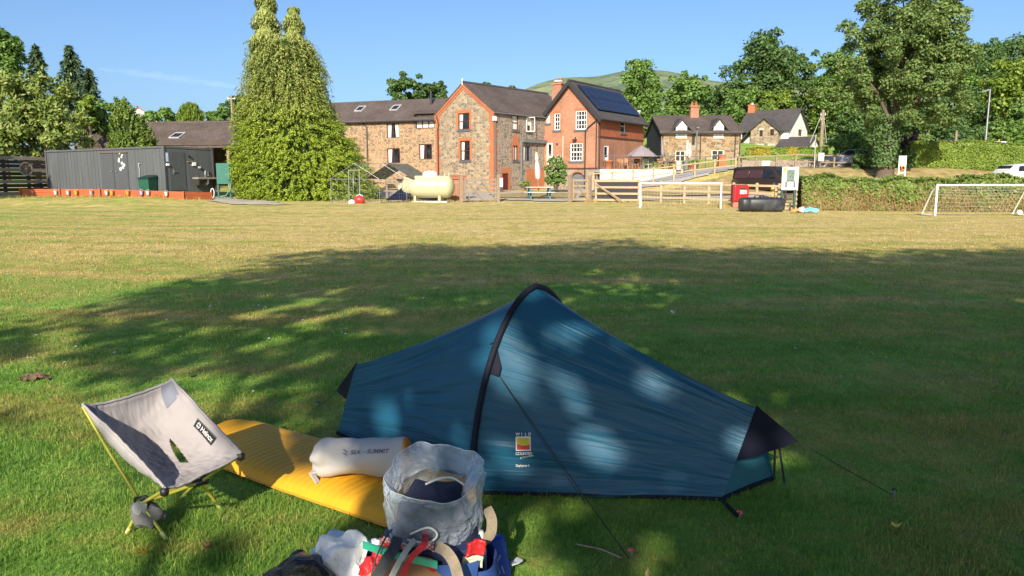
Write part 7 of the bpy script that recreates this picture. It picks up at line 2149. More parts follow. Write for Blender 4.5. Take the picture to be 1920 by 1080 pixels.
# guy lines, toggles, pegs
cord = M('dark_cord', (.012, .013, .016), .8)
def guy(a, b, tog=.3, r=.0021):
    mb = MB(); mb.tube([a, a.lerp(b, .5) - Z * .006, b], r, 5); g_ = mb.build('guy_line', cord, tent, TENT_O)
    q = a.lerp(b, tog); d = (b - a).normalized(); mb = MB(); s = d.orthogonal().normalized() * .008
    mb.tube([q + s - d * .018, q - s - d * .018, q - s + d * .018, q + s + d * .018, q + s - d * .018], .0045, 6); mb.build('line_runner', M('pale_runner', (.62, .66, .64), .5), g_)
def peg(p, label, ang=0.3, mat=None, h_=.038):
    t = empty('tent_peg', p, ang, label, 'peg', 'tent pegs')
    mb = MB(); mb.tube([(0, 0, -.10), (.008, 0, h_)], .004, 6); mb.build('shaft', MT['steel'], t); mb = MB(); mb.tube([(-.006, 0, h_ * .9), (.0, 0, h_ * 1.1), (.012, 0, h_), (.014, 0, h_ * .75)], .005, 8); mb.build('head', mat, t)
pink = M('pink_peg_head', (.72, .06, .16), .5)
g0_ = hoop_v(.5 - .30); hk = Vector((-.085, 3.46, .60))
def hoop_z(z): return hoop_v(min((i / 400 for i in range(200)), key=lambda v: abs(hoop_v(v).z - z)))
mb = MB(); s0, s1 = hoop_z(.70), hoop_z(.575)
mb.add([s0, s1, s1 + Vector((.052, -.024, -.004)), s0.lerp(s1, .7) + Vector((.050, -.022, .0))], [(0, 1, 2, 3)]); fl = mb.build('guy_flap', dkh, tent, TENT_O)
ga_ = s1 + Vector((.056, -.028, -.004)); pk1 = G(1180, 1048)
mb = MB(); mb.tube([ga_ + Vector((0, 0, .02)), ga_ + Vector((.012, -.01, -.0)), ga_ + Vector((.004, -.012, -.03)), ga_ + Vector((-.006, -.008, -.01)), ga_ + Vector((0, 0, .02))], .0035, 6); mb.build('buckle', M('grey_buckle', (.25, .26, .27), .4), fl)
bpy.context.scene.objects[fl.name]
guy(ga_, pk1, .70); guy(ga_ + Vector((.01, 0, -.02)), G(1090, 935).lerp(pk1, .15), .93, .0017)
peg(Vector((pk1.x, pk1.y, 0)), 'pink headed tent peg holding the front guy line at the bottom of the view', .4, pink)
pk2 = G(1384, 974); peg(Vector((pk2.x, pk2.y, 0)), 'pink headed tent peg at the right front corner strap of the tent', -.5, pink)
mb = MB(); mb.bar(RN + Z * .012, pk2 + Z * .012, .022, .004); mb.build('corner_strap', navy, tent, TENT_O)
pk3 = G(1674, 932); guy(RTip, Vector((pk3.x, pk3.y, .01)), .18); peg(Vector((pk3.x, pk3.y, 0)), 'dull metal tent peg in dry grass at the end of the right guy line', 0, MT['darkmetal'])
pk4 = G(596, 765); guy(LTip, Vector((pk4.x, pk4.y, .01)), .25); peg(Vector((pk4.x, pk4.y, 0)), 'dull tent peg at the end of the left guy line', 0, MT['darkmetal'])
mb = MB(); q = hoop_v(.33); mb.tube([up_(q), up_(q) + Vector((-.035, -.02, -.012))], .004, 6); mb.build('tie_loop', navy, tent, TENT_O)
# printed marks, wrapped on to the fly
def on_fly(px, py):
    d = ray(px, py).normalized(); hit = TB.ray_cast(Vector((0, 0, EYE)), d); return hit
hit = on_fly(980, 830); LP, LNm = hit[0], hit[1]
if LNm.dot(ray(980, 830)) > 0: LNm = -LNm
ux = Vector((LNm.y * -1, LNm.x, 0)).normalized(); ux = ux if ux.x > 0 else -ux
uy = LNm.cross(ux).normalized(); uy = uy if uy.z > 0 else -uy
px_m = (on_fly(990, 830)[0] - on_fly(970, 830)[0]).length / 20
def lab(dx, dy): return LP + ux * (dx * px_m) + uy * (-dy * px_m)
wht = M('print_white', (.72, .72, .70), .6); 
def flat_on(mb, poly, off):
    out = []
    for x, y in poly:
        p = lab(x, y); h_ = TB.ray_cast(p + LNm * .2, -LNm); out.append((h_[0] if h_[0] is not None else p) + LNm * off)
    mb.poly(out)
def gridrect(mb, x0, y0, x1, y1, off, top=None):
    n = 8
    for i in range(n):
        a, b = x0 + (x1 - x0) * i / n, x0 + (x1 - x0) * (i + 1) / n
        ta = y0 if top is None else top((a - x0) / (x1 - x0)); tb_ = y0 if top is None else top((b - x0) / (x1 - x0))
        flat_on(mb, [(a, y1), (b, y1), (b, tb_), (a, ta)], off)
mb = MB(); gridrect(mb, -13, -11.5, 15, 15, .003); pr0 = mb.build('print', wht, tent, TENT_O)
def logo(name, mat, fn, off_par):
    mb = MB(); fn(mb); o = mb.build(name, mat, pr0, TENT_O); return o
logo('emblem_field', M('emblem_yellow', (.62, .50, .015), .6), lambda mb: gridrect(mb, -11, -9, 13, 13, .0042), 0)
logo('emblem_wave', M('emblem_red', (.62, .03, .045), .6), lambda mb: gridrect(mb, -11, 3, 13, 12.9, .0054, lambda t: 3 + 3.2 * math.sin((t - .15) * 3.6) * .9), 0)
def ln(s, x, y, size, **k):
    def f(mb): put_text(mb, s, size * px_m, lab(x, y), ux, uy, LNm, .0035, TB, **k)
    logo('lettering', wht, f, 0)
ln('W', -13, -13.5, 7.2, bold=.0004); ln('I', -2.5, -13.5, 7.2, bold=.0004); ln('L', 4.0, -13.5, 7.2, bold=.0004); ln('D', 10.6, -13.5, 7.2, bold=.0004)
ln('COUNTRY', -13.5, 22.5, 7.2, bold=.0004, space=.83); 
def script(mb): put_text(mb, 'by Terra Nova', 5.0 * px_m, lab(-5, 30), (ux * .97 + uy * .2).normalized(), (uy * .97 - ux * .2).normalized(), LNm, .0035, TB, shear=.25, space=.85)
logo('lettering', wht, script, 0)
ln('Zephyros 1', -13.5, 44.5, 6.2, bold=.0003, space=.9)

# ---------------------------------------------------------------- camping chair
ch = empty('camping_chair', (-1.5, 3.03, 0), 0, 'pale grey sling camping chair with yellow green pole frame on the grass', 'chair')
CO = Vector((-1.5, 3.03, 0))
TL, TR, FR_, FL_ = Vector((-1.826, 3.07, .55)), Vector((-1.585, 3.385, .575)), Vector((-1.176, 3.10, .325)), Vector((-1.372, 2.80, .295))
def sling(u, v):
    # u across (left..right), v from the top of the back to the front of the seat
    L_ = TL.lerp(FL_, v); R_ = TR.lerp(FR_, v)
    # side edges bow in a little
    L_ = L_ + (TR - TL) * (.045 * math.sin(math.pi * v)) - Z * .015 * math.sin(math.pi * v); R_ = R_ + (TR - TL) * (.012 * math.sin(math.pi * v)) - Z * .01 * math.sin(math.pi * v)
    p = L_.lerp(R_, u)
    bu = math.sin(math.pi * u) ** .45
    sv = math.sin(math.pi * v ** .72) ** .8
    down = Vector((-.40, .22, -1.0)).normalized()
    p = p + down * (.165 * bu * sv + .030 * bu)
    q = Vector((p.x * 9, p.y * 9, p.z * 9))
    p = p + Vector((noise.noise(q), noise.noise(q + Vector((7, 0, 0))), noise.noise(q + Vector((0, 5, 0))))) * .007 * bu + down * (.006 * noise.noise(Vector((u * 9 + v * 14, v * 5 - u * 6, 2))) + .0035 * noise.noise(Vector((u * 26 - v * 12, v * 16 + u * 7, 6))))
    return p
def hole(u, v):
    # vent slit between back and seat, right of centre
    p = sling(u, v) - Vector((0, 0, EYE)); fw = Vector((0, math.cos(PITCH), -math.sin(PITCH))); upv = Vector((0, math.sin(PITCH), math.cos(PITCH)))
    d = p.dot(fw); x, y = 960 + FPX * p.x / d, 540 - FPX * p.dot(upv) / d
    t = (y - 823) / 45.
    if not 0 < t < 1: return False
    xl, xr = 318 + 20 * t ** 1.6, 319 + 36 * t ** .85
    return xl < x < xr
slm = M('sling_fabric', (.33, .305, .31), .75, var=.10, scale=5, bmp=.45, bscale=9, spec=.25)
mb = MB(); mb.grid(sling, 110, 110, True, hole); CV, CF = list(mb.v), list(mb.f)
s_o = mb.build('sling_seat', slm, ch, CO); md = s_o.modifiers.new('thickness', 'SOLIDIFY'); md.thickness = .003
CB = BVHTree.FromPolygons([Vector(v) for v in CV], CF)
# hemmed edges and corner pockets
mb = MB()
for pts in ([sling(i / 24, 0) for i in range(25)], [sling(1, i / 24) for i in range(25)], [sling(i / 24, 1) for i in range(25)], [sling(0, i / 24) for i in range(25)]): mb.tube(pts, .0065, 6)
mb.build('edge_binding', slm, ch, CO)
pkm = M('pocket_fabric', (.17, .18, .23), .8, var=.12)
for u0, v0, su, sv in ((0, 0, 1, 1), (1, 0, -1, 1), (0, 1, 1, -1), (1, 1, -1, -1)):
    mb = MB(); a_ = .13 if v0 == 0 else .09
    def f(i, j):
        p = sling(u0 + su * i * a_ * (1.0 if v0 == 0 else .8), v0 + sv * j * a_ * (1 - .0 * i)); return p + Z * .0045 + Vector((.004, -.003, 0))
    mb.grid(f, 6, 6); mb.build('corner_pocket', pkm if v0 == 0 else slm, ch, CO)
# frame
ym_ = M('yellow_green_alloy', (.46, .44, .07), .35, .35, var=.06)
H1, H2 = Vector((-1.573, 3.005, .135)), Vector((-1.385, 3.16, .165))
H2b = Vector((-1.42, 3.26, .15))
feet = [Vector((-1.451, 2.949, .0)), Vector((-1.645, 3.0, .0)), Vector((-1.346, 3.257, .0)), Vector((-1.57, 3.36, .0))]
def rod(name, pts, r, mat=ym_): mb = MB(); mb.tube(pts, r * .82, 10); return mb.build(name, mat, ch, CO)
rod('pole', [TL - Z * .01, TL.lerp(H1, .5) + Vector((-.006, 0, -.004)), H1], .0085); rod('pole', [TR - Z * .01, TR.lerp(H2b, .5), H2b], .0085)
rod('pole', [FL_ - Z * .012, FL_.lerp(H1, .5) - Z * .006, H1], .0085); rod('pole', [FR_ - Z * .012, FR_.lerp(H2, .5) - Z * .004, H2], .0085)
rod('crossbar', [H1, H2], .0095)
rod('crossbar', [H1, H2b], .0085)
for f_, hb_ in ((feet[0], H1), (feet[1], H1), (feet[2], H2), (feet[3], H2b)):
    l_ = rod('leg', [hb_, f_ + Z * .002], .009)
    mb = MB(); q = f_.lerp(hb_, .06); mb.tube([f_, f_.lerp(hb_, .2)], .0090, 10); c_ = mb.build('foot_cap', M('pale_yellow_cap', (.62, .62, .22), .5), ch, CO); c_.parent = l_
blk = M('black_nylon', (.012, .012, .013), .5)
for hb_ in (H1, H2, H2b):
    mb = MB(); mb.tube([hb_ - Vector((.03, .005, .008)), hb_ + Vector((.03, .005, .008))], .017, 8); mb.build('hub', blk, ch, CO)
for c_ in (FL_, FR_): mb = MB(); mb.lathe([(.004, -.03), (.016, -.022), (.018, 0), (.01, .006)], 10, c_ - Z * .008); mb.build('socket', blk, ch, CO)
# label on the right wing
def on_sling(px, py):
    h_ = CB.ray_cast(Vector((0, 0, EYE)), ray(px, py).normalized())[0]
    return h_ if h_ is not None else CB.find_nearest(W(px, py, 3.2))[0]
lc = on_sling(386, 810); un = (on_sling(402, 827) - on_sling(370, 793)).normalized(); vn_ = (on_sling(390, 806) - on_sling(380, 815)).normalized(); nn_ = vn_.cross(un).normalized()
if nn_.z < 0: nn_ = -nn_
vn_ = (nn_.cross(un)).normalized(); vn_ = -vn_ if vn_.z < 0 else vn_
def patch(mb, a, b, c, d, off):
    n1, n2 = 10, 4
    def f(i, j):
        p = lc + un * (a + (b - a) * i) + vn_ * (c + (d - c) * j); h_ = CB.ray_cast(p + nn_ * .15, -nn_); return (h_[0] if h_[0] is not None else p) + nn_ * off
    mb.grid(f, n1, n2)
mb = MB(); patch(mb, -.078, .078, -.0215, .0215, .004); lbl = mb.build('label', M('black_label', (.016, .017, .020), .5), ch, CO)
mb = MB()
patch(mb, -.078, .078, .0175, .0205, .0056); patch(mb, -.078, .078, -.0205, -.0175, .0056); mb.build('border', M('label_grey', (.14, .14, .13), .5), lbl, CO)
mb = MB(); put_text(mb, 'Helinox', .032, lc + un * -.030 - vn_ * .0105, un, vn_, nn_, .0056, CB, bold=.0003, space=.95)
# round emblem with cut-out cross
cx_ = lc - un * .052
for k in range(4):
    for (a0, a1) in ((.16, 1.41),):
        aa = [k * math.pi / 2 + a0 + (a1 - a0) * i / 5 for i in range(6)]
        mb.add([cx_ + un * (.013 * math.cos(a)) + vn_ * (.013 * math.sin(a)) + nn_ * .0062 for a in aa] + [cx_ + un * (.0042 * math.cos(k * math.pi / 2 + .785)) + vn_ * (.0042 * math.sin(k * math.pi / 2 + .785)) + nn_ * .0062], [tuple(range(7))])
mb.build('lettering', M('label_white', (.75, .75, .74), .5), lbl, CO)
# its bag hanging at the hub
t = empty('chair_bag', (-1.555, 3.02, 0), 0, 'crumpled grey carry bag hanging under the left side of the camping chair', 'bag')
mb = MB(); bgm = M('grey_bag_fabric', (.15, .145, .15), .75, var=.3, scale=14)
crumple(mb, lambda u, v: (-1.56 + .072 * math.cos(2 * math.pi * u) * math.sin(math.pi * v) ** .7, 3.02 + .05 * math.sin(2 * math.pi * u) * math.sin(math.pi * v) ** .7, .078 + .052 * math.cos(math.pi * v)), 28, 16, .026, 17., 2.)
mb.build('pouch', bgm, t, (-1.555, 3.02, 0))
mb = MB(); mb.tube([Vector((-1.60, 3.0, .12)), Vector((-1.59, 2.99, .165)), Vector((-1.55, 3.0, .17)), Vector((-1.535, 3.0, .14))], .007, 6); mb.build('drawcord', blk, t, (-1.555, 3.02, 0))
mb = MB(); crumple(mb, lambda u, v: (-1.60 + .055 * u, 2.985, .145 - .09 * v), 8, 8, .012, 20., 5.); mb.build('flap', M('pale_grey_flap', (.33, .32, .32), .75), t, (-1.555, 3.02, 0))

# ---------------------------------------------------------------- sleeping mat
Ax, Ay = Vector((.832, -.554, 0)), Vector((.554, .832, 0))
s0_, s1_ = -3.66, -1.93; nc = 2.515
MO = Ax * ((s0_ + s1_) / 2) + Ay * nc
mat_o = empty('sleeping_mat', (MO.x, MO.y, 0), 0, 'yellow inflated sleeping mat with cross ribs lying on the grass beside the tent', 'mat')
ylw = M('yellow_mat_fabric', (.70, .345, .018), .55, var=.06, scale=3, spec=.3)
ylw2 = M('yellow_mat_side', (.60, .27, .016), .6, var=.1, scale=4)
def mat_w(s):
    t = (s - s0_) / (s1_ - s0_)
    w_ = .285 - .05 * max(0, .5 - t) * 1.2
    e = min(t, 1 - t) / .10
    if e < 1: w_ *= math.sqrt(max(0, 1 - (1 - e) ** 2.2)) if e > 0 else 0
    return w_
NR = 210; NX = 36
def mat_pt(i, j, up=True):
    s = s0_ + (s1_ - s0_) * i
    x = (j - .5) * 2; w_ = mat_w(s)
    rib = .0055 * abs(math.sin(math.pi * i * 40))
    edge = max(0, 1 - abs(x) ** 5)
    lift = .05 * max(0, 1 - (i) / .12) ** 2
    zz = .022 + (.052 + rib) * edge ** .5 + lift
    zz += .006 * noise.noise(Vector((i * 6, j * 3, 1)))
    if not up: zz = .012
    return Ax * s + Ay * (nc + x * w_) + Z * zz
mb = MB(); mb.grid(lambda i, j: mat_pt(i, j), NR, NX); mb.build('top', ylw, mat_o, (MO.x, MO.y, 0))
mb = MB(); mb.grid(lambda i, j: Ax * (s0_ + (s1_ - s0_) * i) + Ay * (nc + (j * 2 - 1) * mat_w(s0_ + (s1_ - s0_) * i) * (1.0)) + Z * .010, NR, 4)
for sd in (0, 1): mb.grid(lambda i, j: mat_pt(i, sd).lerp(Ax * (s0_ + (s1_ - s0_) * i) + Ay * (nc + (sd * 2 - 1) * mat_w(s0_ + (s1_ - s0_) * i)) + Z * .010, j) + Ay * ((sd * 2 - 1) * .008 * math.sin(math.pi * j)), NR, 4)
mb.build('side', ylw2, mat_o, (MO.x, MO.y, 0))

# ---------------------------------------------------------------- stuff sack on the mat
c0 = G(582, 880, .17); c1 = G(768, 868, .18)
SD = 3.46
c0 = W(590, 872, SD); c1 = W(772, 868, SD - .02); c0.z = .165; c1.z = .178
ax = (c1 - c0); LS = ax.length; ax.normalize(); sy = Vector((-ax.y, ax.x, 0)); sz = ax.cross(sy)
so = empty('stuff_sack', ((c0 + c1) / 2 - Z * .165), 0, 'pale grey stuff sack with orange end lying on the yellow mat', 'stuff sack'); SO = (c0 + c1) / 2 - Z * .165
skm = M('pale_sack_fabric', (.43, .41, .40), .7, var=.05, scale=6, bmp=.15, bscale=16)
def sack(u, v):
    a = 2 * math.pi * v
    r_ = .098
    if u < .14: r_ *= .62 + .38 * math.sin(u / .14 * math.pi / 2)
    if u > .93: r_ *= math.sqrt(max(.02, 1 - ((u - .93) / .075) ** 2))
    gath = (.011 * max(0, 1 - u / .34)) * (math.sin(a * 5 + 7 * u) + .6 * noise.noise(Vector((math.cos(a) * 3, math.sin(a) * 3, u * 5)))) + .006 * math.sin(a * 3 + 10 * u)
    r_ = r_ * (1 + .06 * math.sin(u * 9 + 1)) + gath
    d = sy * math.cos(a) + Z * math.sin(a) * (.90 if math.sin(a) > 0 else .88)
    p = c0 + ax * (LS * u) + d * r_
    return p + Vector((noise.noise(p * 14), noise.noise(p * 14 + Z), noise.noise(p * 14 - Z))) * .006
mb = MB(); mb.grid(lambda i, j: sack(i * .93, j), 60, 40); SV, SF = list(mb.v), list(mb.f); mb.build('body', skm, so, SO)
SB = BVHTree.FromPolygons([Vector(v) for v in SV], SF)
mb = MB(); mb.grid(lambda i, j: c0.lerp(sack(0, j), i), 3, 40); mb.build('gathered_end', skm, so, SO); mb = MB(); mb.grid(lambda i, j: sack(.93 + .07 * i, j), 12, 40)
mb.build('end_cap', M('orange_sack_end', (.62, .22, .02), .6), so, SO)
mb = MB(); q = [W(606, 884, 3.40), W(583, 885, 3.385), W(596, 905, 3.37)]; mb.bar(q[0], q[1], .030, .006); mb.bar(q[1], q[2], .026, .006); mb.build('strap', skm, so, SO)
mb = MB(); p_ = sack(.045, .72); mb.box(p_.x - .01, p_.x + .04, p_.y - .05, p_.y - .035, p_.z - .055, p_.z - .02); mb.build('buckle', M('grey_clip', (.22, .22, .23), .4), so, SO)
dkp = M('dark_print', (.10, .11, .15), .6)
hit = SB.ray_cast(Vector((0, 0, EYE)), ray(700, 847).normalized())
if hit[0] is not None:
    nn2 = hit[1] if hit[1].dot(ray(700, 847)) < 0 else -hit[1]
    u2 = (ax - nn2 * ax.dot(nn2)).normalized(); v2 = nn2.cross(u2); v2 = v2 if v2.z > 0 else -v2
    mb = MB()
    put_text(mb, 'SEA', .029, hit[0] - u2 * .115 - v2 * .008, u2, v2, nn2, .003, SB, bold=.0006, shear=.15)
    put_text(mb, 'TO', .011, hit[0] - u2 * .052 - v2 * .004, u2, v2, nn2, .003, SB)
    put_text(mb, 'SUMMIT', .029, hit[0] - u2 * .032 - v2 * .008, u2, v2, nn2, .003, SB, bold=.0006, shear=.15)
    # swoosh mark
    for sgn, o_ in ((1, 0), (1, -.016)):
        pts = [(-.155, .016 + o_), (-.139, .013 + o_), (-.128, .002 + o_), (-.141, -.008 + o_), (-.131, .002 + o_), (-.142, .008 + o_)]
        out = []
        for x, y in pts:
            p_ = hit[0] + u2 * x + v2 * y; h_ = SB.ray_cast(p_ + nn2 * .1, -nn2); out.append((h_[0] if h_[0] is not None else p_) + nn2 * .003)
        mb.poly(out)
    mb.build('lettering', dkp, so, SO)

# ---------------------------------------------------------------- rucksack with clear liner
BO = Vector((-.275, 2.42, 0))
bp = empty('rucksack', BO, 0, 'navy blue rucksack with red and tan straps standing open in front of the tent', 'rucksack')
nv_ = M('navy_pack_fabric', (.014, .026, .085), .7, var=.25, scale=8, bmp=.2, bscale=20)
nv2 = M('blue_pack_fabric', (.025, .07, .26), .65, var=.25, scale=8, bmp=.25, bscale=18)
def pack(u, v, sx=.165, sy_=.125, z0=0., z1=.285):
    a = 2 * math.pi * u; e = lambda q: math.copysign(abs(q) ** .7, q)
    z = z0 + (z1 - z0) * v; k = 1 + .10 * math.sin(v * 3.1) 
    p = Vector((BO.x + sx * k * e(math.cos(a)), BO.y + sy_ * k * e(math.sin(a)), z)); return p + noise.noise_vector(p * 12) * .012
mb = MB(); mb.grid(pack, 48, 20); mb.grid(lambda i, j: Vector((BO.x, BO.y, .285)).lerp(pack(i, 1), j), 48, 4); mb.build('body', nv_, bp, BO)
# side pockets
for sgn, mt in ((1, nv2), (-1, nv_)):
    mb = MB()
    def f(u, v):
        a = math.pi * (u - .5); z = .02 + .20 * v
        p = Vector((BO.x + sgn * (.15 + .075 * math.cos(a) * (1 + .1 * math.sin(v * 3))), BO.y - .02 + .11 * math.sin(a), z)); return p + noise.noise_vector(p * 15) * .008
    mb.grid(f, 16, 12); mb.build('side_pocket', mt, bp, BO)
mb = MB(); mb.grid(lambda u, v: (lambda p: p + noise.noise_vector(p * 16) * .01)(Vector((BO.x + .02 + .125 * (u * 2 - 1) + .02, BO.y - .135 - .035 * math.sin(math.pi * u), .0 + .265 * v))), 16, 12); mb.build('front_pocket', nv2, bp, BO)
# straps
def ribbon(pts, w_, mat, name, th=.004, side=None):
    mb = MB()
    pts = [Vector(p) for p in pts]; vs = []
    # resample smoothly
    P_ = []
    for i in range(len(pts) - 1):
        p0, p1, p2, p3 = pts[max(0, i - 1)], pts[i], pts[i + 1], pts[min(len(pts) - 1, i + 2)]
        for k in range(6):
            t = k / 6; P_.append(.5 * ((2 * p1) + (p2 - p0) * t + (2 * p0 - 5 * p1 + 4 * p2 - p3) * t * t + (3 * p1 - p0 - 3 * p2 + p3) * t ** 3))
    P_.append(pts[-1])
    for i, p in enumerate(P_):
        t = (P_[min(i + 1, len(P_) - 1)] - P_[max(0, i - 1)]).normalized()
        view = (Vector((0, 0, EYE)) - p).normalized() if side is None else Vector(side)
        s = t.cross(view).normalized() * (w_ / 2); nrm = s.cross(t).normalized() * th / 2
        vs += [p - s - nrm, p + s - nrm, p + s + nrm, p - s + nrm]
    n = len(P_); fs = []
    for i in range(n - 1):
        for k in range(4): fs.append((i * 4 + k, i * 4 + (k + 1) % 4, i * 4 + 4 + (k + 1) % 4, i * 4 + 4 + k))
    fs += [(3, 2, 1, 0), tuple(range(4 * n - 4, 4 * n))]
    mb.add(vs, fs); return mb.build(name, mat, bp, BO)
S3 = lambda px, py, D: W(px, py, D)
red = M('red_webbing', (.42, .010, .018), .65, var=.25, scale=30, bmp=.4, bscale=300); tan = M('tan_padding', (.24, .195, .14), .85, var=.3, scale=25, bmp=.5, bscale=160); gryw = M('grey_webbing', (.34, .34, .33), .7, var=.2, scale=30, bmp=.4, bscale=300); blkw = M('black_webbing', (.03, .033, .04), .7, var=.4, scale=30, bmp=.4, bscale=220)
FRN = (-.1, -.95, .3)
ribbon([S3(790, 938, 2.37), S3(797, 960, 2.36), S3(797, 1000, 2.33), S3(795, 1020, 2.22), S3(768, 1050, 2.19), S3(752, 1090, 2.17)], .020, red, 'strap')
ribbon([S3(778, 1012, 2.25), S3(762, 1032, 2.21), S3(745, 1060, 2.18), S3(728, 1095, 2.16)], .018, gryw, 'strap')
ribbon([S3(745, 1010, 2.26), S3(738, 1030, 2.21), S3(722, 1052, 2.18), S3(703, 1090, 2.16)], .034, blkw, 'strap', .014)
ribbon([S3(822, 1026, 2.27), S3(838, 1036, 2.22), S3(852, 1058, 2.19), S3(862, 1095, 2.17)], .034, tan, 'shoulder_strap', .016)
ribbon([S3(914, 955, 2.50), S3(922, 975, 2.46), S3(920, 1000, 2.44), S3(908, 1012, 2.44)], .036, tan, 'hip_belt', .018)
ribbon([S3(735, 992, 2.30), S3(722, 1010, 2.26), S3(704, 1050, 2.22), S3(694, 1095, 2.2)], .006, blkw, 'cord')
def spl(pts, k=6):
    out = []
    for i in range(len(pts) - 1):
        p0, p1, p2, p3 = pts[max(0, i - 1)], pts[i], pts[i + 1], pts[min(len(pts) - 1, i + 2)]
        for j in range(k):
            t = j / k; out.append(.5 * ((2 * p1) + (p2 - p0) * t + (2 * p0 - 5 * p1 + 4 * p2 - p3) * t * t + (3 * p1 - p0 - 3 * p2 + p3) * t ** 3))
    return out + [pts[-1]]
# things stuffed in the mouth of the pack
mb = MB(); crumple(mb, lambda u, v: (BO.x + .01 + .145 * math.cos(2 * math.pi * u) * math.sin(math.pi / 2 * v) ** .7, BO.y + .03 + .125 * math.sin(2 * math.pi * u) * math.sin(math.pi / 2 * v) ** .7, .26 + .205 * math.cos(math.pi / 2 * v)), 30, 14, .03, 9., 4.)
pkc = mb.build('packed_clothes', M('dark_navy_clothes', (.006, .010, .034), .8, var=.5, scale=10, bmp=.4, bscale=14), bp, BO)
mb = MB(); mb.tube(spl([Vector((BO.x - .06, BO.y - .10, .34)), Vector((BO.x - .0, BO.y - .115, .37)), Vector((BO.x + .03, BO.y - .115, .345)), Vector((BO.x - .0, BO.y - .12, .32)), Vector((BO.x - .07, BO.y - .11, .325))]), .004, 6); mb.tube(spl([Vector((BO.x - .02, BO.y, .47)), Vector((BO.x + .03, BO.y + .01, .487)), Vector((BO.x + .07, BO.y + .03, .48)), Vector((BO.x + .11, BO.y + .03, .455))]), .004, 6); mb.build('white_cord', M('white_cord', (.62, .62, .60), .7), pkc, BO)
# clear plastic liner bag
def clear_mat():
    m, nt, bs = base('clear_plastic')
    bs.inputs['Base Color'].default_value = (.60, .70, .86, 1); bs.inputs['Roughness'].default_value = .09; bs.inputs['Specular IOR Level'].default_value = .8; bs.inputs['Coat Weight'].default_value = .6; bs.inputs['Coat Roughness'].default_value = .06
    v = coords(nt, 'Object'); n = noise_(nt, v, 15, 3, .55, 1.5); bump(nt, bs, n, 1.0, .03)
    tr = nt.nodes.new('ShaderNodeBsdfTransparent'); tr.inputs[0].default_value = (.93, .95, .97, 1)
    mx = nt.nodes.new('ShaderNodeMixShader')
    lw = nt.nodes.new('ShaderNodeLayerWeight'); lw.inputs[0].default_value = .35
    n2 = noise_(nt, v, 5, 2, .5)
    f = math_(nt, 'ADD', math_(nt, 'MULTIPLY', lw.outputs['Facing'], .55), ramp(nt, n2, [(.35, (.13, .13, .13)), (.70, (.34, .34, .34))]))
    nt.links.new(f, mx.inputs[0]); nt.links.new(tr.outputs[0], mx.inputs[1]); nt.links.new(bs.outputs[0], mx.inputs[2])
    nt.links.new(mx.outputs[0], nt.nodes['Material Output'].inputs[0])
    return m
clr = clear_mat()
LBc = Vector((-.268, 2.46, 0))
lin = empty('plastic_liner', (LBc.x, LBc.y, .2), 0, 'clear plastic liner bag standing open out of the top of the navy rucksack', 'plastic bag'); LO = Vector((LBc.x, LBc.y, .2))
def liner(u, v):
    a = 2 * math.pi * u
    prof = [(0, .085, .225), (.12, .125, .232), (.35, .160, .29), (.6, .172, .37), (.85, .172, .46), (1, .164, .50)]
    r_ = np.interp(v, [p[0] for p in prof], [p[1] for p in prof]); z = np.interp(v, [p[0] for p in prof], [p[2] for p in prof])
    rim = v ** 2
    z += rim * (.055 * math.sin(a) + .012 * math.sin(3 * a + 1.0) + .010 * noise.noise(Vector((math.cos(a) * 2, math.sin(a) * 2, 5))))
    r_ *= 1 + .06 * math.sin(2 * a + .6) * v + .07 * noise.noise(Vector((math.cos(a) * 1.6, math.sin(a) * 1.6, v * 2))) * v
    p = Vector((LBc.x + r_ * math.cos(a), LBc.y + r_ * .86 * math.sin(a), z))
    q = p * 11
    w_ = (.45 - abs(noise.noise(q * .8))) * .022 + (.4 - abs(noise.noise(q * 1.9 + Vector((3, 1, 4))))) * .011 + (.4 - abs(noise.noise(q * 4.2))) * .004 - .012
    return p + Vector((math.cos(a), math.sin(a), .2)) * w_
mb = MB(); mb.grid(liner, 170, 90)
# turned-in lip of the mouth
def lip(u, v):
    p = liner(u, 1); a = 2 * math.pi * u; k = .075 + .03 * math.sin(3 * a + 2)
    q = p + Vector((-math.cos(a) * k * v * .75, -math.sin(a) * k * v * .7, -.055 * v ** 1.5 - .02 * v)); return q + noise.noise_vector(q * 16) * .008 * v
mb.grid(lip, 170, 14); mb.build('film', clr, lin, LO)
mb = MB(); mb.tube([liner(i / 110, 1.0) for i in range(111)], .0016, 5); mb.build('rim', M('liner_rim', (.42, .47, .53), .3), lin, LO)

# ---------------------------------------------------------------- loose things round the pack
def blob(name, c, r, label, cat, mat, seed, amp=.03, fr_=9., flat=1., n=34, group=None):
    o_ = Vector((c[0], c[1], 0)); mb = MB()
    crumple(mb, lambda u, v: (c[0] + r[0] * math.cos(2 * math.pi * u) * math.sin(math.pi * v), c[1] + r[1] * math.sin(2 * math.pi * u) * math.sin(math.pi * v), max(.006, c[2] + r[2] * math.cos(math.pi * v))), n * 2, n, amp, fr_, seed)
    mb.v = [(x, y, max(.004, z)) for x, y, z in mb.v]
    o = mb.build(name, mat, None, o_); o.location = o_; return tag(o, label, cat, group)
def film_mat(name, col, rough=.35, b=.5):
    m, nt, bs = base(name); v = coords(nt, 'Object'); n = noise_(nt, v, 22, 5, .6, .6)
    bs.inputs['Base Color'].default_value = c4(col); bs.inputs['Roughness'].default_value = rough; bump(nt, bs, n, b, .02); return m
p = W(562, 1050, 2.52); blob('bin_bag', (p.x, p.y - .02, .055), (.115, .10, .115), 'small shiny black plastic bag at the bottom edge left of the white carrier bag', 'plastic bag', film_mat('black_film', (.010, .010, .012), .2, .8), 3., .045, 8.)
wf = film_mat('white_film', (.86, .85, .83), .5, .5)
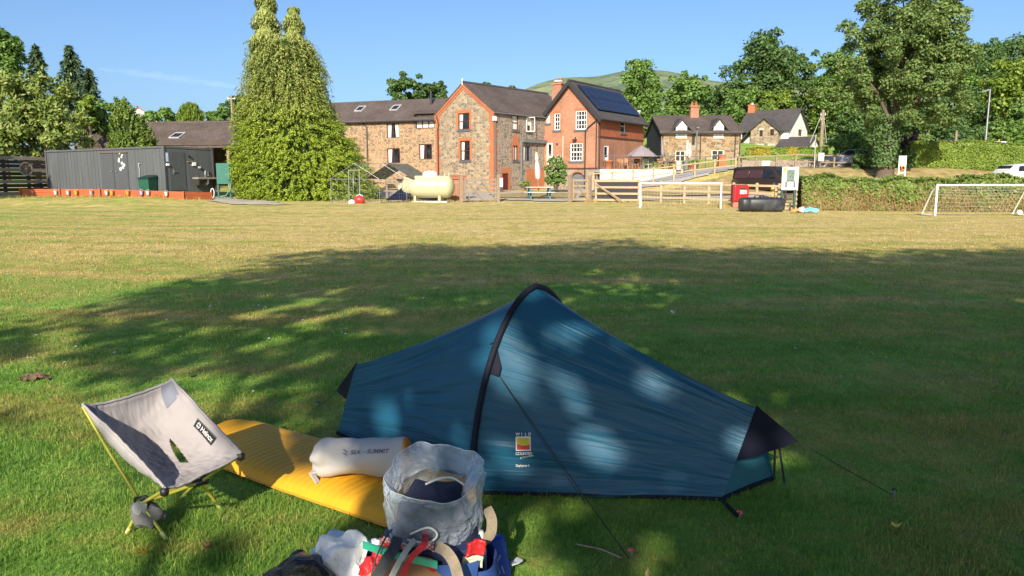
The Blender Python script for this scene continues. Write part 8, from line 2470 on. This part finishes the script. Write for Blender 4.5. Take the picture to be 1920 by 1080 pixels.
p = W(642, 1018, 2.62); blob('carrier_bag', (p.x + .01, p.y, .07), (.15, .10, .105), 'crumpled white carrier bag behind the black plastic bag', 'plastic bag', wf, 8., .05, 11.)
p = W(632, 1050, 2.50); blob('carrier_bag', (p.x, p.y, .04), (.10, .07, .05), 'flattened white carrier bag lying in front of the taller crumpled one', 'plastic bag', film_mat('white_film_b', (.74, .74, .75), .5, .5), 13., .04, 12.)
p = W(664, 1072, 2.42); blob('paper_bag', (p.x, p.y, .035), (.075, .06, .06), 'cream crumpled bag beside the red packet at the bottom edge', 'bag', film_mat('cream_film', (.66, .62, .54), .6, .4), 17., .03, 12.)
# clear zip bag with green closure full of red packets
t = empty('zip_bag', W(745, 1050, 2.3) * 1, 0, 'clear food bag with green zip strip and red packets in front of the rucksack', 'food bag'); TO = t.location.copy()
mb = MB(); pts = [W(680, 1016, 2.30), W(712, 1026, 2.26), W(750, 1038, 2.24), W(790, 1046, 2.24), W(820, 1054, 2.24)]
vs = []; 
for q in pts: vs += [q, q + Vector((0, -.004, -.022))]
k_ = len(pts); fs = [(2 * i, 2 * i + 1, 2 * i + 3, 2 * i + 2) for i in range(k_ - 1)]
mb.add(vs, fs); mb.add([Vector(v) + Vector((0, .006, .001)) for v in vs], fs); mb.build('zip_strip', M('green_zip', (.03, .34, .22), .4), t, TO)
rdp = film_mat('red_packet', (.52, .02, .025), .35, .5)
for i, (px, py, D_, r3) in enumerate(((716, 1046, 2.30, (.045, .03, .035)), (778, 1058, 2.28, (.05, .03, .03)), (798, 1066, 2.27, (.035, .03, .03)), (694, 1068, 2.28, (.035, .03, .04)))):
    q = W(px, py, D_); mb = MB(); crumple(mb, lambda u, v: (q.x + r3[0] * math.cos(6.2832 * u) * math.sin(math.pi * v), q.y + r3[1] * math.sin(6.2832 * u) * math.sin(math.pi * v), q.z + r3[2] * math.cos(math.pi * v)), 24, 14, .016, 22., 3. + i); mb.build('packet', rdp, t, TO)
m, nt, bs = base('red_check'); ck = N(nt, 'ShaderNodeTexChecker'); ck.inputs['Scale'].default_value = 130; ck.inputs[1].default_value = (.62, .03, .05, 1); ck.inputs[2].default_value = (.7, .62, .60, 1); nt.links.new(coords(nt, 'Object'), ck.inputs[0]); nt.links.new(ck.outputs[0], bs.inputs['Base Color'])
for px, py, w_, h_ in ((800, 1036, .05, .055), (722, 1018, .04, .03), (752, 1028, .035, .02)):
    q = W(px, py, 2.30); mb = MB(); crumple(mb, lambda u, v: (q.x + (u - .5) * w_, q.y + .02 * math.sin(u * 3), q.z + (v - .5) * h_), 12, 12, .008, 20., px); o_ = mb.build('checked_wrapper', m, t, TO); sm_ = o_.modifiers.new('thickness', 'SOLIDIFY'); sm_.thickness = .002
# rounded brown bundle at the bottom edge
brn = M('brown_bundle_fabric', (.36, .17, .07), .75, var=.12, scale=8)
q = W(755, 1082, 2.24); blob('brown_bundle', (q.x, q.y + .03, .155), (.165, .075, .125), 'smooth brown bundle at the bottom edge under the red and grey straps', 'bundle', brn, 21., .012, 6.)
# blue folding pouch, bottle, red and yellow packet, black strap at right
q = W(936, 960, 2.62); t = empty('blue_pouch', (q.x, q.y, 0), .1, 'bright blue flat pouch leaning by the right of the rucksack', 'pouch'); mb = MB(); mb.hexa([(-.035, -.02, .0), (.045, -.03, .0), (.05, .02, .0), (-.03, .03, .0), (-.055, .02, .175), (.018, .01, .175), (.02, .045, .17), (-.05, .05, .17)]); mb.build('body', M('bright_blue_fabric', (.015, .07, .50), .5, var=.15), t, bevel=.012)
mb = MB(); mb.tube([(.0, -.032, .05), (-.012, -.03, .09), (.002, -.026, .12)], .0018, 5); mb.tube([(.016, -.034, .05), (.006, -.03, .08)], .0016, 5); mb.build('scribble', MT['white'], t)
q = W(896, 1008, 2.44); t = empty('water_bottle', (q.x, q.y, 0), 0, 'whitish bottle in the right side pocket of the rucksack', 'bottle'); zt3 = q.z; mb = MB(); mb.lathe([(.028, .02), (.030, zt3 - .05), (.026, zt3 - .03), (.016, zt3 - .012)], 14); mb.build('body', M('milky_bottle', (.55, .60, .66), .3), t); mb = MB(); mb.lathe([(.021, zt3 - .02), (.021, zt3 + .02), (.018, zt3 + .024), (.001, zt3 + .024)], 14); mb.build('cap', MT['white'], t)
q = W(891, 1045, 2.30); t = empty('snack_packet', (q.x, q.y, q.z), .3, 'red packet with pale lower half tucked in the right pocket of the rucksack', 'packet'); 
mb = MB(); crumple(mb, lambda u, v: (-.028 + .056 * u + .012 * v, .0 + .008 * math.sin(u * 3.1), .0 + .05 * v), 10, 10, .008, 22., 2.); o_ = mb.build('wrapper', rdp, t); o_.modifiers.new('thickness', 'SOLIDIFY').thickness = .012
mb = MB(); crumple(mb, lambda u, v: (-.034 + .06 * u, .002 + .008 * math.sin(u * 3.1), -.04 + .038 * v), 10, 10, .006, 22., 6.); o_ = mb.build('pale_half', M('pale_packet', (.66, .66, .48), .4), t); o_.modifiers.new('thickness', 'SOLIDIFY').thickness = .012
q = G(940, 1062, .02); t = empty('loose_strap', (q.x, q.y, 0), -.1, 'black strap with torn pale end lying on the grass right of the rucksack', 'strap'); mb = MB(); mb.box(-.10, .035, -.018, .018, .02, .045); mb.build('webbing', blkw, t, bevel=.004); mb = MB(); rg = random.Random(6)
pts = [(.035 + .028 * (1 + .7 * math.cos(a_ * 1.9)) * math.cos(a_ * .7854) * .8 + .01, .03 * (1 + .4 * math.sin(a_ * 2.3)) * math.sin(a_ * .7854), .035 + .012 * math.cos(a_)) for a_ in range(8)]; mb.prism(pts, (0, 0, .006)); mb.build('frayed_end', M('pale_frayed', (.60, .60, .62), .7), t)
mb = MB(); mb.tube([G(1080, 1020, .012), G(1128, 1030, .02), G(1165, 1046, .012)], .004, 5); o = mb.build('twig', MT['bark_pale'], None, G(1128, 1030, 0)); o.location = G(1128, 1030, 0); tag(o, 'thin bent twig in the grass beside the pink peg', 'twig')
# fallen leaves
rg = random.Random(9)
for i, (px, py, col, lb) in enumerate(((268, 1035, (.60, .32, .02), 'bright orange fallen leaf on the grass below the camping chair'), (388, 1022, (.25, .13, .06), 'brown curled fallen leaf right of the chair foot'), (1215, 1076, (.55, .48, .16), 'yellow fallen leaf at the bottom edge near the twig'), (1678, 985, (.50, .40, .08), 'small yellow fallen leaf in the grass below the right guy line'), (355, 702, (.34, .26, .12), 'pale brown fallen leaf on the grass beyond the chair back'))):
    q = G(px, py, .03); mb = MB(); s = .026 if py > 800 else .05
    mb.grid(lambda u, v: ((u - .5) * 2 * s, (v - .5) * 2 * s * .5 * math.sin(math.pi * max(.02, min(.98, u))) , .01 * math.sin(v * 6) + .012 * (u - .5) ** 2 * 4), 8, 6)
    o = mb.build('fallen_leaf', M('fallen_leaf_%s' % lb.split()[0] + lb.split()[1], col, .7)); o.location = q; o.rotation_euler = (.3 * rg.random(), .2, rg.uniform(0, 3)); tag(o, lb, 'leaf')
# mole-dug earth
blob('earth_lump', (G(65, 712).x, G(65, 712).y, .01), (.10, .06, .02), 'small lump of dug brown earth in the lawn at the left edge', 'earth', M('brown_earth', (.13, .085, .05), 1, var=.4, scale=30), 31., .05, 14.)
